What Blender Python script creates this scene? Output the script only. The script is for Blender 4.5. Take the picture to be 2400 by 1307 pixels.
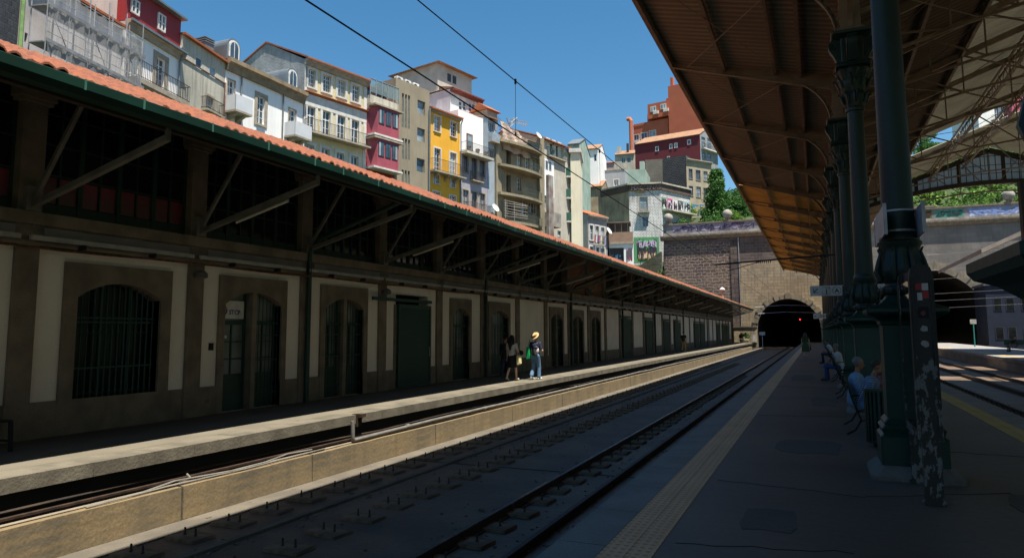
import bpy, bmesh, math, random
from mathutils import Vector, Matrix
random.seed(7)
PI = math.pi
for o in list(bpy.data.objects): bpy.data.objects.remove(o)
SC = bpy.context.scene
COL = SC.collection

# ---------------------------------------------------------------- camera
F_PX, PPX, PPY, EYE = 1650.0, 1200.0, 605.0, 1.8
VPX, VPY, ROLL = 1915.0, 775.0, -0.004
_y = Vector((VPX-PPX, -(VPY-PPY), F_PX)).normalized()
_z = Vector((ROLL, 1.0, -(ROLL*_y[0]+_y[1])/_y[2])).normalized()
_x = _z.cross(_y)
if _x[0] < 0: _x = -_x
CAMPOS = Vector((0, 0, EYE))
def ray(px, py):
    c = Vector((px-PPX, -(py-PPY), F_PX))
    return Vector((_x.dot(c), _y.dot(c), _z.dot(c)))
cd = bpy.data.cameras.new('camera'); cam = bpy.data.objects.new('camera', cd); COL.objects.link(cam)
cd.sensor_width = 36.0; cd.lens = F_PX/2400*36; cd.shift_y = -(653.5-PPY)/2400
cd.clip_start = 0.05; cd.clip_end = 3000
cr = Vector((_x[0], _y[0], _z[0])); cu = Vector((_x[1], _y[1], _z[1])); cf = Vector((_x[2], _y[2], _z[2]))
m = Matrix((cr, cu, -cf)).transposed().to_4x4(); m.translation = CAMPOS
cam.matrix_world = m
SC.camera = cam

# ---------------------------------------------------------------- light
SUN_EL, SUN_BACK = math.radians(72.0), math.radians(31)
tosun = Vector((math.cos(SUN_EL)*math.cos(SUN_BACK), -math.cos(SUN_EL)*math.sin(SUN_BACK), math.sin(SUN_EL)))
w = bpy.data.worlds.new('World'); SC.world = w; w.use_nodes = True
wn = w.node_tree; wn.nodes.clear()
sky = wn.nodes.new('ShaderNodeTexSky'); sky.sky_type = 'NISHITA'; sky.sun_disc = False
sky.sun_elevation = SUN_EL; sky.sun_rotation = math.atan2(tosun.x, tosun.y)
sky.air_density = 1.0; sky.dust_density = 0.4; sky.ozone_density = 1.6; sky.altitude = 100
bg = wn.nodes.new('ShaderNodeBackground'); bg.inputs['Strength'].default_value = 0.066
wo = wn.nodes.new('ShaderNodeOutputWorld')
hs = wn.nodes.new('ShaderNodeHueSaturation'); hs.inputs['Saturation'].default_value = 1.30; hs.inputs['Hue'].default_value = 0.49
wn.links.new(sky.outputs[0], hs.inputs['Color']); wn.links.new(hs.outputs[0], bg.inputs[0]); wn.links.new(bg.outputs[0], wo.inputs[0])
sd = bpy.data.lights.new('sun', 'SUN'); sun = bpy.data.objects.new('sun', sd); COL.objects.link(sun)
sd.energy = 5.0; sd.angle = math.radians(0.5); sd.color = (1.0, 0.93, 0.81)
sun.rotation_euler = tosun.to_track_quat('Z', 'Y').to_euler()
SC.view_settings.view_transform = 'Standard'; SC.view_settings.look = 'None'
SC.view_settings.exposure = 1.15; SC.view_settings.gamma = 1.0

# ---------------------------------------------------------------- materials
MATS = {}
def mat(name, col, col2=None, scale=3.0, rough=0.85, bump=0.15, metal=0.0, streak=0.0, scol=None,
        fine=0.12, axis=None, brick=None, mortar=None, wave=None, trans=0.0, emit=None, spec=0.4, dots=None, amount=0.5):
    """procedural surface: two-tone mottling, fine grain, vertical dirt streaks, optional masonry"""
    if name in MATS: return MATS[name]
    m = bpy.data.materials.new(name); m.use_nodes = True; nt = m.node_tree; N = nt.nodes; L = nt.links
    b = N['Principled BSDF']; b.inputs['Roughness'].default_value = rough; b.inputs['Metallic'].default_value = metal
    b.inputs['Specular IOR Level'].default_value = spec
    tc = N.new('ShaderNodeTexCoord'); co = tc.outputs['Object']
    c2 = col2 if col2 else tuple(c*0.72 for c in col)
    def noise(sc, det=4, vec=None):
        n = N.new('ShaderNodeTexNoise'); n.inputs['Scale'].default_value = sc; n.inputs['Detail'].default_value = det
        L.new(vec or co, n.inputs['Vector']); return n.outputs['Fac']
    def ramp(v, a, z):
        r = N.new('ShaderNodeMapRange'); r.inputs[1].default_value = a; r.inputs[2].default_value = z; L.new(v, r.inputs[0]); return r.outputs[0]
    def mixc(f, A, B, mode='MIX'):
        x = N.new('ShaderNodeMix'); x.data_type = 'RGBA'; x.blend_type = mode
        for i, v in ((0, f), (6, A), (7, B)):
            if hasattr(v, 'is_output'): L.new(v, x.inputs[i])
            elif i == 0: x.inputs[0].default_value = v
            else: x.inputs[i].default_value = (*v, 1)
        return x.outputs[2]
    cur = mixc(ramp(noise(scale, 5), 0.38, 0.38+amount*0.5), col, c2)
    h = noise(scale*14, 3)
    if brick:
        mp = N.new('ShaderNodeMapping'); L.new(co, mp.inputs[0])
        sep = N.new('ShaderNodeSeparateXYZ'); L.new(co, sep.inputs[0])
        cmb = N.new('ShaderNodeCombineXYZ')
        L.new(sep.outputs[{'x': 0, 'y': 1}[axis or 'x']], cmb.inputs[0]); L.new(sep.outputs[2], cmb.inputs[1])
        nz = N.new('ShaderNodeTexNoise'); nz.inputs['Scale'].default_value = 1.3; L.new(co, nz.inputs['Vector'])
        vm = N.new('ShaderNodeVectorMath'); vm.operation = 'MULTIPLY_ADD'; L.new(nz.outputs['Color'], vm.inputs[0])
        vm.inputs[1].default_value = (brick[4],)*3; L.new(cmb.outputs[0], vm.inputs[2])
        bt = N.new('ShaderNodeTexBrick'); L.new(vm.outputs[0], bt.inputs['Vector'])
        bt.inputs['Scale'].default_value = 1.0; bt.inputs['Brick Width'].default_value = brick[0]; bt.inputs['Row Height'].default_value = brick[1]
        bt.inputs['Mortar Size'].default_value = brick[2]; bt.inputs['Mortar Smooth'].default_value = 0.3
        bt.inputs['Color1'].default_value = (1, 1, 1, 1); bt.inputs['Color2'].default_value = (brick[3],)*3+(1,); bt.inputs['Mortar'].default_value = (1, 1, 1, 1)
        cur = mixc(1.0, cur, bt.outputs['Color'], 'MULTIPLY')
        cur = mixc(bt.outputs['Fac'], cur, mortar or tuple(c*0.4 for c in col))
        mm = N.new('ShaderNodeMath'); mm.operation = 'MULTIPLY_ADD'; L.new(bt.outputs['Fac'], mm.inputs[0]); mm.inputs[1].default_value = -1.2; L.new(h, mm.inputs[2]); h = mm.outputs[0]
    if wave:
        wv = N.new('ShaderNodeTexWave'); wv.wave_type = 'BANDS'; wv.bands_direction = wave[0]; wv.inputs['Scale'].default_value = wave[1]
        wv.inputs['Distortion'].default_value = wave[3] if len(wave) > 3 else 0.0; L.new(co, wv.inputs['Vector'])
        cur = mixc(ramp(wv.outputs['Fac'], 0.0, 0.6), tuple(c*wave[2] for c in col), cur)
    if dots:
        mp = N.new('ShaderNodeVectorMath'); mp.operation = 'MODULO'; ab = N.new('ShaderNodeVectorMath'); ab.operation = 'ADD'; ab.inputs[1].default_value = (500, 500, 500)
        L.new(co, ab.inputs[0]); L.new(ab.outputs[0], mp.inputs[0]); mp.inputs[1].default_value = (dots[0], dots[1], 1e6)
        ln = N.new('ShaderNodeVectorMath'); ln.operation = 'SUBTRACT'; L.new(mp.outputs[0], ln.inputs[0]); ln.inputs[1].default_value = (dots[0]/2, dots[1]/2, 0)
        ml = N.new('ShaderNodeVectorMath'); ml.operation = 'MULTIPLY'; ml.inputs[1].default_value = (1, 1, 0); L.new(ln.outputs[0], ml.inputs[0])
        le = N.new('ShaderNodeVectorMath'); le.operation = 'LENGTH'; L.new(ml.outputs[0], le.inputs[0])
        cur = mixc(ramp(le.outputs['Value'], dots[2], dots[2]*0.6), cur, dots[3])
    if streak:
        mp = N.new('ShaderNodeMapping'); mp.inputs['Scale'].default_value = (1.6, 1.6, 0.14); L.new(co, mp.inputs[0])
        st = ramp(noise(2.2, 6, mp.outputs[0]), 0.5, 0.72)
        mu = N.new('ShaderNodeMath'); mu.operation = 'MULTIPLY'; mu.inputs[1].default_value = streak; L.new(st, mu.inputs[0])
        cur = mixc(mu.outputs[0], cur, scol or tuple(c*0.3 for c in col))
    if fine:
        fr = ramp(noise(scale*30, 2), 0.3, 0.7)
        mu = N.new('ShaderNodeMath'); mu.operation = 'MULTIPLY'; mu.inputs[1].default_value = fine*2; L.new(fr, mu.inputs[0])
        cur = mixc(mu.outputs[0], cur, tuple(c*0.5 for c in col))
    L.new(cur, b.inputs['Base Color'])
    if bump:
        bp = N.new('ShaderNodeBump'); bp.inputs['Strength'].default_value = bump; bp.inputs['Distance'].default_value = 0.03
        L.new(h, bp.inputs['Height']); L.new(bp.outputs[0], b.inputs['Normal'])
    if emit:
        b.inputs['Emission Color'].default_value = (*col, 1); b.inputs['Emission Strength'].default_value = emit
    if trans:
        t = N.new('ShaderNodeBsdfTranslucent'); L.new(cur, t.inputs[0]); mx = N.new('ShaderNodeMixShader'); mx.inputs[0].default_value = trans
        L.new(b.outputs[0], mx.inputs[1]); L.new(t.outputs[0], mx.inputs[2]); L.new(mx.outputs[0], N['Material Output'].inputs[0])
    MATS[name] = m; return m
def plain(name, col, rough=0.6, metal=0.0, **k): return mat(name, col, rough=rough, metal=metal, bump=0.05, fine=0.05, **k)
def glassy(name, col, rough=0.08):
    return mat(name, col, tuple(c*1.9+0.004 for c in col), scale=0.9, rough=rough, bump=0, fine=0, spec=0.9)
_cm = {}
def cmat(col, rough=0.7):
    k = tuple(round(c, 3) for c in col)+(rough,)
    if k not in _cm: _cm[k] = plain('paint_%d' % len(_cm), col, rough)
    return _cm[k]

# ---------------------------------------------------------------- mesh helpers
def thing(name, label, cat, loc=(0, 0, 0), rz=0.0, group=None):
    o = bpy.data.objects.new(name, None); COL.objects.link(o); o.empty_display_size = 0.3
    o.location = loc; o.rotation_euler = (0, 0, rz); o['label'] = label; o['category'] = cat
    if group: o['group'] = group
    return o
def tag(o, label, cat, group=None):
    o['label'] = label; o['category'] = cat
    if group: o['group'] = group
    return o
def struct(o, kind='structure'): o['kind'] = kind; return o
class MB:
    def __init__(s): s.v = []; s.f = []; s.M = None
    def add(s, vs, fs):
        n = len(s.v)
        for p in vs:
            p = Vector(p)
            if s.M is not None: p = s.M @ p
            s.v.append(p[:])
        s.f += [tuple(i+n for i in f) for f in fs]; return s
    def box(s, x0, x1, y0, y1, z0, z1):
        if x0 > x1: x0, x1 = x1, x0
        if y0 > y1: y0, y1 = y1, y0
        if z0 > z1: z0, z1 = z1, z0
        return s.add([(x0,y0,z0),(x1,y0,z0),(x1,y1,z0),(x0,y1,z0),(x0,y0,z1),(x1,y0,z1),(x1,y1,z1),(x0,y1,z1)],
                     [(3,2,1,0),(4,5,6,7),(0,1,5,4),(1,2,6,5),(2,3,7,6),(3,0,4,7)])
    def quad(s, a, b, c, d): return s.add([a, b, c, d], [(0, 1, 2, 3)])
    def bar(s, a, b, w, h=None, up=(0, 0, 1)):
        h = h or w; a = Vector(a); b = Vector(b); d = (b-a)
        if d.length < 1e-6: return s
        d.normalize(); u = Vector(up)
        if abs(d.dot(u)) > 0.98: u = Vector((1, 0, 0))
        r = d.cross(u).normalized(); u = r.cross(d)
        P = [a+r*w/2*i+u*h/2*j for i, j in ((-1,-1),(1,-1),(1,1),(-1,1))]+[b+r*w/2*i+u*h/2*j for i, j in ((-1,-1),(1,-1),(1,1),(-1,1))]
        return s.add(P, [(3,2,1,0),(4,5,6,7),(0,1,5,4),(1,2,6,5),(2,3,7,6),(3,0,4,7)])
    def tube(s, pts, r, n=8, cap=True):
        pts = [Vector(p) for p in pts]; rs = r if isinstance(r, (list, tuple)) else [r]*len(pts)
        V = []; ref = None
        for i, p in enumerate(pts):
            d = (pts[min(i+1, len(pts)-1)]-pts[max(i-1, 0)]).normalized()
            if ref is None: ref = Vector((0, 0, 1)) if abs(d.z) < 0.9 else Vector((1, 0, 0))
            a = d.cross(ref).normalized(); b = a.cross(d); ref = b
            for k in range(n):
                t = 2*PI*k/n; V.append(p+(a*math.cos(t)+b*math.sin(t))*rs[i])
        Fs = []
        for i in range(len(pts)-1):
            for k in range(n): Fs.append((i*n+k, i*n+(k+1) % n, (i+1)*n+(k+1) % n, (i+1)*n+k))
        if cap: Fs += [tuple(range(n-1, -1, -1)), tuple((len(pts)-1)*n+k for k in range(n))]
        return s.add(V, Fs)
    def lathe(s, prof, n=24, c=(0, 0, 0), mod=None, cap=True):
        V = []
        for j, (r, z) in enumerate(prof):
            for k in range(n):
                t = 2*PI*k/n; rr = r*(mod(t, z) if mod else 1); V.append((c[0]+rr*math.cos(t), c[1]+rr*math.sin(t), c[2]+z))
        Fs = []
        for j in range(len(prof)-1):
            for k in range(n): Fs.append((j*n+k, j*n+(k+1) % n, (j+1)*n+(k+1) % n, (j+1)*n+k))
        if cap: Fs += [tuple(range(n-1, -1, -1)), tuple((len(prof)-1)*n+k for k in range(n))]
        return s.add(V, Fs)
    def ball(s, c, r, n=12, sq=(1, 1, 1)):
        prof = [(max(1e-4, math.sin(PI*j/n)), -math.cos(PI*j/n)) for j in range(n+1)]
        V = []; 
        for (a, z) in prof:
            for k in range(n):
                t = 2*PI*k/n; V.append((c[0]+r*sq[0]*a*math.cos(t), c[1]+r*sq[1]*a*math.sin(t), c[2]+r*sq[2]*z))
        Fs = [(j*n+k, j*n+(k+1) % n, (j+1)*n+(k+1) % n, (j+1)*n+k) for j in range(n) for k in range(n)]
        return s.add(V, Fs)
    def prism(s, poly, ax, a0, a1):
        """extrude a 2D polygon along axis ax ('x','y','z') from a0 to a1"""
        def p3(p, t): return {'x': (t, p[0], p[1]), 'y': (p[0], t, p[1]), 'z': (p[0], p[1], t)}[ax]
        n = len(poly); V = [p3(p, a0) for p in poly]+[p3(p, a1) for p in poly]
        return s.add(V, [tuple(range(n-1, -1, -1)), tuple(range(n, 2*n))]+[(i, (i+1) % n, n+(i+1) % n, n+i) for i in range(n)])
    def build(s, name, m, parent=None, smooth=False, label=None, loc=None):
        me = bpy.data.meshes.new(name); me.from_pydata(s.v, [], s.f)
        bm = bmesh.new(); bm.from_mesh(me); bmesh.ops.recalc_face_normals(bm, faces=bm.faces); bm.to_mesh(me); bm.free()
        me.materials.append(m)
        if smooth:
            for p in me.polygons: p.use_smooth = True
            try: me.set_sharp_from_angle(angle=math.radians(40))
            except Exception: pass
        o = bpy.data.objects.new(name, me); COL.objects.link(o)
        if parent: o.parent = parent
        if loc: o.location = loc
        if label: o['label'] = label
        return o
def copy_tree(o, parent=None):
    c = o.copy(); COL.objects.link(c); c.parent = parent
    for ch in list(o.children): copy_tree(ch, c)
    return c
def text_mb(s, size, pos, xdir, updir, depth=0.004, mb=None, bold=False):
    """lettering turned into a mesh and added to mb; pos = lower-left corner"""
    cu = bpy.data.curves.new('t', 'FONT'); cu.body = s; cu.size = size; cu.extrude = depth/2; cu.resolution_u = 2
    if bold: cu.offset = size*0.018
    o = bpy.data.objects.new('t', cu); COL.objects.link(o); bpy.context.view_layer.update()
    me = bpy.data.meshes.new_from_object(o.evaluated_get(bpy.context.evaluated_depsgraph_get()))
    X = Vector(xdir).normalized(); U = Vector(updir).normalized(); Nn = X.cross(U); P = Vector(pos)
    V = [P+X*v.co.x+U*v.co.y+Nn*v.co.z for v in me.vertices]; Fs = [tuple(p.vertices) for p in me.polygons]
    mb = mb or MB(); mb.add(V, Fs)
    bpy.data.objects.remove(o); bpy.data.curves.remove(cu); bpy.data.meshes.remove(me); return mb

class Plane:
    """a vertical plane standing in the place: origin on the ground plan, heading of its long direction; local x along it, -y outward"""
    def __init__(s, x, y, hd): s.o = Vector((x, y, 0)); s.h = math.radians(hd); s.u = Vector((math.sin(s.h), math.cos(s.h), 0)); s.n = Vector((math.cos(s.h), -math.sin(s.h), 0))
    def hit(s, px, py):
        r = ray(px, py); t = s.n.dot(s.o-CAMPOS)/s.n.dot(r); p = CAMPOS+r*t; return (p-s.o).dot(s.u), p.z
    def world(s, u, d=0.0): return s.o+s.u*u+s.n*d
    def rz(s): return math.atan2(s.u.y, s.u.x)
def at_depth(px, py, d): return CAMPOS+ray(px, py)*(d/F_PX)
def at_z(px, py, z): r = ray(px, py); return CAMPOS+r*((z-EYE)/r.z)
def at_x(px, py, x): r = ray(px, py); return CAMPOS+r*(x/r.x)
def at_y(px, py, y): r = ray(px, py); return CAMPOS+r*(y/r.y)
# ================================================================= SETTING
ZB = -0.85                      # track bed level, platforms at 0
YW = 121.0                      # tunnel wall
plat_top = mat('platform asphalt', (0.122, 0.095, 0.076), (0.084, 0.066, 0.054), 0.45, 0.55, 0.2, streak=0.0, fine=0.2)
plat_l = mat('left platform surface', (0.165, 0.145, 0.108), (0.12, 0.106, 0.08), 0.7, 0.85, 0.2, fine=0.12)
edge_st = mat('edge stone', (0.18, 0.16, 0.12), (0.095, 0.085, 0.065), 1.6, 0.85, 0.25, fine=0.3, streak=0.55, scol=(0.07, 0.065, 0.05))
kerb_st = mat('kerb granite', (0.205, 0.19, 0.172), (0.14, 0.13, 0.118), 1.6, 0.6, 0.3, fine=0.3)
bedm = mat('track bed concrete', (0.185, 0.122, 0.078), (0.09, 0.062, 0.043), 0.8, 0.6, 0.35, fine=0.3)
wallc = mat('pit wall concrete', (0.25, 0.185, 0.10), (0.11, 0.097, 0.073), 1.1, 0.9, 0.22, fine=0.3, streak=0.6, scol=(0.09, 0.08, 0.055), amount=.6, wave=('Z', 1.9, .8, 1.2))
rust = mat('rusty steel', (0.075, 0.045, 0.03), (0.035, 0.025, 0.02), 6, 0.6, 0.2, metal=0.3)
railtop = mat('rail head', (0.45, 0.45, 0.47), (0.3, 0.3, 0.31), 3, 0.25, 0.02, metal=1.0, fine=0.05)
darkm = mat('near black', (0.02, 0.018, 0.016), (0.012, 0.011, 0.01), 2, 0.9, 0.1)
green = mat('station green paint', (0.012, 0.055, 0.038), (0.008, 0.038, 0.028), 1.5, 0.45, 0.05, fine=0.1)
green_d = mat('dark green joinery', (0.016, 0.055, 0.041), (0.010, 0.038, 0.029), 1.5, 0.5, 0.05)
glass_d = glassy('dark window glass', (0.006, 0.007, 0.008), .12); glass_d.node_tree.nodes['Principled BSDF'].inputs['Specular IOR Level'].default_value = .22
steel_g = mat('galvanised tube', (0.42, 0.42, 0.43), (0.3, 0.3, 0.31), 4, 0.45, 0.05, metal=0.5)

def terr(x, y):
    """ground height outside the station trench"""
    def sm(a, b, t):
        t = max(0, min(1, (t-a)/(b-a))); return t*t*(3-2*t)
    zl = -1.4+9.0*sm(-18, -29, x)+5*sm(-40, -90, x)
    back = sm(121.5, 123, y)*(17.6 if -23.8 < x else 12.5-zl*0.0)
    zb = zl
    if y > 121.4:
        zb = 18.0 if x > -23.8 else 13.0
        zb += 9*sm(126, 160, y)+10*sm(150, 260, y)
        if x > 3: zb += 9*sm(123, 150, y)*sm(3, 14, x)
    elif x < -19: zb = max(zl, 7.5+5.5*sm(95, 119, y)) if x < -27 else zl+0.0
    if x > 34 and y < 121.4: zb = -1.4+16*sm(34, 46, x)
    return zb
def axis_vals(vals): return sorted(set(vals))
xs = axis_vals([-700, -400, -250, -160, -120, -90]+list(range(-80, -16, 4))+[-17.9, -18, -14, 0, 14, 33, 34.2]+list(range(38, 90, 8))+[-23.9, -23.7, 120, 200, 400, 700]+[-9.5, 1.5, 3, 6, 9, 12, 16, 20, 24, 26, 30])
ys = axis_vals([-400, -150, -60, -20, 0]+list(range(20, 121, 10))+[121.3, 121.6]+list(range(123, 170, 4))+[180, 200, 230, 260, 330, 450, 700, 1200])
grd = mat('earth and scrub', (0.055, 0.085, 0.028), (0.035, 0.055, 0.02), 0.3, 0.95, 0.5, fine=0.3)
mb = MB()
mb.add([(x, y, terr(x, y)+(random.uniform(-.3, .3) if (y > 130 or x < -60) else 0)) for y in ys for x in xs],
       [(j*len(xs)+i, j*len(xs)+i+1, (j+1)*len(xs)+i+1, (j+1)*len(xs)+i) for j in range(len(ys)-1) for i in range(len(xs)-1)
        if not (120 <= ys[j] < 121.5 and -9.6 < xs[i] < 23.9)])
struct(mb.build('ground', grd))
# track bed of the middle tracks, and the pit beside the left platform
mb = MB(); mb.box(-8.4, -1.9, -25, 190, ZB-0.3, ZB)
mb.box(3.6, 11.6, -25, 190, ZB-0.3, ZB-0.003)
struct(mb.build('track_bed', bedm))
mb = MB(); mb.box(-7.02, -6.92, -25, 118, ZB, ZB+0.045); mb.box(-8.385, -7.95, -25, 118, ZB, ZB+0.02)
struct(mb.build('slab_kerb', mat('slab kerb concrete', (0.15, 0.13, 0.10), (0.095, 0.083, 0.067), 1.5, 0.85, 0.4, fine=0.3)))
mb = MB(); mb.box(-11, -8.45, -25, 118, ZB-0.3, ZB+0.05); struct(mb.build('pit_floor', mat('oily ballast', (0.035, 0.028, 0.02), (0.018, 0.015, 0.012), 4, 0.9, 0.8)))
# right (island) platform
mb = MB(); mb.box(-1.86, 3.0, -25, YW+2, -0.9, -0.004); struct(mb.build('platform_surface', plat_top))
mb = MB(); y = -6.0
while y < YW:
    mb.box(-2.16, -1.725, y+0.006, y+1.19, -0.25, 0.0); mb.box(3.34, 3.85, y+0.006, y+1.19, -0.25, 0.0); y += 1.2
mb.box(-2.10, -1.87, -25, YW, -0.9, -0.251); mb.box(3.3, 3.78, -25, YW, -0.9, -0.251)
struct(mb.build('platform_edge', kerb_st))
tact = mat('tactile paving', (0.78, 0.44, 0.25), (0.68, 0.375, 0.21), 1.2, 0.65, 0.1, fine=0.12, dots=(0.07, 0.10, 0.028, (0.50, 0.25, 0.07)))
tact2 = mat('worn yellow tactile paving', (0.50, 0.33, 0.09), (0.40, 0.27, 0.08), 1.2, 0.65, 0.1, fine=0.12)
for (x0, x1, m_) in ((-1.72, -1.30, tact), (2.96, 3.335, tact2)):
    mb = MB(); y = -4.0
    while y < YW-1:
        for k in (0, 1):
            a = x0+k*(x1-x0)/2; mb.box(a+0.003, a+(x1-x0)/2-0.003, y+0.003, y+0.397, -0.02, 0.004)
        y += 0.4
    # raised studs near the camera
    if m_ is tact:
        for i in range(6):
            yy = 3.9
            while yy < 16:
                mb.lathe([(0.016, 0.0), (0.011, 0.006)], 6, (x0+0.035+i*0.07, yy, 0.003)); yy += 0.10
    struct(mb.build('tactile_strip', m_))
# left platform
mb = MB(); mb.box(-19, -9.98, -25, 117.6, -1.2, -0.004); struct(mb.build('left_platform_surface', plat_l))
mb = MB(); y = -6.0
while y < 117:
    l = random.choice([1.15, 0.75, 1.0, 1.3])
    mb.box(-9.975, -9.43-random.uniform(0, .012), y+0.004, y+l, -0.195, random.uniform(-.002, .003)); y += l
mb.box(-9.97, -9.6, 117, 118.2, -0.2, 0)
struct(mb.build('left_platform_edge', edge_st))
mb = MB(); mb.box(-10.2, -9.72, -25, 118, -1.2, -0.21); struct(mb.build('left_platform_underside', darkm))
# platform across the right tracks
mb = MB(); mb.box(11.45, 17.5, -25, 119, -0.9, 0.0); mb.box(11.25, 11.45, -25, 119, -0.22, 0.0); struct(mb.build('far_platform', mat('far platform concrete', (0.27, 0.26, 0.25), (0.2, 0.19, 0.185), 0.8, 0.8, 0.3)))
mb = MB(); mb.box(12.0, 12.4, -25, 119, -0.02, 0.005); struct(mb.build('far_tactile_strip', tact2))
mb = MB(); mb.box(17.5, 34, -25, 121, -1.0, -0.85); struct(mb.build('far_track_bed', bedm))

# low concrete wall of the pit (a thing), panels with joints
t = thing('pit_wall', 'stained ochre concrete wall between the pit and the track bed', 'wall', (-8.4, 0, ZB))
cuts = [-6, 3.2, 7.62, 10.45, 14.9, 19.5, 24, 29, 34, 39.5, 45, 51, 57, 63, 70, 77, 84, 91, 98, 104]
for a, b in zip(cuts, cuts[1:]):
    mb = MB(); zt = 0.485; yy = a+0.02
    P = [(yy, 0), (yy, zt)]
    n = max(2, int((b-a)/0.5))
    V = []
    for i in range(n+1):
        y_ = a+0.02+(b-a-0.04)*i/n
        V.append((0.0+random.uniform(-.006, .006), y_, 0)); V.append((-0.01, y_, zt-random.uniform(0, .012))); V.append((-0.26, y_, zt)); V.append((-0.26, y_, 0))
    mb.add(V, [(i*4+k, i*4+(k+1) % 4, (i+1)*4+(k+1) % 4, (i+1)*4+k) for i in range(n) for k in range(3)]+[(3, 2, 1, 0), (n*4, n*4+1, n*4+2, n*4+3)])
    mb.build('wall_panel', wallc, t)
mb = MB()
for c in cuts[1:-1]: mb.box(-0.2, -0.02, c-0.03, c+0.03, 0, 0.46)
mb.build('joint', mat('crumbled joint', (0.12, 0.11, 0.09), (0.05, 0.045, 0.04), 12, 0.95, 1.0), t)
mb = MB(); mb.tube([(-0.13, -4, 0.50), (-0.13, 104, 0.50)], 0.017, 6); mb.build('conduit', cmat((0.3, 0.26, 0.2)), t)
t2 = thing('white_pipe', 'pale plastic pipe laid along the top of the low concrete wall', 'pipe', (-8.5, at_x(829, 1030, -8.5).y, ZB+0.54))
pts = [(0, 0, 0)]; y = 0
while y < 78: y += 3; pts.append((random.uniform(-.015, .015), y, 0.03+random.uniform(-.01, .015)))
mb = MB(); mb.tube(pts, 0.036, 10); mb.build('pipe', cmat((0.17, 0.165, 0.15), 0.5), t2, smooth=True)
mb = MB(); mb.tube([(0, 0.05, 0.0), (0, -0.02, 0.01), (0, -.03, .06), (-.01, -.03, .38)], 0.04, 10)
mb.build('riser', cmat((0.17, 0.165, 0.15), 0.5), t2, smooth=True)
mb = MB()
for y in range(2, 78, 4): mb = MB(); mb.tube([(0, y-0.06, 0.03), (0, y+0.06, 0.03)], 0.047, 10); mb.build('coupling', cmat((0.22, 0.21, 0.19), 0.5), t2)
c1 = MB(); c1.tube([(-8.52, 6.9, -.36), (-8.55, 7.6, -.30), (-8.48, 8.6, -.33), (-8.52, 9.4, -.33), (-8.6, 10.0, -.30), (-8.55, 10.6, -.31)], 0.014, 6)
c1.tube([(-8.46, 6.2, -.35), (-8.5, 7.4, -.34), (-8.47, 8.9, -.345), (-8.5, 10.9, -.335)], 0.012, 6)
c1.tube([(-8.56, 7.7, -.34), (-8.62, 7.95, -.33), (-8.75, 8.0, -.29)], 0.016, 6)
tag(c1.build('loose_cable', cmat((0.2, 0.19, 0.17), 0.5)), 'loose pale cable ends curling on top of the low concrete wall', 'cable')
mb = MB(); mb.box(-.12, .02, -.05, .1, -.26, 0.012); mb.box(-.02, .10, -.04, .16, -.06, 0.012); mb.bar((0, 0, -.25), (.05, .12, -.02), .03)
tag(mb.build('edge_bracket', rust, loc=(-9.42, at_x(838, 974, -9.43).y, 0.0)), 'small rusty iron bracket let into the left platform edge', 'bracket')
# pit cables and rail
def rail(x, z, y0, y1, name, label, parent_group=None):
    t = thing(name, label, 'rail', (x, y0, z), 0, parent_group)
    L_ = y1-y0
    mb = MB(); mb.prism([(-.07, -.15), (.07, -.15), (.07, -.135), (.012, -.12), (.012, -.04), (.034, -.03), (.034, -.004), (-.034, -.004), (-.034, -.03), (-.012, -.04), (-.012, -.12), (-.07, -.135)], 'y', 0, L_)
    mb.build('web', rust, t)
    mb = MB(); mb.box(-.033, .033, 0, L_, -.004, 0.0); mb.build('rail_head', railtop if 'worn' not in label else rust, t)
    return t
zt = ZB+0.155
rail(-4.26, zt, -4, 150, 'rail', 'bright worn top rail nearest the concrete bed with old rail pads'.replace('worn ', ''))
rail(-3.36, zt-.03, -4, 150, 'rail', 'dull worn rail close under the dark kerb of the island platform')
rail(5.73, zt, -4, 150, 'rail', 'dark worn rail beside the yellow strip on the right of the columns')
rail(7.54, zt, -4, 150, 'rail', 'second worn rail from the columns on the right hand tracks')
rail(7.70, zt-.01, -4, 150, 'rail', 'worn check rail close beside the second rail on the right')
rail(9.22, zt, -4, 150, 'rail', 'worn rail running below the far platform on the right')
rail(-9.15, zt+.28, -4, 112, 'rail', 'sooty worn rail lying in the dark pit under the left platform edge')
cb = MB()
for k, (x, z) in enumerate([(-8.8, ZB+.16), (-8.95, ZB+.12), (-9.3, ZB+.32), (-8.72, ZB+.36), (-9.5, ZB+.42), (-8.86, ZB+.27)]):
    p = [(x+random.uniform(-.04, .04), yy, z+random.uniform(-.05, .03)) for yy in [i*2.6-4 for i in range(44)]]
    cb.tube(p, random.choice([.018, .03, .022]), 5)
tag(cb.build('cable_bundle', mat('cable sheath', (0.05, 0.035, 0.022), (0.02, 0.016, 0.014), 2, 0.6, 0.1)), 'brown cables strung along the dark pit below the left platform', 'cable')
mb = MB()
for y in [i*1.8-3 for i in range(64)]: mb.box(-9.6, -8.68, y, y+.22, ZB+.04, ZB+.14)
tag(mb.build('pit_sleeper', rust), 'sooty cross timbers lying in the dark pit beside the left platform', 'sleepers'); bpy.context.scene.objects['pit_sleeper']['kind'] = 'stuff'

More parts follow.
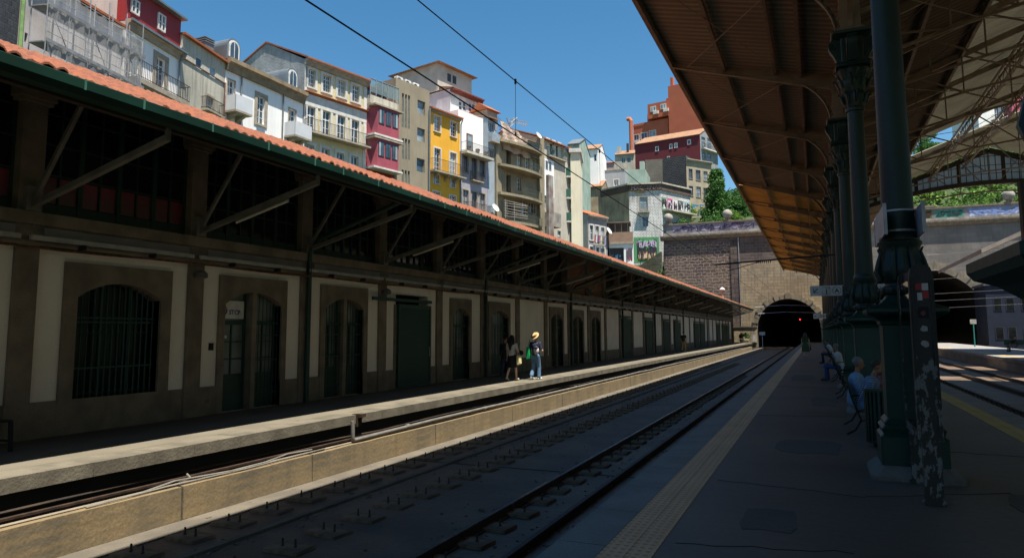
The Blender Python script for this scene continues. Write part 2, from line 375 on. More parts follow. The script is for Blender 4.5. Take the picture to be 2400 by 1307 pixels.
# rail pads: individual things, three rows
padm = mat('rusty pad timber', (0.22, 0.15, 0.085), (0.09, 0.064, 0.042), 5, 0.85, 0.5)
def pad_proto(name, label, group):
    t = thing(name, label, 'rail pad', (0, 0, ZB), 0, group)
    mb = MB(); mb.add([(-.27, -.17, 0), (.26, -.19, 0), (.28, .16, 0), (-.25, .18, 0), (-.26, -.16, .045), (.25, -.18, .04), (.27, .15, .045), (-.24, .17, .05)],
                      [(3,2,1,0),(4,5,6,7),(0,1,5,4),(1,2,6,5),(2,3,7,6),(3,0,4,7)])
    mb.build('base_plate', padm, t)
    for s in (-1, 1):
        b = MB(); b.lathe([(.022, .04), (.022, .06), (.013, .062), (.013, .135), (.009, .14)], 8, (s*.095, 0, 0)); b.build('bolt', rust, t)
    return t
def pads(x, y0, dy, n, name, label, group, jitter):
    t0 = pad_proto(name, label, group)
    for i in range(n):
        t = t0 if i == 0 else copy_tree(t0)
        t.location = (x+random.uniform(-jitter, jitter), y0+i*dy+random.uniform(-.03, .03), ZB+random.uniform(0, .008) if x != -7.62 else ZB+.004); t.rotation_euler = (random.uniform(-.02, .02), random.uniform(-.02, .02), random.uniform(-.09, .09))
pads(-7.60, 5.45, .781, 72, 'rail_pad', 'rusty bolted pad in the row next to the stained concrete wall', 'abandoned rail pads beside the concrete wall', .02)
pads(-6.08, 5.55, .79, 70, 'rail_pad', 'rusty bolted pad in the row midway between wall and bright rail', 'abandoned rail pads in the middle of the bed', .02)
pads(-4.15, 5.0, .80, 50, 'rail_chair', 'worn chair block seated against the foot of the bright rail', 'chair blocks along the bright rail', .03)
pads(5.73, 12, .80, 40, 'rail_chair', 'dark chair block under the rail nearest the columns on the right', 'chair blocks under the right hand rail', .01)
# loose stones and grit lying on the bed, patches in the platform asphalt
rr = random.Random(44); mb = MB()
for _ in range(2600):
    x = rr.choice([rr.gauss(-4.26, .22), rr.gauss(-3.4, .2), rr.uniform(-8.3, -2.4), rr.gauss(-6.97, .12), rr.gauss(-8.2, .1)]); y = 4+34*rr.random()**1.5; s = rr.uniform(.006, .022)*(1.6 if rr.random() < .06 else 1)
    if not -8.35 < x < -2.25: continue
    mb.add([(x+s*rr.uniform(.6, 1.2)*a, y+s*rr.uniform(.6, 1.3)*b, ZB+(s*.9 if c else 0)) for c in (0, 1) for a, b in ((-1, -1), (1, -1), (1, 1), (-1, 1))], [(4,5,6,7),(0,1,5,4),(1,2,6,5),(2,3,7,6),(3,0,4,7)])
o = mb.build('grit', mat('loose grit', (.20, .17, .14), (.07, .06, .05), 9, .9, 0)); o['kind'] = 'stuff'
pm = mat('platform patch asphalt', (0.098, 0.083, 0.072), (0.078, 0.067, 0.058), 1.2, .7, .25, fine=.3)
for (cx, cy, w_, l_) in ((-.5, 7.4, .5, .8), (-.2, 12.2, .9, 1.3), (.1, 20, .6, 2.2), (2.1, 9.0, .6, 1.1), (-.6, 30, .8, 3.0)):
    mb = MB(); n = 14; P = [(cx+w_/2*math.cos(2*PI*k/n)*rr.uniform(.85, 1.15)/max(abs(math.cos(2*PI*k/n)), abs(math.sin(2*PI*k/n))), cy+l_/2*math.sin(2*PI*k/n)*rr.uniform(.9, 1.1)/max(abs(math.cos(2*PI*k/n)), abs(math.sin(2*PI*k/n)))) for k in range(n)]
    mb.prism(P, 'z', -.01, .0015); struct(mb.build('platform_patch', pm))
mb = MB()
for (x0, y0_, x1, y1_) in ((-1.2, 9.1, .4, 8.8), (.4, 8.8, 1.9, 9.6), (-1.25, 16.3, .5, 16.6), (-1.25, 25, .5, 24.8), (1.6, 12.5, 2.9, 12.3), (-1.2, 6.3, .2, 6.6)):
    pts = [(x0+(x1-x0)*k/9, y0_+(y1_-y0_)*k/9+rr.uniform(-.04, .04)) for k in range(10)]
    for p, q in zip(pts, pts[1:]): mb.bar((p[0], p[1], -.0015), (q[0], q[1], -.0015), .004, .004)
struct(mb.build('platform_crack', darkm))
mb = MB(); mb.box(-7.9, -2.6, 12.98, 13.03, ZB, ZB+.006); struct(mb.build('slab_joint', darkm))

# ================================================================= LEFT STATION BUILDING
XW = -12.55
granite = mat('brown granite', (0.27, 0.215, 0.16), (0.165, 0.132, 0.10), 2.2, 0.85, 0.4, fine=0.3, streak=0.35, scol=(0.07, 0.055, 0.04))
plaster = mat('cream plaster', (0.86, 0.77, 0.66), (0.77, 0.68, 0.58), 0.8, 0.9, 0.08, fine=0.06, streak=0.15, scol=(0.4, 0.34, 0.26))
tile_m = mat('terracotta roof tile', (0.30, 0.092, 0.040), (0.12, 0.048, 0.03), 5.5, 0.85, 0.25, fine=0.4, streak=0.0)
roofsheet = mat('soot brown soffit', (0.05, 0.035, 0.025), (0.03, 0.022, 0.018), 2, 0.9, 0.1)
iron_g = mat('grey strut paint', (0.20, 0.185, 0.16), (0.13, 0.12, 0.105), 3, 0.6, 0.1)
SB = thing('station_building', 'long low station building with granite pilasters, cream panels and orange tiled canopy roof', 'station building', (XW, 0, 0))
SX = -XW
def yw(px, py=750): return at_x(px, py, XW).y
PIL = [7.80+3.645*k for k in range(-2, 31)]
BAY = PIL
# openings: (centre y, half width, sill, spring, crown, kind)
OP = []
def op(pxl, pxr, pyt, pyb, kind, sur=0.28):
    y0 = at_x(pxl, pyb, XW).y; y1 = at_x(pxr, pyb, XW).y; zt_ = at_x((pxl+pxr)/2, pyt, XW).z; zb_ = max(0, at_x(pxl, pyb, XW).z)
    OP.append([y0, y1, zb_, zt_, kind, sur])
op(163, 362, 664, 945, 'grille', .26)
op(515, 650, 685, 962, 'double', .18)
op(755, 846, 700, 932, 'double', .20)
op(925, 1000, 692, 905, 'slide', 0)
op(1058, 1097, 722, 889, 'arch', .20)
op(1148, 1190, 728, 881, 'arch', .20)
op(1290, 1318, 736, 861, 'double', .2)
op(1342, 1366, 741, 853, 'double', .2)
op(1386, 1406, 742, 848, 'double', .2)
for (a, b) in ((1457, 1477), (1512, 1527), (1554, 1568), (1580, 1594), (1627, 1637), (1641, 1651), (1680, 1688), (1693, 1701), (1703, 1709)):
    op(a, b, 740, 830, 'slide', 0); OP[-1][2] = 0; OP[-1][3] = 2.75
for o_ in OP:
    if o_[4] in ('double', 'arch'): o_[2] = 0.0
Y0, Y1 = -25.0, 117.5
ZTOP = 3.32
# wall with real openings
def wall_cells(ys_, zs_, holes, x=0.0, depth=0.35):
    mb = MB(); ys_ = sorted(set(ys_)); zs_ = sorted(set(zs_))
    for i in range(len(ys_)-1):
        for j in range(len(zs_)-1):
            cy, cz = (ys_[i]+ys_[i+1])/2, (zs_[j]+zs_[j+1])/2
            if any(h[0] < cy < h[1] and h[2] < cz < h[3] for h in holes): continue
            mb.quad((x, ys_[i], zs_[j]), (x, ys_[i+1], zs_[j]), (x, ys_[i+1], zs_[j+1]), (x, ys_[i], zs_[j+1]))
    for h in holes:
        a, b, c, d = h[:4]
        mb.quad((x, a, c), (x-depth, a, c), (x-depth, a, d), (x, a, d)); mb.quad((x, b, c), (x-depth, b, c), (x-depth, b, d), (x, b, d)); mb.quad((x, a, d), (x-depth, a, d), (x-depth, b, d), (x, b, d))
        mb.quad((x, a, c), (x-depth, a, c), (x-depth, b, c), (x, b, c))
    return mb
holes = [(o[0], o[1], o[2]+(.001 if o[2] == 0 else 0), o[3]) for o in OP]
mb = wall_cells([Y0, Y1]+[v for h in holes for v in h[:2]], [0, ZTOP]+[v for h in holes for v in h[2:4]], holes)
mb.build('wall', plaster, SB)
# granite base course in pieces between openings
def pieces(y0, y1, hs, zlim):
    segs = [(y0, y1)]
    for h in hs:
        if h[2] < zlim: segs = [s for a, b in segs for s in ((a, min(b, h[0])), (max(a, h[1]), b)) if s[1]-s[0] > .01 and not (a >= h[1] or b <= h[0] or False)] if False else sum([[(a, b)] if (h[1] <= a or h[0] >= b) else [q for q in ((a, h[0]), (h[1], b)) if q[1]-q[0] > .02] for a, b in segs], [])
    return segs
for a, b in pieces(Y0, Y1, [(h[0]-.0, h[1]+.0, h[2], h[3]) for h in holes], 0.5): mb = MB(); mb.box(0.002, 0.05, a, b, -0.02, 0.62); mb.build('base_course', granite, SB)
# surrounds
def arch_pts(y0, y1, z0, zs, zc, n=10):
    """opening outline from bottom-left up over the arch to bottom-right (segmental)"""
    P = [(y0, z0), (y0, zs)]
    for i in range(1, n): 
        t = i/n; P.append((y0+(y1-y0)*t, zs+(zc-zs)*math.sin(PI*t)**0.8))
    P += [(y1, zs), (y1, z0)]; return P
for k, o_ in enumerate(OP):
    y0, y1, z0, z1, kind, sw = o_
    if kind == 'slide':
        ow = 0.12; mb = MB()
        for a in (y0-ow, y1): mb.box(0.003, 0.055, a, a+ow, 0.621, 2.7)
        mb.build('door_jamb', granite, SB); continue
    zs = z1-0.30*min(1, (y1-y0)/1.3); P = arch_pts(y0, y1, z0, zs, z1); n = len(P)
    ot = z1+0.36 if kind != 'grille' else z1+0.34
    zb = z0 if kind != 'grille' else z0-0.02
    inner = [(y0, zb)]+P[1:-1]+[(y1, zb)]
    outer = []
    for (a, b) in inner:
        if b <= zs+1e-6: outer.append((y0-sw if a == y0 else y1+sw, b if b == zb else ot))
        else: outer.append((a, ot))
    V = []
    for (a, b), (c, d) in zip(inner, outer): V += [(0.06, a, b), (0.06, c, d), (-0.30, a, b), (0.003, c, d)]
    mb = MB(); mb.add(V, [f for i in range(len(inner)-1) for f in ((i*4, i*4+1, i*4+5, i*4+4), (i*4, i*4+4, i*4+6, i*4+2), (i*4+1, i*4+3, i*4+7, i*4+5))])
    mb.build('stone_surround', granite, SB)
    # spandrel behind: joinery
    def zin(y): 
        t = (y-y0)/(y1-y0); return zs+(z1-zs)*max(0, math.sin(PI*t))**0.8
    if kind == 'grille':
        g = MB()
        N_ = 13
        for i in range(N_+1):
            y = y0+(y1-y0)*(i+.5)/(N_+1); g.tube([(-.10, y, z0), (-.10, y, zin(y))], .016, 6)
            if i < N_: 
                ya = y+(y1-y0)/(N_+1)/2
                for zc_ in (z0+.28, 1.95): g.tube([(-.10, y, zc_), (-.10, y+.02, zc_-.1), (-.10, ya, zc_-.15), (-.10, ya+.05, zc_-.1), (-.10, y+(y1-y0)/(N_+1), zc_)], .009, 4)
        for z in (z0+.05, z0+.62, 2.02, 2.10): g.bar((-.10, y0, z), (-.10, y1, z), .02, .035)
        for y in (y0+(y1-y0)/3, y0+2*(y1-y0)/3): g.bar((-.14, y, z0), (-.14, y, zin(y)), .05, .06)
        gr = g.build('iron_grille', green_d, SB)
        mb = MB(); mb.quad((-.28, y0, z0), (-.28, y1, z0), (-.28, y1, z1), (-.28, y0, z1)); mb.build('window_pane', glass_d, SB)
    else:
        leaves = [(y0, (y0+y1)/2-.07), ((y0+y1)/2+.07, y1)] if kind == 'double' else [(y0, y1)]
        if kind == 'double':
            mb = MB(); mb.box(-.24, 0.045, (y0+y1)/2-.07, (y0+y1)/2+.07, 0, zin((y0+y1)/2)); mb.build('stone_mullion', granite, SB)
        for li, (a, b) in enumerate(leaves):
            f = MB(); w_ = .07
            f.box(-.22, -.16, a, a+w_, 0, zin(a+w_)); f.box(-.22, -.16, b-w_, b, 0, zin(b-w_))
            f.box(-.22, -.16, a+w_, b-w_, 0, .85); f.box(-.22, -.16, a+w_, b-w_, 2.0, 2.1)
            f.box(-.155, -.145, a+w_+.05, b-w_-.05, .12, .42); f.box(-.155, -.145, a+w_+.05, b-w_-.05, .48, .78)
            f.box(-.215, -.165, (a+b)/2-.02, (a+b)/2+.02, .85, 2.0)
            for z in (1.2, 1.6): f.box(-.215, -.165, a+w_, b-w_, z-.015, z+.015)
            d = f.build('door', green_d, SB)
            mb = MB(); mb.quad((-.19, a, .85), (-.19, b, .85), (-.19, b, z1), (-.19, a, z1)); mb.build('door_glass', glassy('hazy door glass', (0.09, 0.10, 0.095), 0.25) if k < 9 else glass_d, d)
            if not (k == 1 and li == 0) and k < 9:
                g = MB(); nb = 7
                for i in range(nb):
                    y = a+.05+(b-a-.1)*i/(nb-1); g.tube([(-.05, y, .04), (-.05, y, min(zin(y), zin(y))-.02)], .010, 5)
                for z in (.35, 1.15, 1.75, 2.05): g.bar((-.05, a, z), (-.05, b, z), .015, .03)
                g.build('iron_grille', green_d, SB)
            if k == 1 and li == 0:
                mb = MB(); mb.box(-.155, -.14, a+.03, b-.10, 2.14, 2.56); sg = mb.build('transom_sign', cmat((0.72, 0.68, 0.62)), SB)
                tm = text_mb('STCP', .155, (-.135, a+.30, 2.24), (0, 1, 0), (0, 0, 1), bold=True); tm.build('lettering', cmat((0.02, 0.05, 0.2)), sg)
                for (cc, t0, t1) in (((0.6, 0.2, 0.04), .2*PI, 1.25*PI), ((0.02, 0.05, 0.3), 1.3*PI, 2.15*PI)):
                    mb = MB(); mb.tube([(-.134, a+.155+.075*math.cos(t0+(t1-t0)*i/12), 2.33+.095*math.sin(t0+(t1-t0)*i/12)) for i in range(13)], .014, 5); mb.build('logo_ring', cmat(cc), sg)
                mb = MB()
                for q in ((.085, 2.33), (.225, 2.33)): mb.tube([(-.134, a+q[0]+.022*math.cos(PI*i/4), q[1]+.03*math.sin(PI*i/4)) for i in range(9)], .007, 4)
                mb.build('logo_loop', cmat((0.6, 0.2, 0.04)), sg)
                mb = MB(); mb.box(-.188, -.184, a+.16, a+.30, 1.68, 1.75); mb.build('door_notice', cmat((0.7, 0.7, 0.68)), d)
# sliding doors
boards = mat('green boarded door', (0.016, 0.07, 0.05), (0.01, 0.05, 0.035), 1.2, 0.6, 0.1, fine=0.1, wave=('DIAGONAL', 5.5, 0.5))
for k, o_ in enumerate(OP):
    if o_[4] != 'slide': continue
    y0, y1 = o_[0], o_[1]
    mb = MB(); mb.box(0.075, 0.125, y0-.03, y1+.03, 0.03, 2.72); d = mb.build('sliding_door', boards, SB)
    mb = MB()
    for z in (0.03, 2.60): mb.box(0.126, 0.15, y0-.02, y1+.02, z, z+.12)
    for y in (y0-.03, y1-.07): mb.box(0.126, 0.148, y, y+.10, .151, 2.599)
    mb.build('door_frame', green, d)
    mb = MB(); mb.box(0.10, 0.16, y0-1.5 if k < 5 else y0-.6, y1+.05, 2.80, 2.90); mb.build('door_track', green_d, SB)
    mb = MB(); mb.tube([(.13, y1-.12, 1.0), (.17, y1-.12, 1.0), (.17, y1-.12, 1.3), (.13, y1-.12, 1.3)], .012, 5); mb.build('handle', steel_g, d)
# pilasters, lower and upper
for i, y in enumerate(PIL):
    mb = MB(); mb.box(0.004, 0.075, y-.20, y+.20, 0, 3.34); mb.box(0.003, 0.10, y-.24, y+.24, -0.0, .60)
    mb.build('pilaster', granite, SB)
    mb = MB(); mb.box(-.32, 0.05, y-.21, y+.21, 3.92, 5.86); mb.box(-.34, .09, y-.28, y+.28, 5.86, 5.93); mb.box(-.34, .13, y-.32, y+.32, 5.93, 6.22)
    mb.build('upper_pier', granite, SB)
# stone band
mb = MB(); mb.box(-.30, .07, Y0, Y1, 3.345, 3.70); mb.box(-.30, .13, Y0, Y1, 3.70, 3.92)
mb.build('stone_band', granite, SB)
lil = mat('lilac grey painted panel', (0.33, 0.28, 0.27), (0.26, 0.22, 0.21), 2, 0.8, 0.1)
for i in range(len(PIL)-1):
    if i > 22: break
    mb = MB(); mb.box(.071, .10, PIL[i]+.25, PIL[i+1]-.25, 3.40, 3.66); mb.build('band_panel', lil, SB)
mb = MB()
for i in range(len(PIL)-1):
    mb.box(.16, .22, PIL[i]-.05, PIL[i+1]-.22, 3.42, 3.50)
mb.build('cable_tray', cmat((0.42, 0.40, 0.37)), SB)
mb = MB(); p = []
y = Y0
while y < Y1: p.append((.20, y, 3.30+.012*math.sin(y*1.3)+random.uniform(-.008, .008))); y += .9
mb.tube(p, .024, 6); mb.build('service_cable', mat('rusty cable', (0.20, 0.085, 0.04), (0.06, 0.035, 0.025), 8, 0.8, 0.2), SB)
for i in range(0, len(PIL)-1):
    for q in (0.9, 2.4): mb = MB(); mb.box(.05, .24, PIL[i]+q, PIL[i]+q+.05, 3.33, 3.42); mb.build('tray_bracket', darkm, SB)
# clerestory: joinery windows in each bay (first bays), open / brick further on
brickm = mat('orange brick infill', (0.34, 0.13, 0.06), (0.24, 0.09, 0.045), 1, 0.9, 0.3, brick=(.22, .075, .012, .75, .0), mortar=(0.3, 0.22, 0.16), axis='y')
mag = glassy('magenta film', (0.10, 0.004, 0.02), 0.35)
for i in range(len(PIL)-1):
    a, b = PIL[i]+.21, PIL[i+1]-.21
    if i < 9:
        f = MB(); n = 4; w_ = (b-a)/n
        for k in range(n+1): f.box(-.20, -.12, a+k*w_-.045, a+k*w_+.045, 3.921, 6.2)
        for k in range(n): f.box(-.19, -.13, a+(k+.5)*w_-.015, a+(k+.5)*w_+.015, 3.99, 6.2)
        for z in (3.921, 4.66, 5.22, 5.78): f.box(-.185, -.135, a, b, z, z+(.22 if z < 4 else .03))
        wd = f.build('clerestory_window', green_d, SB)
        mb = MB(); mb.quad((-.17, a, 3.95), (-.17, b, 3.95), (-.17, b, 6.25), (-.17, a, 6.25)); mb.build('pane', glass_d, wd)
        if i in (1, 2) :
            mb = MB()
            for k in range(n*2): mb.quad((-.163, a+k*w_/2+.03, 4.16), (-.163, a+(k+1)*w_/2-.03, 4.16), (-.163, a+(k+1)*w_/2-.03, 4.64), (-.163, a+k*w_/2+.03, 4.64))
            mb.build('coloured_pane', mag, wd)
    elif i in (10, 11):
        mb = MB(); mb.box(-.22, -.10, a, b, 3.921, 6.4); mb.build('brick_infill', brickm, SB)
mb = MB(); mb.box(-8.9, -.36, -24, -23.9, -.5, 6.5); mb.quad((-.8, Y0, 0), (-.8, Y1, 0), (-.8, Y1, 3.3), (-.8, Y0, 3.3)); mb.quad((-.33, PIL[9], 3.9), (-.33, Y1, 3.9), (-.33, Y1, 6.6), (-.33, PIL[9], 6.6)); mb.build('light_stop_backing', darkm, SB)  # dark sheets added behind the openings for shade; end box stops stray light
# roof: corrugated tile sheet, from the gutter up to the ridge
EX, EZ, SL = 3.33, 5.28, 0.413       # eave relative to the wall plane
def roof_z(x): return EZ+(EX-x)*SL
mb = MB(); V = []; Fs = []
per = .205; ny = int((118+24)/per)*4; nx = 23; rw = .33
rows = []
for j in range(nx+1):
    for e in (0, 1):
        rows.append((EX+.06-j*rw, (.0 if e else .03)))
for (x, dz) in rows:
    for i in range(ny+1):
        yy = -24+i*per/4; ph = (i % 4); tile = i//4
        rnd = math.sin(tile*12.9898+int(x*7)*78.233)*43758.5453; rnd = rnd-math.floor(rnd)
        V.append((x+(rnd-.5)*.02, yy, roof_z(x)+(0, .038, .055, .038)[ph]+dz+(rnd-.5)*.06+.02*math.sin(yy*.9+x)))
W_ = ny+1
for j in range(len(rows)-1):
    for i in range(ny): Fs.append((j*W_+i, j*W_+i+1, (j+1)*W_+i+1, (j+1)*W_+i))
mb.add(V, Fs); mb.build('tile_roof', tile_m, SB)
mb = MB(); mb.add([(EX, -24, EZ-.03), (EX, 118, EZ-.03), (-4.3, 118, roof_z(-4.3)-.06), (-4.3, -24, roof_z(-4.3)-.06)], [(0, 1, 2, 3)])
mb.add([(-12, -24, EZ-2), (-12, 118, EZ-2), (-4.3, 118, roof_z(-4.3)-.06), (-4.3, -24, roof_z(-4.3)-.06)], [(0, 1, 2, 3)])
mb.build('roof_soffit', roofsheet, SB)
mb = MB(); mb.box(-9, -8.8, -24, 117.6, -.5, 5.5); mb.box(-9, 0, 117.5, 117.6, -.5, 6.3); mb.quad((-9, 117.55, 6.3), (0, 117.55, 6.3), (0, 117.55, 6.7), (-4.3, 117.55, 8.3)); mb.build('rear_wall', granite, SB)
# gutter with brackets
mb = MB(); mb.prism([(EX+.02, EZ+.01), (EX+.06, EZ+.02), (EX+.18, EZ-.03), (EX+.18, EZ-.16), (EX+.14, EZ-.25), (EX+.02, EZ-.28)], 'y', -24, 118)
mb.build('gutter', mat('gutter green paint', (0.006, 0.036, 0.026), (0.004, 0.024, 0.018), 1.2, 0.4, 0.03, fine=0.05), SB)
mb = MB(); y = 2.2
while y < 117: mb = MB(); mb.box(EX+.181, EX+.19, y, y+.03, EZ-.17, EZ-.02); mb.build('gutter_joint', cmat((0.04, 0.16, 0.12)), SB); y += random.choice([.92, 1.83, 1.3])
mb = MB(); mb.bar((EX-.1, -24, EZ-.20), (EX-.1, 118, EZ-.20), .12, .2); mb.bar((1.35, -24, roof_z(1.35)-.18), (1.35, 118, roof_z(1.35)-.18), .12, .18); mb.build('purlin', roofsheet, SB)
for i, y in enumerate(PIL):
    if y < 1: continue
    mb = MB()
    mb.bar((.10, y, 4.02), (EX-.02, y, 4.86), .09, .10); mb.bar((EX-.03, y, 4.83), (EX-.03, y, EZ-.15), .07, .06)
    mb.bar((.10, y, 4.05), (1.35, y, roof_z(1.35)-.25), .07, .07)
    mb.bar((.0, y, roof_z(0)-.12), (EX, y, EZ-.12), .08, .14)
    mb.box(.03, .16, y-.13, y+.13, 3.93, 4.35)
    mb.build('roof_bracket', iron_g, SB)
# downpipes
for px in (709, 1131, 1334, 1456, 1533, 1600, 1657):
    yy = yw(px, 840); mb = MB(); mb.tube([(.16, yy, 0), (.16, yy, 3.95), (.45, yy+.05, 4.3), (EX*.9, yy+.1, 5.15)], .065, 10); mb.build('downpipe', green_d, SB, smooth=True)
# fluorescent tubes on every second strut
lampm = mat('unlit tube lamp', (0.72, 0.66, 0.52), (0.66, 0.6, 0.48), 3, 0.3, 0)
def tube_lamp():
    t = thing('tube_lamp', 'long pale tube lamp fixed along a canopy strut of the left building', 'lamp', (0, 0, 0), 0, 'tube lamps under the left canopy')
    mb = MB(); mb.bar((1.15, .0, 4.22), (2.55, .0, 4.585), .06, .04); mb.build('housing', iron_g, t)
    mb = MB(); mb.tube([(1.15, .0, 4.17), (2.55, .0, 4.535)], .028, 8); mb.build('lamp_tube', lampm, t)
    return t
tl = tube_lamp(); first = True
for i, y in enumerate(PIL):
    if y > 10 and i % 2 == 1:
        t = tl if first else copy_tree(tl); first = False; t.location = (XW, y, 0)
# little extras on the left wall
mb = MB(); mb.box(0, .05, -.05, .05, 0, .16); b_ = mb.build('bell_box', darkm, loc=(XW+.002, yw(492, 825), 1.42)); tag(b_, 'small dark entry box on the cream panel left of the double door', 'box')
def wall_lamp(y, lab):
    t = thing('wall_lamp', lab, 'lamp', (XW+.08, y, 3.02)); mb = MB(); mb.lathe([(.10, -.02), (.14, .0), (.13, .09), (.06, .15)], 14, (.12, 0, 0)); mb.build('lamp_shade', cmat((0.16, 0.15, 0.14)), t)
    mb = MB(); mb.bar((0, 0, .12), (.12, 0, .14), .03); mb.build('arm', iron_g, t)
wall_lamp(PIL[3], 'round grey lamp on the pilaster between grilled window and transit office door')
wall_lamp(PIL[5], 'round grey lamp on the pilaster left of the green sliding door')
tm = text_mb('10', .12, (XW+.054, yw(474, 968), .26), (0, 1, 0), (0, 0, 1)); tag(tm.build('stencilled_number', cmat((0.03, 0.03, 0.03))), 'black stencilled number low on the granite base left of the double door', 'number')
# roof vent at the far end
t = thing('roof_vent', 'white capped vent pot on the far end of the tiled roof', 'vent', (XW+1.8, 92, roof_z(1.8)))
mb = MB(); mb.lathe([(.12, 0), (.12, .9), (.2, 1.0)], 10); mb.build('pipe', cmat((0.6, 0.35, 0.25)), t); mb = MB(); mb.lathe([(.32, 1.0), (.35, 1.15), (.05, 1.4)], 12); mb.build('cap', cmat((0.8, 0.78, 0.76)), t)
# bench at the far left
t = thing('bench', 'dark iron bench cut off by the left border in front of the granite wall', 'bench', (-11.74, 7.12, 0))
mb = MB()
for x in (-.28, .22): mb.bar((x, .02, 0), (x, 0, .45), .05)
mb.bar((-.28, .01, .16), (.22, .01, .16), .03)
mb.tube([(-.26, 0, .45), (-.32, 0, .78), (-.28, .0, .86), (-.22, 0, .8)], .018, 6); mb.build('leg_frame', darkm, t)
mb = MB()
for k in range(5): mb.box(-.26+k*.1, -.18+k*.1, -1.7, .03, .45, .48)
mb.build('seat', darkm, t)
mb = MB()
for k in range(3): mb.box(-.34, -.30, -1.7, .03, .58+k*.1, .64+k*.1)
mb.build('backrest', darkm, t)
# ================================================================= TUNNEL WALL
rub = mat('rubble masonry', (0.15, 0.105, 0.10), (0.23, 0.17, 0.12), 0.25, 0.9, 0.6, fine=0.3, brick=(.95, .5, .07, .45, .7), mortar=(0.36, 0.28, 0.22), axis='x', streak=0.5, scol=(0.06, 0.045, 0.045), amount=0.4)
ash = mat('tan ashlar masonry', (0.44, 0.35, 0.22), (0.30, 0.235, 0.165), 0.22, 0.9, 0.4, fine=0.25, brick=(1.0, .5, .022, .72, .06), mortar=(0.12, 0.09, 0.07), axis='x', streak=0.55, scol=(0.085, 0.065, 0.05))
gry = mat('grey ashlar masonry', (0.27, 0.24, 0.21), (0.17, 0.155, 0.14), 0.2, 0.9, 0.35, fine=0.25, brick=(1.3, .62, .02, .78, .04), mortar=(0.14, 0.13, 0.12), axis='x', streak=0.5, scol=(0.10, 0.09, 0.08))
damp = mat('damp dark masonry', (0.12, 0.09, 0.085), (0.19, 0.15, 0.125), 0.3, 0.9, 0.5, fine=0.3, brick=(1.0, .5, .03, .6, .15), mortar=(0.2, 0.16, 0.14), axis='x', streak=0.6, scol=(0.05, 0.04, 0.04))
quo = mat('dark quoin stone', (0.11, 0.085, 0.08), (0.2, 0.15, 0.12), 0.5, 0.9, 0.5, brick=(2.2, .8, .05, .6, .05), mortar=(0.03, 0.025, 0.022), axis='x')
TW = thing('tunnel_wall', 'high stained stone retaining wall pierced by the two railway tunnel mouths', 'retaining wall', (0, YW, 0))
def arch_wall(mb, x0, x1, z0, z1, cx, r, zsp, n=28, thick=0.0):
    """rectangle x0..x1, z0..z1 with a round arched opening"""
    P = [(cx-r, z0)]+[(cx-r*math.cos(PI*i/n), zsp+r*math.sin(PI*i/n)) for i in range(n+1)]+[(cx+r, z0)]
    if x0 < cx-r: mb.quad((x0, 0, z0), (cx-r, 0, z0), (cx-r, 0, z1), (x0, 0, z1))
    if x1 > cx+r: mb.quad((cx+r, 0, z0), (x1, 0, z0), (x1, 0, z1), (cx+r, 0, z1))
    for (a, b), (c, d) in zip(P[1:-1], P[2:-1]): mb.quad((a, 0, b), (c, 0, d), (c, 0, z1), (a, 0, z1))
    return P
def rect(mb, x0, x1, z0, z1): mb.quad((x0, 0, z0), (x1, 0, z0), (x1, 0, z1), (x0, 0, z1))
T1 = (-4.1, 4.72, 2.2); T2 = (13.8, 9.7, 1.4)
mb = MB(); rect(mb, -23.6, -12.6, -1.2, 16.6); mb.quad((-23.6, 0, -1.2), (-23.6, 7, -1.2), (-23.6, 7, 18.3), (-23.6, 0, 18.3)); mb.build('rubble_face', rub, TW)
mb = MB(); P1 = arch_wall(mb, -11.2, 2.4, -1.2, 13.2, *T1); mb.build('ashlar_face', ash, TW)
mb = MB(); rect(mb, -11.2, 2.4, 13.2, 17.6); rect(mb, -23.6, -12.6, 16.6, 17.6); mb.build('damp_face', damp, TW)
mb = MB(); P2 = arch_wall(mb, 2.4, 34, -1.2, 17.6, *T2); mb.build('grey_face', gry, TW)
mb = MB(); mb.box(-12.6, -11.2, -.18, .3, -1.2, 17.6); mb.build('pilaster_strip', quo, TW)
mb = MB(); mb.prism([(-.45, 17.6), (-.25, 17.3), (.5, 17.3), (.5, 18.1), (-.55, 18.1), (-.55, 17.85)], 'x', -24.1, 34); mb.build('cornice', granite, TW)
def arch_ring(T, w, z0, name, proud=.12, nb=19):
    cx, r, zs = T; mb = MB()
    for i in range(nb):
        a0, a1 = PI*i/nb+.012, PI*(i+1)/nb-.012; ww = w*(1.25 if i % 2 else .9)
        V = []
        for a in (a0, (a0+a1)/2, a1):
            for q in (r+.002, r+ww): V += [(cx-q*math.cos(a), -proud-(.07 if i % 2 else 0), zs+q*math.sin(a)), (cx-q*math.cos(a), .05, zs+q*math.sin(a))]
        mb.add(V, [(0, 2, 6, 4), (4, 6, 10, 8), (2, 3, 7, 6), (6, 7, 11, 10), (0, 1, 3, 2), (8, 9, 11, 10), (0, 1, 5, 4), (4, 5, 9, 8)])
    z = zs
    while z > -1:
        for s in (-1, 1):
            mb.box(cx+s*(r+.002), cx+s*(r+w*(1.2 if int(z*3) % 2 else .8)), -proud, .05, z-.48, z-.02)
        z -= .5
    mb.build(name, mat('voussoir stone', (0.30, 0.25, 0.18), (0.18, 0.15, 0.11), .8, .9, .5, fine=.3, streak=.4), TW)
arch_ring(T1, .75, 0, 'arch_stones'); arch_ring(T2, 1.0, 0, 'arch_stones')
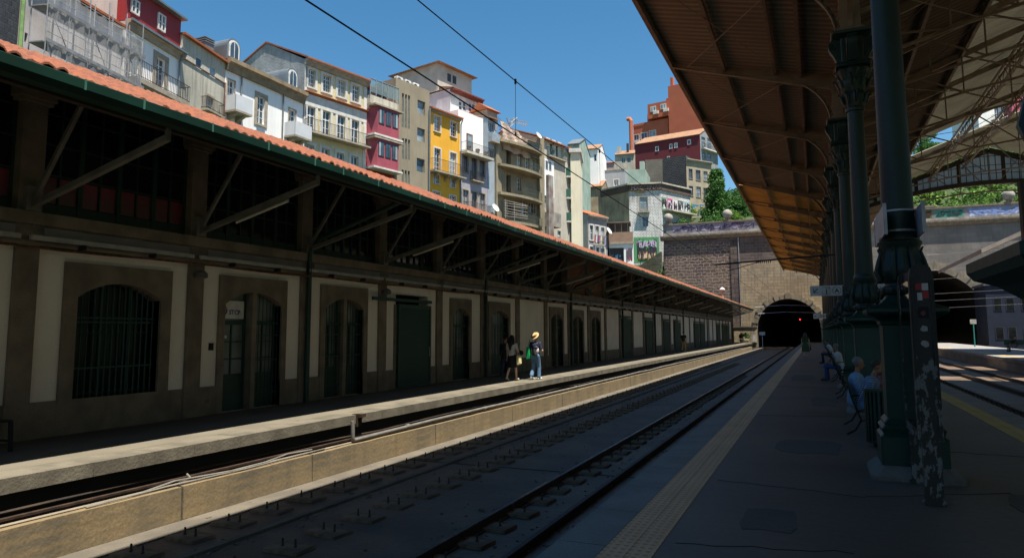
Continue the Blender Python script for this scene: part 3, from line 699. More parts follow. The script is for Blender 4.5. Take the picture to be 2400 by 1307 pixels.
for T in (T1, T2):
    cx, r, zs = T; mb = MB(); n = 24; L_ = 60
    P = [(cx-r, -1.2)]+[(cx-r*math.cos(PI*i/n), zs+r*math.sin(PI*i/n)) for i in range(n+1)]+[(cx+r, -1.2)]
    V = [(a, 0, b) for a, b in P]+[(a, L_, b) for a, b in P]; k = len(P)
    mb.add(V, [(i, i+1, k+i+1, k+i) for i in range(k-1)]+[tuple(range(k, 2*k))]); mb.build('tunnel_lining', mat('sooty tunnel lining', (0.03, 0.028, 0.026), (0.018, 0.017, 0.016), .5, .95, .3), TW)
# parapet
PW = thing('parapet', 'long graffiti covered parapet on top of the tunnel wall', 'parapet', (0, YW, 18.1))
par_m = mat('painted parapet', (0.26, 0.25, 0.26), (0.19, 0.18, 0.19), .5, .9, .3, streak=.3)
mb = MB(); mb.box(-23.5, 34, -.35, .35, .0, 1.75); mb.build('parapet_wall', par_m, PW)
mb = MB(); mb.box(-23.7, 34, -.5, .5, 1.75, 2.0); mb.box(12.9, 17.1, -.52, .55, 2.0, 2.35); mb.build('coping', granite, PW)
mb = MB(); mb.box(-23.6, 34, -.47, -.352, .002, .35); mb.build('footing_ledge', mat('pale ledge', (0.42, 0.40, 0.36), (0.25, 0.22, 0.19), .9, .9, .4, streak=.4), PW)
def scribble(mb, x0, x1, z0, z1, y, seed, w=.09, n=14, plane='xz'):
    """spray-can strokes: bent ribbons standing 5 mm proud of the wall"""
    rr = random.Random(seed); W = x1-x0; H = z1-z0; w = min(w, H*.4)
    for s in range(n):
        cx = x0+W*(s+.5)/n; pts = []; a = rr.uniform(0, 6)
        for k in range(rr.randint(4, 8)):
            pts.append((min(x1-w, max(x0+w, cx+rr.uniform(-.9, .9)*W/n)), z0+w+rr.uniform(0, 1)*(H-2*w)))
        for p, q in zip(pts, pts[1:]):
            d = Vector((q[0]-p[0], q[1]-p[1])); 
            if d.length < .02: continue
            d.normalize(); nrm = Vector((-d.y, d.x))*w/2; e = d*w/2; y -= .0006
            mb.add([(p[0]-e.x+nrm.x, y, p[1]-e.y+nrm.y), (p[0]-e.x-nrm.x, y, p[1]-e.y-nrm.y), (q[0]+e.x-nrm.x, y, q[1]+e.y-nrm.y), (q[0]+e.x+nrm.x, y, q[1]+e.y+nrm.y)], [(0, 1, 2, 3)])
def graf(parent, x0, x1, z0, z1, cols, seed, y=-.356, w=.1, backs=True):
    k = len(cols); 
    if backs:
        mb = MB(); mb.box(x0, x1, y, y+.002, z0, z1); mb.build('sprayed_ground', cmat(cols[0], .85), parent)
    for i, c in enumerate(cols[1:]):
        mb = MB(); scribble(mb, x0+.03, x1-.03, z0+.02, z1-.02, y-.035*i-.003, seed+i, w*(1.8-.5*i), max(2, int((x1-x0)/((z1-z0)*.7)))); mb.build('graffiti', cmat(c, .85), parent)
graf(PW, -22, -8.6, .4, 1.7, [(0.30, 0.26, 0.32), (0.42, 0.36, 0.46), (0.06, 0.04, 0.09)], 3)
graf(PW, -6.4, -1.5, .4, 1.65, [(0.16, 0.34, 0.28), (0.25, 0.4, 0.35), (0.08, 0.1, 0.12)], 9)
graf(PW, 14.2, 16.6, .3, 1.7, [(0.10, 0.14, 0.06), (0.6, 0.16, 0.05), (0.05, 0.03, 0.02)], 13, w=.16)
graf(PW, 17.0, 20.6, .3, 1.55, [(0.07, 0.25, 0.19), (0.05, 0.3, 0.24), (0.02, 0.05, 0.05)], 17, w=.14)
graf(PW, 21.2, 30.0, .1, 1.65, [(0.27, 0.28, 0.38), (0.5, 0.55, 0.8), (0.25, 0.33, 0.62)], 23, w=.18)
def ball_finial(x, lab):
    t = thing('ball_finial', lab, 'stone ball', (x, YW, 20.1 if x < 12 or x > 17 else 20.45))
    mb = MB(); mb.box(-.62, .62, -.5, .5, 0, .18); mb.lathe([(.55, .18), (.42, .28), (.34, .40)], 20); mb.build('pedestal', granite, t)
    mb = MB(); mb.ball((0, 0, 1.12), .80, 20); mb.build('ball', mat('weathered stone ball', (0.33, 0.31, 0.28), (0.2, 0.19, 0.17), 1.4, .9, .4, fine=.25), t, smooth=True)
ball_finial(-12.9, 'weathered stone ball on the parapet below the leafy trees')
ball_finial(-22.7, 'weathered stone ball at the left end of the parapet by the white warehouse')
ball_finial(26.4, 'weathered stone ball on the parapet right of the pale blue graffiti')
# cables and pipe on the wall
mb = MB(); mb.tube([(-11.3, -.25, 1), (-11.3, -.25, 17.2)], .07, 6); tag(mb.build('wall_pipe', steel_g, loc=(0, YW, 0)), 'thin vertical pipe running up beside the dark quoins of the tunnel wall', 'pipe')
# buttress block with ledge, planter at the foot left of the tunnel mouth
t = thing('stone_block', 'low stone block with a pale ledge left of the small tunnel mouth', 'stone block', (-10.3, 119.6, 0)); mb = MB(); mb.box(-2.1, 1.3, 0, 1.3, 0, 2.4); mb.build('block', ash, t); mb = MB(); mb.box(-2.2, 1.4, -.1, 1.35, 2.4, 2.58); mb.build('ledge', edge_st, t)
t = thing('planter', 'pale round planter with green leaves at the end of the left platform', 'planter', (-10.4, 114.8, 0))
mb = MB(); mb.lathe([(.55, 0), (.75, .5), (.7, .55), (.65, .45)], 20); mb.build('pot', mat('pale concrete pot', (0.5, 0.42, 0.33), None, 2, .8, .2), t)
LEAFM = {}
def leafmat(n, a, b):
    if n not in LEAFM:
        LEAFM[n] = mat('foliage '+n, a, tuple(c*.8 for c in b), .8, .6, 0, fine=0, trans=.3, spec=.25, amount=.25)
    return LEAFM[n]
def leaves(mb, c, rad, n, size, rr, squash=1.0):
    for _ in range(n):
        th = rr.uniform(0, 2*PI); z = rr.uniform(-1, 1); r = rr.uniform(.55, 1.0)**.6; q = math.sqrt(1-z*z)
        p = Vector((c[0]+rad*r*q*math.cos(th), c[1]+rad*r*q*math.sin(th), c[2]+rad*r*z*squash))
        a = Vector((rr.uniform(-1, 1), rr.uniform(-1, 1), rr.uniform(-1, 1))).normalized(); b = a.cross(Vector((rr.uniform(-1, 1), rr.uniform(-1, 1), rr.uniform(-1, 1)))).normalized()
        s = size*rr.uniform(.6, 1.3); mb.add([p-a*s, p+b*s*.5, p+a*s, p-b*s*.5], [(0, 1, 2, 3)])
rr = random.Random(5); mb = MB()
for _ in range(8): leaves(mb, (rr.uniform(-.7, .7), rr.uniform(-.4, .4), .8+rr.uniform(0, .5)), .35, 60, .13, rr)
mb.build('leaves', leafmat('bright', (0.10, 0.22, 0.04), (0.05, 0.13, 0.025)), t)
# post with a small white board on the track bed, white box
t = thing('track_sign', 'small white board on a thin grey post in front of the tunnel mouth', 'sign', (-6.8, 100.9, ZB))
mb = MB(); mb.tube([(0, 0, 0), (0, 0, 2.1)], .05, 8); mb.build('post', steel_g, t); mb = MB(); mb.box(-.36, .36, -.06, -.02, 2.1, 2.55); mb.build('board', cmat((0.5, 0.52, 0.55)), t)
mb = MB(); text_mb('PARAGEM', .13, (-.31, -.065, 2.34), (1, 0, 0), (0, 0, 1), mb=mb); mb.build('lettering', cmat((0.1, 0.1, 0.12)), t) if False else None
mb = MB(); mb.box(-.2, .2, 0, .2, 0, .9); tag(mb.build('switch_box', cmat((0.45, 0.46, 0.47)), loc=(-8.55, 110, 0.35)), 'light grey switch cabinet at the left jamb of the small tunnel', 'cabinet')
# red signal lamp in the tunnel
t = thing('tunnel_signal', 'glowing red signal deep inside the small tunnel mouth', 'signal', (-2.6, 131, ZB)); mb = MB(); mb.tube([(0, 0, 0), (0, 0, 4.1)], .06, 6); mb.box(-.18, .18, -.02, .2, 4.1, 5.0); mb.build('mast', darkm, t)
mb = MB(); mb.ball((0, -.08, 4.62), .08, 8); mb.build('lamp', mat('red lamp', (1, .02, .02), None, emit=6, bump=0, fine=0), t)

# ================================================================= IRON COLUMNS
ciron = mat('dark green cast iron', (0.008, 0.034, 0.026), (0.005, 0.022, 0.018), 1.5, 0.48, 0.06, fine=0.15, spec=.4, streak=.3)
ciron2 = mat('green painted pedestal', (0.009, 0.046, 0.031), (0.006, 0.033, 0.023), 1.2, 0.45, 0.08, fine=0.15, spec=.4, streak=.35)
stonep = mat('pale plinth stone', (0.21, 0.185, 0.16), (0.13, 0.115, 0.10), 2.5, 0.8, 0.5, fine=0.3)
CX = 1.03; CY = [10.30+7.3*i for i in range(15)]
def sqprof(mb, prof, chamf=0.0):
    """square moulded pedestal: profile of half-widths"""
    def ring(h, z):
        c = chamf*h
        return [(-h+c, -h, z), (h-c, -h, z), (h, -h+c, z), (h, h-c, z), (h-c, h, z), (-h+c, h, z), (-h, h-c, z), (-h, -h+c, z)]
    V = sum([ring(h, z) for h, z in prof], []); n = 8
    mb.add(V, [(j*n+k, j*n+(k+1) % n, (j+1)*n+(k+1) % n, (j+1)*n+k) for j in range(len(prof)-1) for k in range(n)]+[tuple(range(n-1, -1, -1)), tuple((len(prof)-1)*n+k for k in range(n))])
def make_column():
    t = thing('iron_column', '', 'column', (CX, CY[0], 0), 0, 'ornate green iron columns along the island platform')
    mb = MB(); sqprof(mb, [(.50, -.01), (.50, .05), (.38, .16)], .12); mb.build('plinth', stonep, t)
    mb = MB(); sqprof(mb, [(.365, .155), (.365, .50), (.33, .53), (.34, .57), (.35, .60), (.31, .64), (.315, .67), (.27, .72), (.27, 1.86), (.29, 1.88), (.30, 1.92), (.36, 1.97), (.43, 2.0), (.45, 2.03), (.45, 2.07), (.38, 2.10), (.27, 2.15), (.22, 2.20), (.19, 2.25)], .06)
    for s in (-1, 1):
        for ax in (0, 1):
            pass
    mb.build('pedestal', ciron2, t, smooth=False)
    def leafy(th, z):
        k = max(0, 1-abs(z-2.62)/.30); return 1+.07*k*math.cos(8*th)+.03*k*math.cos(24*th)
    mb = MB(); mb.lathe([(.19, 2.24), (.25, 2.27), (.265, 2.31), (.25, 2.35), (.20, 2.37), (.19, 2.40), (.23, 2.44), (.275, 2.50), (.285, 2.56), (.27, 2.64), (.235, 2.74), (.22, 2.82), (.235, 2.87), (.255, 2.90), (.26, 2.93), (.23, 2.95), (.235, 2.98), (.215, 3.02), (.195, 3.06)], 48, mod=leafy)
    for i in range(12):
        a = 2*PI*i/12; mb.ball((.255*math.cos(a), .255*math.sin(a), 2.31), .035, 6)
    for i in range(8):
        a = 2*PI*(i+.5)/8; c_, s_ = math.cos(a), math.sin(a)
        mb.tube([(.26*c_, .26*s_, 2.44), (.30*c_, .30*s_, 2.56), (.27*c_, .27*s_, 2.70), (.24*c_, .24*s_, 2.80), (.27*c_, .27*s_, 2.86)], [.03, .035, .025, .02, .012], 6)
    mb.build('urn_base', ciron, t, smooth=True)
    mb = MB(); mb.lathe([(.195, 3.055), (.188, 3.3), (.182, 4.5), (.172, 5.8), (.165, 6.80)], 32); mb.build('shaft', ciron, t, smooth=True)
    cap = MB(); cap.lathe([(.165, 6.79), (.20, 6.80), (.21, 6.84), (.20, 6.88), (.17, 6.90)], 24)
    def lf(th, z): return 1+.10*math.cos(8*th)*(1 if z < 7.3 else .6)+.04*math.cos(16*th+z*20)
    cap.lathe([(.175, 6.90), (.21, 6.98), (.25, 7.14), (.245, 7.2), (.22, 7.24), (.27, 7.36), (.31, 7.50), (.29, 7.54), (.33, 7.66), (.38, 7.74), (.36, 7.78), (.30, 7.82)], 48, mod=lf)
    sqprof(cap, [(.36, 7.80), (.38, 7.84), (.36, 7.90), (.24, 7.92), (.24, 8.5), (.30, 8.52), (.42, 8.56), (.44, 8.62)], .1)
    for i in range(8):
        a = 2*PI*i/8+.2; c_, s_ = math.cos(a), math.sin(a)
        cap.tube([(.24*c_, .24*s_, 6.98), (.29*c_, .29*s_, 7.15), (.35*c_, .35*s_, 7.22), (.36*c_, .36*s_, 7.17)], [.03, .035, .03, .015], 5)
        a += .39; c_, s_ = math.cos(a), math.sin(a)
        cap.tube([(.29*c_, .29*s_, 7.34), (.35*c_, .35*s_, 7.52), (.42*c_, .42*s_, 7.60), (.43*c_, .43*s_, 7.54)], [.03, .035, .03, .015], 5)
    for i in range(4):
        a = PI/2*i; M_ = Matrix.Rotation(a, 4, 'Z'); cap.M = M_
        cap.prism([(.22, 7.92), (.30, 7.94), (.34, 8.02), (.40, 8.16), (.47, 8.28), (.50, 8.38), (.48, 8.46), (.42, 8.52), (.22, 8.52)], 'y', -.10, .10)
        for s in (-1, 1):
            cap.tube([(.22, s*.11, 7.98)]+[(.40+(.02+.075*(1-k/14))*math.cos(-1.4+k*.75), s*.115, 8.37+(.02+.075*(1-k/14))*math.sin(-1.4+k*.75)) for k in range(12)], .018, 5)
        cap.M = None
    cap.build('capital', ciron, t, smooth=True)
    return t
col0 = make_column(); cols = [col0]
ordn = ['nearest', 'second', 'third', 'fourth', 'fifth', 'sixth', 'seventh', 'eighth', 'ninth', 'tenth', 'eleventh', 'twelfth', 'thirteenth', 'fourteenth', 'farthest']
for i, y in enumerate(CY):
    c = col0 if i == 0 else copy_tree(col0); c.location = (CX, y, 0); 
    c['label'] = 'green cast iron column with ornate urn base, %s of the row on the island platform' % ordn[i]
for i in (-1,):
    c = copy_tree(col0); c.location = (CX, CY[0]-7.3, 0); c['label'] = 'green cast iron column just behind the camera position'

# ================================================================= CANOPIES
brown = mat('brown painted canopy sheet', (0.27, 0.248, 0.19), (0.195, 0.178, 0.137), 0.7, 0.7, 0.1, fine=0.15, wave=('Y', 0.98175, .5))  # bands darken the troughs: corrugation shade put into the colour
brown_d = mat('brown painted ironwork', (0.20, 0.155, 0.10), (0.13, 0.10, 0.066), 2.5, 0.6, 0.1, fine=0.15)
PC = thing('platform_canopy', 'brown corrugated platform canopy on arched brackets rising outwards from the green columns', 'canopy', (0, 0, 0))
XE, ZE, XC, ZC = -4.38, 11.50, 1.0, 10.25
csl = (ZE-ZC)/(XC-XE)
def cz(x): return ZC+(XC-x)*csl
def corr(mb, x0, z0, x1, z1, ya, yb, per=.16, amp=.028, cuts=2):
    n = int((yb-ya)/per*4); V = []
    for j in range(cuts+1):
        t = j/cuts
        for i in range(n+1):
            V.append((x0+(x1-x0)*t, ya+i*per/4, z0+(z1-z0)*t+amp*(0, .8, 1, .8)[i % 4]))
    mb.add(V, [(j*(n+1)+i, j*(n+1)+i+1, (j+1)*(n+1)+i+1, (j+1)*(n+1)+i) for j in range(cuts) for i in range(n)])
YCE = 119.6
mb = MB(); corr(mb, XE-.12, cz(XE-.12)+.02, 1.0, cz(1.0)+.02, -30, 48.5, .32, .055, 1); mb.build('roof_sheet', brown, PC)
mb = MB(); corr(mb, XE-.12, cz(XE-.12)+.02, 1.0, cz(1.0)+.02, 48.51, YCE, .32, .055, 1); mb.build('bounce_lit_roof_sheet', mat('canopy sheet with bounce glow', (0.56, 0.36, 0.095), (0.44, 0.28, 0.075), 0.7, 0.7, 0.1, fine=0.12, wave=('Y', 0.98175, .6)), PC, label='tunnel end roof sheets with golden bounce light in their colour')  # golden bounce light and trough shade painted into the far sheets
mb = MB(); mb.box(1.0, 1.04, -30, YCE, 9.9, 10.5); mb.build('valley_light_stop', brown_d, PC)  # thin plate added to stop sun slipping between canopy and shed
mb = MB(); mb.box(XE-.10, XE+.03, -30, YCE, cz(XE)-.22, cz(XE)+.16); mb.box(XE-.15, XE-.10, -30, YCE, cz(XE)-.05, cz(XE)+.14); mb.build('edge_gutter', brown_d, PC)
for px in (1644, 1791):
    r = ray(px, 0); q = r.x/r.z; x = q*(ZC+XC*csl-EYE)/(1+q*csl)
    mb = MB(); mb.bar((x, -30, cz(x)-.12), (x, YCE, cz(x)-.12), .09, .22); mb.build('purlin', brown_d, PC)
mb = MB(); mb.bar((-.15, -30, cz(-.15)-.14), (-.15, YCE, cz(-.15)-.14), .10, .26); mb.build('purlin', brown_d, PC)
for i, y in enumerate(CY):
    mb = MB()
    # chord: web plate with long slots and two flanges
    def zt_(x): return cz(x)-.05
    def dep(x): return .18+.36*(x-XE)/(XC-XE)
    for a, b, slot in ((XE+.03, -3.85, 0), (-3.85, -2.85, 1), (-2.85, -2.5, 0), (-2.5, -1.0, 0), (-1.0, .9, 0)):
        za, zb_ = zt_(a), zt_(b); da, db = dep(a), dep(b)
        if slot:
            mb.add([(a, y, za), (b, y, zb_), (b, y, zb_-.07), (a, y, za-.07)], [(0, 1, 2, 3)]); mb.add([(a, y, za-da+.06), (b, y, zb_-db+.06), (b, y, zb_-db), (a, y, za-da)], [(0, 1, 2, 3)])
        else: mb.add([(a, y, za), (b, y, zb_), (b, y, zb_-db), (a, y, za-da)], [(0, 1, 2, 3)])
    mb.bar((XE, y, zt_(XE)-dep(XE)), (.9, y, zt_(.9)-dep(.9)), .14, .025)
    # arch from the capital up to the chord
    pts = []; x0_, z0_ = .72, 8.66; x1_, z1_ = -2.2, zt_(-2.2)-dep(-2.2)
    n = 14
    for k in range(n+1):
        a = PI/2*k/n; pts.append((x0_-(x0_-x1_)*(1-math.cos(a)), z0_+(z1_-z0_)*math.sin(a)))
    for p, q in zip(pts, pts[1:]): mb.bar((p[0], y, p[1]), (q[0], y, q[1]), .12, .03)
    # spandrel plate near the column and near the tip
    for p, q in zip(pts, pts[1:]):
        w1 = .14; ys_ = y+.012; mb.add([(p[0], ys_, p[1]), (q[0], ys_, q[1]), (q[0]+.03, ys_, q[1]+w1*.9), (p[0]+.09, ys_, p[1]+w1*.6)], [(0, 1, 2, 3)])
    mb.bar((-.9, y, zt_(-.9)-dep(-.9)), (-.35, y, pts[7][1]), .03, .05) if False else None
    mb.build('rib', brown_d, PC)
    mb = MB(); mb.box(.80, 1.24, y-.20, y+.20, 8.63, 10.15); 
    for s in (-.19, .19):
        for k in range(7): mb.box(.785, .80, y+s-.015, y+s+.015, 8.8+k*.18, 8.83+k*.18)
    mb.box(.74, 1.30, y-.26, y+.26, 8.625, 8.75); mb.build('post', brown_d, PC)
    if i < len(CY)-1:
        y2 = CY[i+1]; mb = MB(); mb.bar((1.02, y+.2, 9.55), (1.02, y2-.2, 9.55), .16, .08); mb.bar((1.02, y+.2, 10.12), (1.02, y2-.2, 10.12), .3, .1)
        for k in range(6):
            a = y+.25+k*1.13; mb.bar((1.0, a, 9.58), (1.0, a+1.13, 10.08), .04, .06); mb.bar((1.04, a, 10.08), (1.04, a+1.13, 9.58), .04, .06)
        for s in (1, -1):
            yy = y if s > 0 else y2
            pts = [(1.02, yy+s*(.2+1.7*(1-math.cos(PI/2*k/8))), 8.75+.8*math.sin(PI/2*k/8)) for k in range(9)]
            for p, q in zip(pts, pts[1:]): mb.bar(p, q, .12, .05)
        mb.build('girder', brown_d, PC)
    # wind bracing in the sheet plane
    if i < len(CY)-1:
        mb = MB()
        for s in (0, 1):
            mb.tube([(-3.9, CY[i+s], cz(-3.9)-.22), (-.4, CY[i+1-s], cz(-.4)-.30)], .014, 5)
        mb.build('tie_rod', brown_d, PC)

# shed roof to the right of the columns
RS = thing('train_shed', 'wide gabled train shed roof with lattice trusses and a glazed far gable', 'train shed roof', (0, 0, 0))
SR0 = 10.02; SRS = .37; XR = 10.9; XRR = 20.8
def sz(x): return SR0+(x-1)*SRS if x <= XR else SR0+(XRR-x+0)*SRS*(XR-1)/(XRR-XR)
YG = 54.2
dark_sh = mat('old brown shed sheet', (0.17, 0.12, 0.075), (0.12, 0.085, 0.055), 0.8, 0.8, 0.1, wave=('Y', 0.98175, .5))  # darker bands paint shade along the corrugations
light_sh = mat('pale shed sheet', (0.23, 0.21, 0.145), (0.16, 0.147, 0.10), 0.8, 0.7, 0.1, fine=.15, trans=.12, wave=('Y', 0.748, .45))  # corrugation shade painted as bands at the sheet pitch
mb = MB(); corr(mb, 1.05, sz(1.05)+.1, 5.16, sz(5.16)+.1, -30, YCE, .32, .05, 1); mb.build('brown_sheet', dark_sh, RS)
mb = MB(); corr(mb, 5.165, sz(5.165)+.1, XR, sz(XR)+.1, -30, 42.2, .42, .075, 1); corr(mb, 5.165, sz(5.165)+.1, XR, sz(XR)+.1, 45.6, YG, .42, .075, 1); mb.build('pale_sheet', light_sh, RS)
mb = MB(); corr(mb, XR, sz(XR)+.1, XRR, sz(XRR)+.1, -30, 42.2, .42, .075, 1); corr(mb, XR, sz(XR)+.1, XRR, sz(XRR)+.1, 45.6, YG, .42, .075, 1); mb.build('pale_sheet', light_sh, RS)
trm = mat('shed truss paint', (0.26, 0.20, 0.13), (0.16, 0.12, 0.08), 2.5, .6, .1)
for i in [-2, -1, 0, 1, 2, 3, 4, 5, 6, 8, 10, 12]:
    y = 10.3+3.65*i; 
    if i == 12: y = YG
    mb = MB()
    def bz(x): return 9.1+1.75*math.sin(PI*(x-1)/(XRR-1)) if True else 0
    nodes = [1.05, 3.65, 5.16, 7.4, 9.2, XR, 12.6, 14.4, 16.64, 18.15, 20.75]
    for a, b in zip(nodes, nodes[1:]):
        mb.bar((a, y, sz(a)-.04), (b, y, sz(b)-.04), .10, .20); mb.bar((a, y, bz(a)), (b, y, bz(b)), .08, .08)
    for k, x in enumerate(nodes[1:-1]): mb.bar((x, y, sz(x)-.05), (x, y, bz(x)), .045, .045)
    for k, (a, b) in enumerate(zip(nodes, nodes[1:])):
        if k < 5: mb.bar((a, y, sz(a)-.05), (b, y, bz(b)), .05, .05)
        else: mb.bar((a, y, bz(a)), (b, y, sz(b)-.05), .05, .05)
    mb.build('truss', trm, RS)
# longitudinal lattice girders and purlins
def lattice(x, zt, zb_, name='lattice_girder'):
    mb = MB(); mb.bar((x-.09, 0, zt), (x-.09, YG, zt), .06, .08); mb.bar((x+.09, 0, zt), (x+.09, YG, zt), .06, .08); mb.bar((x, 0, zb_), (x, YG, zb_), .14, .06)
    k = 0
    while k*.5 < YG-1:
        mb.bar((x, k*.5, zb_ if k % 2 else zt), (x, (k+1)*.5, zt if k % 2 else zb_), .022, .03); k += 1
    mb.build(name, trm, RS)
for x in (7.4, 9.4, 12.6): lattice(x, sz(x)-.1, sz(x)-.62)
for x in (3.3, 5.16):
    mb = MB(); mb.bar((x, 0, sz(x)-.02), (x, YG, sz(x)-.02), .10, .2); mb.build('purlin', trm, RS)
mb = MB()
for i in range(6):
    y = 10.3+7.3*i
    for (a, b) in ((1.1, 5.16), (5.16, 10.8)): mb.tube([(a, y, sz(a)-.2), (b, y+7.3, sz(b)-.2)], .015, 5); mb.tube([(b, y, sz(b)-.2), (a, y+7.3, sz(a)-.2)], .015, 5)
mb.build('tie_rods', trm, RS)
# glazed gable at the far end
gl = mat('frosted gable glass', (0.34, 0.42, 0.42), (0.26, 0.34, 0.34), 0.5, .3, 0, fine=0, trans=.45)
def garch(x): return 9.3+2.2*math.sin(PI*max(0, min(1, (x-1)/(XRR-1))))**.75
N_ = 40; xs_ = [1.1+(XRR-1.2)*i/N_ for i in range(N_+1)]
mb = MB()
for a, b in zip(xs_, xs_[1:]): mb.quad((a, YG+.12, min(garch(a), sz(a))), (b, YG+.12, min(garch(b), sz(b))), (b, YG+.12, sz(b)), (a, YG+.12, sz(a)))
mb.build('gable_glass', gl, RS)
mb = MB()
for a, b in zip(xs_, xs_[1:]): mb.bar((a, YG+.05, garch(a)-.05), (b, YG+.05, garch(b)-.05), .3, .28); mb.bar((a, YG, sz(a)-.1), (b, YG, sz(b)-.1), .3, .3)
k = 0; x = 1.6
while x < XRR:
    if sz(x) > garch(x)+.2: mb.bar((x, YG+.05, garch(x)), (x, YG+.05, sz(x)), .22 if k % 6 == 0 else .035, .06, up=(0, 1, 0))
    x += .42; k += 1
for dz in (.55, 1.1, 1.7):
    for a, b in zip(xs_, xs_[1:]):
        if garch(b)+dz < sz(b): mb.bar((a, YG+.05, garch(a)+dz), (b, YG+.05, garch(b)+dz), .04, .03)
mb.build('gable_frame', mat('gable ironwork', (0.05, 0.04, 0.032), (0.03, 0.025, 0.02), 2, .6, .1), RS)
# far right canopy, kiosk building, mast
FC = thing('far_canopy', 'thin sloping concrete canopy over the far platform at the right', 'canopy', (11.2, 60, 0))
mb = MB(); mb.add([(0, 0, 7.35), (9, 0, 11.6), (9, 20, 11.6), (0, 20, 7.35), (0, 0, 7.65), (9, 0, 11.9), (9, 20, 11.9), (0, 20, 7.65)], [(3,2,1,0),(4,5,6,7),(0,1,5,4),(1,2,6,5),(2,3,7,6),(3,0,4,7)]); mb.build('slab', mat('canopy concrete', (0.40, 0.36, 0.32), (0.3, 0.26, 0.23), 1, .8, .2), FC)
mb = MB()
for y in (1, 18): mb = MB(); mb.box(7.5, 7.8, y, y+.3, 0, 10.8); mb.build('support', darkm, FC)
KB = thing('kiosk_building', 'dark blue two storey service building at the far right platform end', 'building', (21, 112, -.85))
mb = MB(); mb.box(0, 9, 0, 7.5, 0, 8.6); mb.build('wall', mat('dark blue wall', (0.010, 0.019, 0.042), (0.008, 0.014, 0.03), .8, .7, .1), KB)
mb = MB(); mb.box(-.2, 9.2, -.2, 7.7, 8.6, 8.9); mb.build('roof', cmat((0.12, 0.12, 0.14)), KB)
for x in (.8, 2.2, 3.9, 5.4):
    for z in (1.4, 5.2):
        mb = MB(); mb.box(x, x+.95, -.04, .02, z, z+1.7); f = mb.build('window', cmat((0.03, 0.04, 0.06)), KB); mb = MB(); mb.box(x+.08, x+.87, -.05, -.035, z+.08, z+1.62); mb.build('pane', glass_d, f)
t = thing('platform_lamp_post', 'slim teal post with a small white sign on the far platform', 'sign', (at_z(2285, 812, 0).x, at_z(2285, 812, 0).y, 0))
mb = MB(); mb.tube([(0, 0, 0), (0, 0, 2.6)], .06, 8); mb.build('post', cmat((0.02, 0.22, 0.19)), t); mb = MB(); mb.box(-.3, .3, -.05, -.01, 2.5, 3.0); mb.build('board', cmat((0.45, 0.43, 0.38)), t)
t = thing('catenary_mast', 'dark steel mast with an orange band cut off by the right border', 'mast', (at_y(2398, 600, 33).x+.25, 33, 0))
mb = MB(); mb.box(-.22, .22, -.2, .2, -.9, 7.6); mb.build('pole', mat('dark mast paint', (0.03, 0.035, 0.04), None, 2, .5, .1), t); mb = MB(); mb.box(-.225, .225, -.205, .205, 4.5, 5.1); mb.build('orange_band', cmat((0.45, 0.10, 0.03)), t)

# overhead wires
wm = mat('overhead wire', (0.03, 0.03, 0.035), None, 3, .5, 0, fine=0)
XWI = -4.25
r = ray(1208, 190); zm = EYE+XWI*r.z/r.x; r = ray(1208, 318); zc_ = EYE+XWI*r.z/r.x
mb = MB(); mb.tube([(XWI, 2, zm), (XWI, 10.4, zm+.0), (XWI, 34, zm+.02), (XWI, 58, zm+.3), (XWI+.15, 90, zm+.1), (XWI+.4, 125, zm-.1)], .0085, 6)
tag(mb.build('messenger_wire', wm), 'upper overhead wire crossing the sky above the tracks', 'wire')
mb = MB(); mb.tube([(XWI, 2, zc_), (XWI, 125, zc_)], .0095, 6); tag(mb.build('contact_wire', wm), 'lower overhead wire passing in front of the house fronts', 'wire')
for k, px in enumerate((1208, 1405)):
    r = ray(px, 190 if k == 0 else 350); y = XWI*r.y/r.x
    mb = MB(); mb.tube([(0, 0, zc_), (0, 0, zm)], .004, 5); mb.lathe([(.02, -.05), (.02, .03)], 6, (0, 0, zm)); mb.lathe([(.014, 0), (.014, .05)], 6, (0, 0, zc_))
    tag(mb.build('wire_dropper', wm, loc=(XWI, y, 0)), ['thin dropper hanging between the wires before the open sky', 'thin dropper hanging between the wires left of the salmon building'][k], 'dropper')
t = thing('cantilever', 'dark insulated cantilever arm reaching from the columns over the track', 'catenary arm', (CX, 0, 0))
p0 = at_x(1675, 620, XWI-.3); yy = p0.y; zz = p0.z
mb = MB(); mb.tube([(0, yy, zz+.25), (XWI-.3-CX, yy, zz)], .045, 6); mb.tube([(XWI+2-CX, yy, zz+.1), (XWI+.3-CX, yy, zz-.35)], .02, 6); mb.build('arm', wm, t)
mb = MB()
for k in range(8): mb.lathe([(.02, 0), (.09, .02), (.02, .04)], 8, (0, 0, 0)) if False else mb.tube([(-3.6+k*.09, yy, zz+.06), (-3.57+k*.09, yy, zz+.061)], .09, 8)
mb.build('insulator', cmat((0.06, 0.04, 0.035)), t)
for k, z in enumerate((9.6, 8.2, 7.4, 5.9, 5.2, 4.4)):
    mb = MB(); mb.tube([(2, 84+k*3, z+.5), (11.5, 84+k*3, z), (24, 84+k*3, z+.5)], .010, 5)
    mb.tube([(10.8, 84+k*3, z+.01), (12.0, 84+k*3, z)], .04, 6)
    tag(mb.build('span_wire', mat('dull wire', (.16, .16, .16), None, 3, .6, 0)), 'pale span wire across the large tunnel mouth, %s from the top' % ['first', 'second', 'third', 'fourth', 'fifth', 'sixth'][k], 'wire', )
for k in range(2):
    mb = MB(); mb.tube([(-7.5, 100+k*4, 5.0-.8*k), (-4, 100+k*4, 5.2-.8*k), (0, 100+k*4, 5.05-.8*k)], .03, 5); tag(mb.build('span_wire', steel_g), ['upper', 'lower'][k]+' pale span wire across the small tunnel mouth', 'wire')

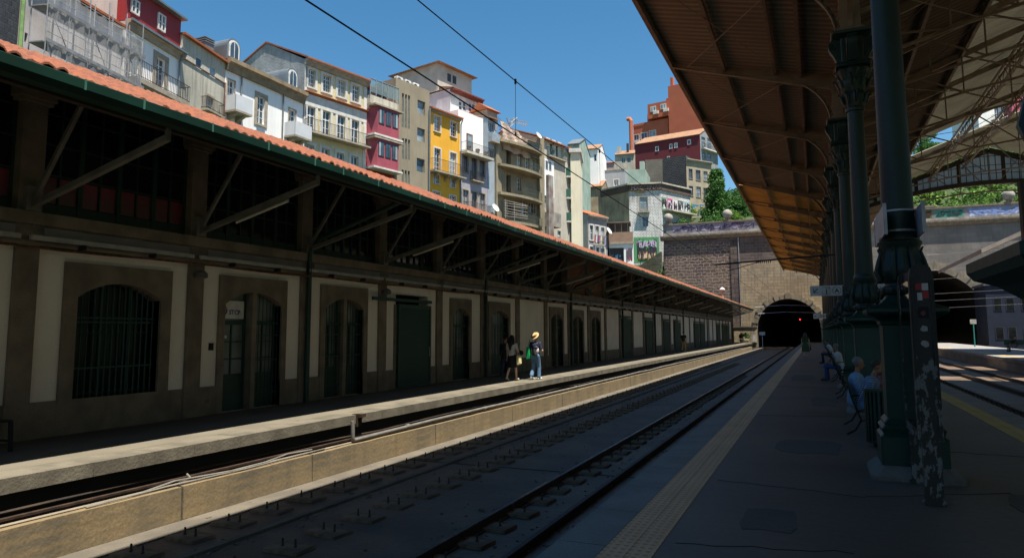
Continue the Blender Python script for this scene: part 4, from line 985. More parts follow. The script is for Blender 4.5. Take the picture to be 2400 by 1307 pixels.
# ================================================================= PLATFORM FURNITURE
signw = plain('sign white', (0.62, 0.62, 0.62), .5); ink = plain('sign ink', (0.01, 0.01, 0.012), .5); teal = plain('sign teal', (0.0, 0.18, 0.14), .5)
def arrow(mb, cx, cz_, s, y, dx):
    pts = [(cx-dx*s*.5, cz_-s*.5)]
    mb.bar((cx+dx*s*.5, y, cz_+s*.5), (cx-dx*s*.42, y, cz_-s*.42), .004, s*.22, up=(1, 0, 1)) if False else None
    d = Vector((-dx, -1)).normalized(); n = Vector((-d.y, d.x)); c = Vector((cx, cz_))
    def P(v): return (v.x, y, v.y)
    a = c-d*s*.6; b = c+d*s*.45; w_ = s*.11
    mb.add([P(a+n*w_), P(a-n*w_), P(b-n*w_), P(b+n*w_)], [(0, 1, 2, 3)])
    for e in (n, -n):
        q = b+e*s*.55-d*s*.55; mb.add([P(b+d*.0+(-e)*w_), P(b+d*w_*1.4), P(q+d*w_), P(q-d*w_)], [(0, 1, 2, 3)])
def platform_sign(name, lab, px0, px1, py0, py1, Y, num, let, left=True):
    a = at_y(px0, py0, Y); b = at_y(px1, py1, Y); t = thing(name, lab, 'sign', (a.x, Y, b.z)); W_ = b.x-a.x; H_ = a.z-b.z
    mb = MB(); mb.box(0, W_, 0, .08, 0, H_); mb.build('board', signw, t)
    mb = MB(); mb.bar((-.02 if not left else W_, .04, H_*.98), ((-.3 if not left else W_+.25), .04, H_*.98), .03); mb.bar((-.02 if not left else W_, .04, .05), ((-.3 if not left else W_+.25), .04, .05), .03); mb.build('strap', steel_g, t)
    mb = MB(); arrow(mb, W_*(.17 if left else .62), H_*.5, H_*.5, -.004, 1 if left else -1)
    mb.build('arrow', teal, t)
    if num:
        mb = MB(); bx = W_*.38; bw = W_*.24
        for (p, q) in (((bx, H_*.14), (bx+bw, H_*.14)), ((bx+bw, H_*.14), (bx+bw, H_*.88)), ((bx+bw, H_*.88), (bx, H_*.88)), ((bx, H_*.88), (bx, H_*.14))): mb.bar((p[0], -.003, p[1]), (q[0], -.003, q[1]), .008, H_*.02)
        text_mb('LINHA', H_*.20, (bx+bw*.2, -.004, H_*.70), (1, 0, 0), (0, 0, 1), mb=mb); text_mb(num, H_*.66, (bx+bw*.32, -.004, H_*.18), (1, 0, 0), (0, 0, 1), mb=mb, bold=True)
        text_mb(let, H_*.60, (W_*.765, -.004, H_*.28), (1, 0, 0), (0, 0, 1), mb=mb, bold=True)
        mb.tube([(W_*.83+H_*.38*math.cos(PI*k/12), -.003, H_*.5+H_*.38*math.sin(PI*k/12)) for k in range(25)], .007, 4, cap=False)
        mb.build('lettering', ink, t)
    return t
platform_sign('platform_sign', 'white hanging sign with teal arrow, number 1 and circled A on the columns', 1898, 1975, 670, 692, 24.9, '1', 'A')
platform_sign('platform_sign', 'small far white hanging sign with number 1 and letter B', 1906, 1936, 735, 746, 61.4, '1', 'B')
platform_sign('platform_sign', 'white sign half hidden behind the second column with an arrow pointing right', 2050, 2080, 665, 689, 24.9, None, None, left=False)
# two tilted notice plates strapped to the near column
t = thing('column_sign_plate', 'pair of blank tilted sign plates strapped around the nearest column', 'sign plate', (CX, CY[0], 3.2))
for s in (-1, 1):
    mb = MB(); x = s*.205; z1_ = at_y(2092, 478, 9.65).z-3.2; z0_ = at_y(2092, 547, 9.65).z-3.2
    mb.box(x-.012, x+.012, -.68, .78, z0_, z1_); pl_ = mb.build('plate', mat('grey sign plate', (0.46, 0.44, 0.47), (0.36, 0.35, 0.38), 2, .4, .05), t)
    mb = MB()
    for (y_, zz_) in ((-.68, 0), (.78, 0)): mb.box(x-.02, x+.02, y_-.012, y_+.012, z0_-.01, z1_+.01)
    mb.build('plate_edge', steel_g, pl_)
for z in (-.14, .12):
    mb = MB(); mb.lathe([(.205, z), (.205, z+.025)], 24); mb.build('strap', steel_g, t)
# display case with peeling post, seen edge on
peel = mat('peeling paint', (0.038, 0.032, 0.026), (0.03, 0.025, 0.02), 3, .6, .3, fine=.2)
nt = peel.node_tree; b_ = nt.nodes['Principled BSDF']; src = b_.inputs['Base Color'].links[0].from_socket
tc = nt.nodes.new('ShaderNodeTexCoord'); mp = nt.nodes.new('ShaderNodeMapping'); mp.inputs['Scale'].default_value = (1.4, 1.4, .75); nz = nt.nodes.new('ShaderNodeTexNoise'); nz.inputs['Scale'].default_value = 8; nz.inputs['Detail'].default_value = 8; nz.inputs['Roughness'].default_value = .65
sep = nt.nodes.new('ShaderNodeSeparateXYZ'); zr = nt.nodes.new('ShaderNodeMapRange'); zr.inputs[1].default_value = 1.95; zr.inputs[2].default_value = 1.4; zr.inputs[3].default_value = -.25; zr.inputs[4].default_value = .03
ad = nt.nodes.new('ShaderNodeMath'); ad.operation = 'ADD'; gt = nt.nodes.new('ShaderNodeMath'); gt.operation = 'GREATER_THAN'; gt.inputs[1].default_value = .56; mx = nt.nodes.new('ShaderNodeMix'); mx.data_type = 'RGBA'
nt.links.new(tc.outputs['Object'], mp.inputs[0]); nt.links.new(mp.outputs[0], nz.inputs['Vector']); nt.links.new(tc.outputs['Object'], sep.inputs[0]); nt.links.new(sep.outputs[2], zr.inputs[0])
nt.links.new(nz.outputs['Fac'], ad.inputs[0]); nt.links.new(zr.outputs[0], ad.inputs[1]); nt.links.new(ad.outputs[0], gt.inputs[0]); nt.links.new(gt.outputs[0], mx.inputs[0]); nt.links.new(src, mx.inputs[6]); mx.inputs[7].default_value = (0.18, 0.17, 0.155, 1); nt.links.new(mx.outputs[2], b_.inputs['Base Color'])
DC = thing('display_case', 'tall glazed timetable case with a peeling dark end post before the nearest column', 'display case', (1.045, 8.62, 0))
def post(y, zt):
    mb = MB(); mb.prism([(-.10, 0), (.10, 0), (.11, 0.02), (.085, .05), (.085, .62), (.115, .66), (.115, zt-.12), (.09, zt-.03), (.04, zt), (-.05, zt), (-.10, zt-.04), (-.115, zt-.14), (-.115, .66), (-.085, .62), (-.085, .05), (-.11, .02)], 'y', y, y+.11)
    mb.build('post', peel, DC)
    mb = MB()
    for x in (-.085, .085): mb.bar((x, y-.006, .70), (x, y-.006, zt-.16), .018, .014)
    mb.build('post_bead', peel, DC)
post(0, 2.50); post(1.12, 2.50)
mb = MB(); mb.box(-.05, .05, .111, 1.119, 2.36, 2.48); mb.box(-.05, .05, .111, 1.119, .66, .74); mb.build('rail', peel, DC)
cg = bpy.data.materials.new('case glass'); cg.use_nodes = True; bb = cg.node_tree.nodes['Principled BSDF']; bb.inputs['Transmission Weight'].default_value = 1; bb.inputs['Roughness'].default_value = .02; bb.inputs['IOR'].default_value = 1.45; bb.inputs['Base Color'].default_value = (.55, .55, .58, 1)
for x in (-.105, .10):
    mb = MB(); mb.box(x, x+.006, .112, 1.118, .742, 2.358); mb.build('glass', cg, DC)
def sticker(z, w, h, col, seed):
    mb = MB(); rr = random.Random(seed); n = 9; mb.add([(w/2*(1 if abs(math.cos(2*PI*k/n)) > .3 else .6)*math.cos(2*PI*k/n)*rr.uniform(.8, 1.2), -.004-.0005*seed, z+h/2*math.sin(2*PI*k/n)*rr.uniform(.8, 1.2)) for k in range(n)], [tuple(range(n))]); mb.build('sticker', cmat(col), DC)
mb = MB(); mb.box(-.06, -.0, -.004, -.001, 2.23, 2.30); mb.box(.005, .06, -.004, -.001, 2.14, 2.22); mb.build('sticker', cmat((.42, .04, .04)), DC)
mb = MB(); mb.box(-.0, .06, -.0035, -.001, 2.225, 2.30); mb.box(-.045, .0, -.0035, -.001, 2.12, 2.20); mb.build('sticker', cmat((.55, .52, .48)), DC)
mb = MB(); mb.box(-.05, .05, -.004, -.001, 1.93, 2.05); mb.build('sticker', cmat((.008, .008, .008)), DC)
sticker(1.98, .045, .05, (.2, .05, .04), 5); sticker(1.82, .07, .07, (.4, .38, .34), 3); sticker(1.66, .08, .07, (.42, .38, .33), 4)
# litter bin
t = thing('litter_bin', 'green slatted litter bin in front of the bench', 'litter bin', (.86, 12.62, .06))
mb = MB(); mb.lathe([(.205, 0), (.205, .80), (.195, .80), (.195, .05)], 24); mb.build('liner', darkm, t)
mb = MB()
for k in range(22):
    a = 2*PI*k/22; M_ = Matrix.Rotation(a, 4, 'Z'); mb.M = M_; mb.box(.212, .226, -.018, .018, .02, .80)
mb.M = None; mb.build('slats', ciron2, t); mb = MB()
for z in (.01, .79): mb = MB(); mb.lathe([(.21, z), (.235, z), (.235, z+.03), (.21, z+.03)], 24); mb.build('rim', ciron2, t)
mb = MB(); mb.lathe([(.12, -.06), (.12, 0)], 16); mb.build('foot', darkm, t)
# benches with slatted seats between the columns (backs towards the left track)
bslat = mat('dark green bench slat', (0.014, 0.05, 0.035), (0.01, 0.035, 0.025), 2, .5, .1)
def bench(y, lab):
    t = thing('bench', lab, 'bench', (.78, y, 0), 0, 'green slatted benches between the columns')
    mb = MB()
    for k in range(6): mb.box(-.14+k*.075, -.085+k*.075, -.85, .85, .43, .455)
    mb.build('seat', bslat, t)
    mb = MB()
    for k in range(5): mb.bar((-.22-k*.028, -.85, .54+k*.085), (-.22-k*.028, .85, .54+k*.085), .02, .06)
    mb.build('backrest', bslat, t)
    for s in (-.72, .72):
        mb = MB(); mb.tube([(-.20, s, .42), (-.27, s, .62), (-.345, s, .90), (-.40, s, .93), (-.42, s, .88), (-.38, s, .85)], .016, 6)
        mb.tube([(-.20, s, .42), (-.14, s, .25), (-.24, s, .08), (-.34, s, .02), (-.38, s, .0)], .018, 6); mb.tube([(.28, s, .42), (.24, s, .25), (.30, s, .08), (.36, s, .0)], .018, 6)
        mb.tube([(-.22, s, .41), (.30, s, .41)], .016, 6); mb.tube([(-.18, s, .22), (.05, s, .30), (.26, s, .22)], .012, 6)
        mb.tube([(-.30, s, .66), (.05, s, .70), (.28, s, .66), (.30, s, .60), (.27, s, .44)], .014, 6)
        mb.build('leg_frame', darkm, t)
    return t
for k, y in enumerate((14.6, 21.8, 28.6, 43.0)):
    bench(y, ['green slatted bench with the seated group behind the nearest column', 'green slatted bench between the second and third column', 'green slatted bench carrying the man in blue jeans', 'far green slatted bench further down the column row'][k])
# ================================================================= HOUSES ON THE HILLSIDE
def TF(ox, oy, s): return lambda x, y: (ox+x/s, oy+y/s)
R1 = TF(0, 0, 3.96); R2 = TF(500, 60, 3.843); R3 = TF(840, 140, 2.970); R4 = TF(1120, 200, 2.971); R5 = TF(1350, 160, 2.722)
wframe = plain('white window frame', (0.72, 0.72, 0.70), .5)
gframe = plain('grey window frame', (0.25, 0.27, 0.27), .5); dframe = plain('dark window frame', (0.035, 0.045, 0.05), .5)
pane = glassy('house window glass', (0.03, 0.045, 0.06), .06); pane_l = glassy('curtained window glass', (0.16, 0.19, 0.2), .15); voidm = mat('empty window void', (0.03, 0.025, 0.022), (0.015, 0.013, 0.012), 1.5, .95, 0)
stone_s = mat('window stone', (0.38, 0.33, 0.26), (0.28, 0.24, 0.19), 2.5, .85, .2, fine=.2); stone_w = mat('white painted stone', (0.66, 0.65, 0.62), (0.52, 0.51, 0.48), 1.5, .85, .15, streak=.35, scol=(.3, .28, .25))
railm = plain('balcony iron', (0.045, 0.04, 0.037), .5)
zinc = mat('zinc roofing', (0.22, 0.25, 0.27), (0.16, 0.185, 0.20), 1.2, .45, .05, metal=.3, wave=('X', 2.6, .6))
slate_t = mat('house roof tiles', (0.44, 0.13, 0.048), (0.28, 0.09, 0.04), 1.2, .85, .4, wave=('X', 6.5, .55), fine=.2)
slate_o = mat('old roof tiles', (0.36, 0.20, 0.11), (0.24, 0.13, 0.08), .8, .85, .4, wave=('X', 6.5, .6), fine=.2)
class House:
    def __init__(s, name, label, P, u0, u1, z0, z1, depth, wall, cat='house', side=None, sides=True):
        s.P = P; s.u0 = u0; s.u1 = u1; s.z0 = z0; s.z1 = z1; s.D = depth; s.wallm = wall; s.W = u1-u0; s.holes = []
        w0 = P.world(u0); s.root = thing(name, label, cat, (w0.x, w0.y, 0), P.rz()); s.side = side or wall; s.sides = sides
    def px(s, tf, x, y):
        u, z = s.P.hit(*tf(x, y)); return u-s.u0, z
    def rect(s, tf, x0, yt, x1, yb):
        a, zt_ = s.px(tf, x0, yt); _, zb_ = s.px(tf, x0, yb); b, _ = s.px(tf, x1, yt); return a, b, zb_, zt_
    def win(s, tf, x0, yt, x1, yb, nx=2, ny=3, fr=None, gl=None, sur=None, sw=.16, name='window', off=0.0, rail=False, rec=.16, void=False, out=0.0):
        a, b, z0, z1 = s.rect(tf, x0, yt, x1, yb); s.holes.append((a, b, z0, z1, out))
        if void:
            mb = MB(); mb.box(a, b, .5-out, 1.2-out, z0, z1); mb.build('opening', voidm, s.root); return
        mb = MB(); y0 = rec-out; f = .055; fr = fr or wframe
        mb.box(a, a+f, y0-.03, y0+.03, z0, z1); mb.box(b-f, b, y0-.03, y0+.03, z0, z1); mb.box(a+f, b-f, y0-.03, y0+.03, z0, z0+f); mb.box(a+f, b-f, y0-.03, y0+.03, z1-f, z1)
        for k in range(1, nx): x = a+(b-a)*k/nx; q = .045 if k*2 == nx else .018; mb.box(x-q, x+q, y0-.028, y0+.028, z0+f, z1-f)
        for k in range(1, ny): z = z0+(z1-z0)*k/ny; q = .035 if k == ny-1 else .018; mb.box(a+f, b-f, y0-.025, y0+.025, z-q, z+q)
        w_ = mb.build(name, fr, s.root); mb = MB(); mb.quad((a, y0, z0), (b, y0, z0), (b, y0, z1), (a, y0, z1)); mb.build('pane', gl or (pane if random.random() < .7 else pane_l), w_)
        if sur:
            mb = MB(); o = -.05-out; mb.box(a-sw, a-.001, o, .02-out, z0-sw*.6, z1+sw); mb.box(b+.001, b+sw, o, .02-out, z0-sw*.6, z1+sw); mb.box(a, b, o, .02-out, z1+.001, z1+sw); mb.box(a-sw*.2, b+sw*.2, o-.06, .02-out, z0-sw*.6, z0-.001) if not rail else None
            mb.build('window_surround', sur, s.root)
        return a, b, z0, z1
    def finish(s, extra_holes=()):
        mb = MB(); H_ = [h for h in s.holes if h[4] == 0]; xs_ = sorted({0, s.W}|{min(max(v, 0), s.W) for h in H_ for v in h[:2]}); zs_ = sorted({s.z0, s.z1}|{min(max(v, s.z0), s.z1) for h in H_ for v in h[2:4]})
        for i in range(len(xs_)-1):
            for j in range(len(zs_)-1):
                cx, cz_ = (xs_[i]+xs_[i+1])/2, (zs_[j]+zs_[j+1])/2
                if any(h[0] < cx < h[1] and h[2] < cz_ < h[3] for h in H_): continue
                mb.quad((xs_[i], 0, zs_[j]), (xs_[i+1], 0, zs_[j]), (xs_[i+1], 0, zs_[j+1]), (xs_[i], 0, zs_[j+1]))
        for a, b, c, d, _ in H_:
            a, b = max(a, 0), min(b, s.W)
            for q in (((a, c), (a, d)), ((b, c), (b, d)), ((a, c), (b, c)), ((a, d), (b, d))):
                mb.quad((q[0][0], 0, q[0][1]), (q[0][0], .5, q[0][1]), (q[1][0], .5, q[1][1]), (q[1][0], 0, q[1][1]))
        mb.build('wall', s.wallm, s.root)
        mb = MB(); mb.quad((0, s.D, s.z0), (0, .0, s.z0), (0, .0, s.z1), (0, s.D, s.z1)); mb.quad((s.W, 0, s.z0), (s.W, s.D, s.z0), (s.W, s.D, s.z1), (s.W, 0, s.z1)); mb.quad((0, s.D, s.z0), (s.W, s.D, s.z0), (s.W, s.D, s.z1), (0, s.D, s.z1)); mb.quad((0, 0, s.z1), (s.W, 0, s.z1), (s.W, s.D, s.z1), (0, s.D, s.z1))
        mb.quad((0, .52, s.z0), (s.W, .52, s.z0), (s.W, .52, s.z1-.01), (0, .52, s.z1-.01)) if False else None
        mb.build('side_wall', s.side, s.root)
        return s
    def box(s, name, m, a, b, o0, o1, z0, z1, parent=None):
        mb = MB(); mb.box(a, b, -o1, -o0, z0, z1); return mb.build(name, m, parent or s.root)
    def gable(s, rise, m, over=.35, ridge=.5, name='roof', z=None, a=None, b=None, D=None):
        z = s.z1 if z is None else z; a = -.0 if a is None else a; b = s.W if b is None else b; D = D or s.D; th = .14; yr = D*ridge
        sl = rise/(yr+over); mb = MB()
        mb.prism([(-over, z-.02), (yr, z+rise), (D+over, z-.02), (D+over, z+th-.02), (yr, z+rise+th), (-over, z+th-.02)], 'x', a-.06, b+.06); r_ = mb.build(name, m, s.root)
        for g in (a+.02, b-.02): mb = MB(); mb.add([(g, 0, z), (g, yr, z+rise-.02), (g, D, z)], [(0, 1, 2)]); mb.build('gable_wall', s.side, s.root)
        return r_
    def cornice(s, z, m=None, out=.3, h=.25, a=None, b=None, name='cornice'):
        a = -.02 if a is None else a; b = s.W+.02 if b is None else b
        mb = MB(); mb.prism([(0.01, z-h), (-out*.4, z-h), (-out*.55, z-h*.5), (-out, z-h*.35), (-out, z), (0.01, z)], 'x', a, b); return mb.build(name, m or stone_s, s.root)
    def balcony(s, a, b, z, out=.75, h=.95, slab=.18, m=None, rm=None, solid=None, base=0.0, n=None, brackets=0):
        mb = MB(); mb.box(a, b, -out-base, -base, z-slab, z)
        for k in range(brackets):
            x = a+(b-a)*(k+.5)/brackets; mb.prism([(0-base, z-slab), (-out*.8-base, z-slab), (-out*.6-base, z-slab-.18), (-.15-base, z-slab-.35), (0-base, z-slab-.6)], 'x', x-.1, x+.1)
        bl = mb.build('balcony', m or stone_s, s.root)
        mb = MB(); y1 = -out+.04-base
        if solid: mb.box(a, b, y1-.04, y1+.03, z, z+h); mb.box(a, a+.07, y1, -base, z, z+h); mb.box(b-.07, b, y1, -base, z, z+h); mb.build('parapet_panel', solid, bl)
        else:
            for zz in (z+.08, z+h): mb.bar((a, y1, zz), (b, y1, zz), .035, .03); mb.bar((a, y1, zz), (a, -base, zz), .03, .03); mb.bar((b, y1, zz), (b, -base, zz), .03, .03)
            n = n or max(4, int((b-a)/.14))
            for k in range(n+1): x = a+(b-a)*k/n; mb.bar((x, y1, z), (x, y1, z+h), .018)
            for k in range(1, 5):
                for x in (a, b): mb.bar((x, y1+(out-.04)*k/5, z), (x, y1+(out-.04)*k/5, z+h), .018)
            mb.build('railing', rm or railm, bl)
        return bl
def downpipe(h, u, z0, z1, m=None, r=.06): mb = MB(); mb.tube([(u, -.1, z0), (u, -.1, z1-.5), (u, -.3, z1-.15), (u, -.3, z1)], r, 6); mb.build('downpipe', m or zinc, h.root)

# chain of facade planes following the curved street
def chain(P, px, hd):
    """plane with a new heading starting where the view ray px meets plane P"""
    u, _ = P.hit(px, 300); w_ = P.world(u); return Plane(w_.x, w_.y, hd)
PA = Plane(-34.6, 26.3, -14)               # scaffold house, red-topped house, bare rendered house
PB = chain(PA, 522, 0)                     # white curved house
PC_ = chain(PB, 710, 13)                   # from the yellow tiled house to the stair tower
def U(P, px, y=300): return P.hit(px, y)[0]
def Zp(P, px, py): return P.hit(px, py)[1]
ZH = 5.0
white_r = mat('white render', (0.86, 0.85, 0.83), (0.79, 0.79, 0.78), .6, .85, .05, fine=.05, streak=.25, scol=(.5, .5, .48))
grey_r = mat('weathered grey render', (0.56, 0.53, 0.44), (0.38, 0.365, 0.31), .5, .9, .3, fine=.2, streak=.6, scol=(.12, .115, .10))
# 0 dark slate edge building
h = House('slate_house', 'narrow slate clad house edge with a lime green pipe at the left border', PA, U(PA, -260), U(PA, 26), ZH, 27, 9, mat('dark slate cladding', (0.05, 0.06, 0.075), (0.03, 0.038, 0.05), 6, .6, .6, brick=(.3, .3, .02, .6, .0), mortar=(.02, .02, .025), axis='x')); h.finish()
mb = MB(); mb.tube([(h.W+.05, -.12, ZH), (h.W+.05, -.12, 27)], .09, 8); mb.build('downpipe', cmat((.20, .34, .12)), h.root)
# 1 scaffolded house
sc_w = mat('patched primer wall', (0.50, 0.47, 0.47), (0.38, 0.355, 0.355), .5, .9, .1, fine=.15, streak=.35, scol=(.2, .18, .18))
zt1 = Zp(PA, 165, -4); h = House('scaffolded_house', 'grey primed house behind scaffolding and dust netting', PA, U(PA, 34), U(PA, 275), ZH, zt1, 9, sc_w)
for (x, y) in ((230, 300), (560, 430), (960, 690)): h.win(R1, x, y, x+30, y+90, 1, 2, gl=voidm, fr=dframe)
h.finish(); h.gable(2.2, slate_t)
S = thing('scaffolding', 'galvanised scaffold with plank decks and torn grey netting in front of the primed house', 'scaffolding', h.root.location[:], PA.rz())
ua, ub = h.px(R1, 205, 300)[0], h.px(R1, 1140, 300)[0]; n = 5
lev = [Zp(PA, 55, 103), Zp(PA, 58, 17), 0]; lev[2] = lev[1]+1.0
mb = MB(); pls = MB()
zb0 = ZH; 
for k in range(n+1):
    x = ua+(ub-ua)*k/n
    for y in (-.4, -1.25): mb.tube([(x, y, zb0), (x, y, lev[1]+1.9 if k > 1 else lev[2]+1.1)], .03, 6)
    for z in lev[:2]: mb.tube([(x, -.4, z), (x, -1.25, z)], .025, 5)
for z in [lev[0]-2.6]+lev[:2]:
    for dz in (0, .5, 1.0):
        mb.tube([(ua, -1.25, z+dz), (ub, -1.25, z+dz)], .024, 5)
    pls.box(ua-.1, ub+.1, -1.2, -.45, z-.06, z); pls.box(ua-.1, ub+.1, -1.40, -1.37, z-.04, z+.12)
for k in (0, 2, 4):
    mb.tube([(ua+(ub-ua)*k/n, -1.3, lev[1]), (ua+(ub-ua)*(k+1)/n, -1.3, lev[0])], .024, 5); mb.tube([(ua+(ub-ua)*k/n, -1.3, lev[0]), (ua+(ub-ua)*(k+1)/n, -1.3, lev[0]-2.6)], .024, 5)
lx = ua+(ub-ua)*.45
for s in (0, .4): mb.tube([(lx+s, -.8, lev[0]), (lx+s, -.8, lev[1])], .02, 5)
for k in range(8): mb.tube([(lx, -.8, lev[0]+.25+k*.3), (lx+.4, -.8, lev[0]+.25+k*.3)], .014, 4)
mb.build('tube_frame', steel_g, S); pls.build('deck', mat('scaffold deck', (.24, .245, .26), None, 3, .6, .1), S)
net = bpy.data.materials.new('dust netting'); net.use_nodes = True; nn = net.node_tree; tr = nn.nodes.new('ShaderNodeBsdfTransparent'); mxx = nn.nodes.new('ShaderNodeMixShader'); mxx.inputs[0].default_value = .28
nn.nodes['Principled BSDF'].inputs['Base Color'].default_value = (.5, .5, .5, 1); nn.links.new(tr.outputs[0], mxx.inputs[1]); nn.links.new(nn.nodes['Principled BSDF'].outputs[0], mxx.inputs[2]); nn.links.new(mxx.outputs[0], nn.nodes['Material Output'].inputs[0])
mb = MB(); N_ = 40; V = []
for j in range(9):
    for i in range(N_+1):
        x = ua+(ub-ua)*i/N_; top = lev[1]+1.0+(.0 if i/N_ > .25 else 1.2)-.18*abs(math.sin(i*.9)); z = zb0+(top-zb0)*j/8
        V.append((x, -1.34+.05*math.sin(i*1.3+j)+random.uniform(-.02, .02), z))
mb.add(V, [(j*(N_+1)+i, j*(N_+1)+i+1, (j+1)*(N_+1)+i+1, (j+1)*(N_+1)+i) for j in range(8) for i in range(N_)]); mb.build('netting', net, S)
# 2 white house with a red top storey
u0, u1 = U(PA, 281), U(PA, 417); ze = Zp(PA, 283, 42); zt2 = Zp(PA, 417, 42)+.0
h = House('red_topped_house', 'white house with a dark red top storey, long balcony and two french doors', PA, u0, u1, ZH, ze, 13, white_r, side=mat('plain side render', (.50, .50, .49), (.4, .4, .39), .7, .9, .1, streak=.4, scol=(.3, .3, .29)))
h.win(R1, 1205, 380, 1295, 735, 2, 5, sur=stone_s, sw=.3, rail=True); h.win(R1, 1455, 525, 1535, 855, 2, 5, sur=stone_s, sw=.3, rail=True)
h.finish()
ztop = Zp(PA, 417, 40)
redm = mat('dark red cladding', (0.30, 0.028, 0.03), (0.24, 0.022, 0.025), 1, .6, .1, wave=('X', 4.0, .75)); 
h.box('top_storey', redm, 0.02, h.W, -.6, -.12, ze+.05, ztop); h.box('rear_storey', h.side, 0, h.W-.01, -12.5, -.601, ze+.05, ztop)
for (x0, yt, x1, yb) in ((1232, -25, 1310, 112), (1480, 112, 1550, 270)):
    a, b, c, d = h.rect(R1, x0, yt, x1, yb); mb = MB(); 
    for q in ((a, a+.09, c, d), (b-.09, b, c, d), (a+.09, b-.09, c, c+.09), (a+.09, b-.09, d-.09, d), ((a+b)/2-.05, (a+b)/2+.05, c+.09, d-.09)): mb.box(q[0], q[1], .02, .118, q[2], q[3])
    mb.box(a+.09, b-.09, .05, .11, (c+d)/2-.03, (c+d)/2+.03); w_ = mb.build('window', wframe, h.root); mb = MB(); mb.quad((a, .10, c), (b, .10, c), (b, .10, d), (a, .10, d)); mb.build('pane', pane, w_)
h.cornice(ze+.12, stone_s, .36, .5); h.box('gutter', zinc, -.05, h.W+.05, .36, .48, ze+.0, ze+.14); h.box('roof', zinc, -.1, h.W+.15, -12.6, .25, ztop, ztop+.12)
bz_ = h.px(R1, 1135, 705)[1]; h.balcony(.05, h.W-.15, bz_, .85, 1.0, .28, brackets=0)
mb = MB(); mb.box(h.W*.45, h.W*.75, 3.0, 4.6, ztop, ztop+2.4)
for k in range(4): mb.box(h.W*.45-.1, h.W*.75+.1, 2.9, 4.7, ztop+1.6+k*.2, ztop+1.68+k*.2)
mb.build('chimney', zinc, h.root); downpipe(h, h.W-.25, ZH, ze)
# 3 bare rendered house
h = House('rendered_house', 'bare grey beige house with three small top windows, patched and streaked', PA, u1+.02, U(PA, 523), ZH, Zp(PA, 523, 145), 9, grey_r)
ztR = Zp(PA, 440, 90); h.z1 = ztR
for (x, y) in ((1685, 430), (1820, 520), (1948, 600)): h.win(R1, x, y, x+58, y+105, 1, 1, fr=wframe, rec=.06)
h.win(R1, 1640, 650, 1668, 708, void=True); a, b, c, d = h.win(R1, 1912, 885, 1978, 1030, 2, 2, sur=stone_s, rail=True)
h.finish(); h.balcony(a-.5, b+.7, c, .5, .8, .12); h.box('roof', slate_t, -.05, h.W+.05, -9, .25, ztR, ztR+.14)
zz = h.px(R1, 1640, 500)[1]; h.box('string_course', plain('rusty flashing', (.16, .09, .06)), 0, h.W, .0, .07, zz-.06, zz)
mb = MB(); mb.tube([(h.W-.1, -.1, ZH), (h.W-.1, -.1, zz)], .05, 6); mb.build('downpipe', plain('rusty pipe', (.2, .09, .06)), h.root)
# 4 white house with zinc mansard
u0, u1 = U(PB, 523.5), U(PB, 709); ze = Zp(PB, 600, 170)
h = House('white_curved_house', 'white rendered house with zinc mansard roof, round dormers and boxed balconies', PB, u0, u1, ZH, ze, 9, white_r)
h.win(R2, 130, 485, 190, 655, 2, 3, sur=stone_s, sw=.1); h.win(R2, 398, 630, 465, 880, 2, 4, sur=stone_s, sw=.28); h.win(R2, 682, 748, 740, 905, 2, 3, sur=stone_s, sw=.1)
h.finish(); h.cornice(ze+.05, mat('old stone cornice', (.30, .23, .15), (.2, .15, .1), 1.5, .85, .3, streak=.4), .5, .85)
mb = MB(); mb.prism([(-.5, ze+.05), (2.0, ze+1.15), (8.8, ze+1.3), (8.8, ze+.05)], 'x', .02, h.W-.02); mb.build('mansard_roof', zinc, h.root)
for (x, y) in ((168, 290), (698, 580)):
    a, z = h.px(R2, x, y); z = ze-.02; mb = MB(); r_ = .62; pts = [(a-r_, z), (a-r_, z+1.0)]+[(a-r_*math.cos(PI*k/10), z+1.0+r_*math.sin(PI*k/10)) for k in range(11)]+[(a+r_, z+1.0), (a+r_, z)]
    mb.prism(pts, 'y', -.15, 3.0); dm = mb.build('dormer', zinc, h.root)
    r2 = .48; pts = [(a-r2, z+.1), (a-r2, z+1.0)]+[(a-r2*math.cos(PI*k/10), z+1.0+r2*math.sin(PI*k/10)) for k in range(11)]+[(a+r2, z+1.0), (a+r2, z+.1)]
    mb = MB(); mb.prism(pts, 'y', -.20, -.151); mb.build('dormer_frame', wframe, dm); r3 = .36
    for sx in (-1, 1):
        mb = MB(); mb.prism([(a+sx*.04, z+.2), (a+sx*.04, z+1.0+r3), (a+sx*r3*.7, z+1.0+r3*.7), (a+sx*r3, z+1.0), (a+sx*r3, z+.2)], 'y', -.215, -.20); mb.build('pane', pane, dm)
for (x0, y0_, x1) in ((88, 765, 300), (632, 990, 838)):
    a, z = h.px(R2, x0, y0_); b, _ = h.px(R2, x1, y0_); bl = h.balcony(a+.05, a+(b-a)*.74, z, 1.1, 1.05, .14, solid=mat('frosted balcony panel', (.62, .64, .66), (.55, .57, .6), 1, .4, 0), m=stone_s, brackets=2)
downpipe(h, h.px(R2, 247, 500)[0], ZH, ze); downpipe(h, h.px(R2, 622, 700)[0], ZH, ze)
mb = MB(); cu_, cz0_ = h.px(lambda x, y: (x, y), 499, 100); mb.box(cu_-.1, cu_+.65, .6, 1.4, ze-.5, cz0_+.15)
for k in range(3): mb.box(cu_-.16, cu_+.71, .54, 1.46, cz0_+.15+k*.15, cz0_+.21+k*.15)
mb.build('chimney', zinc, h.root)
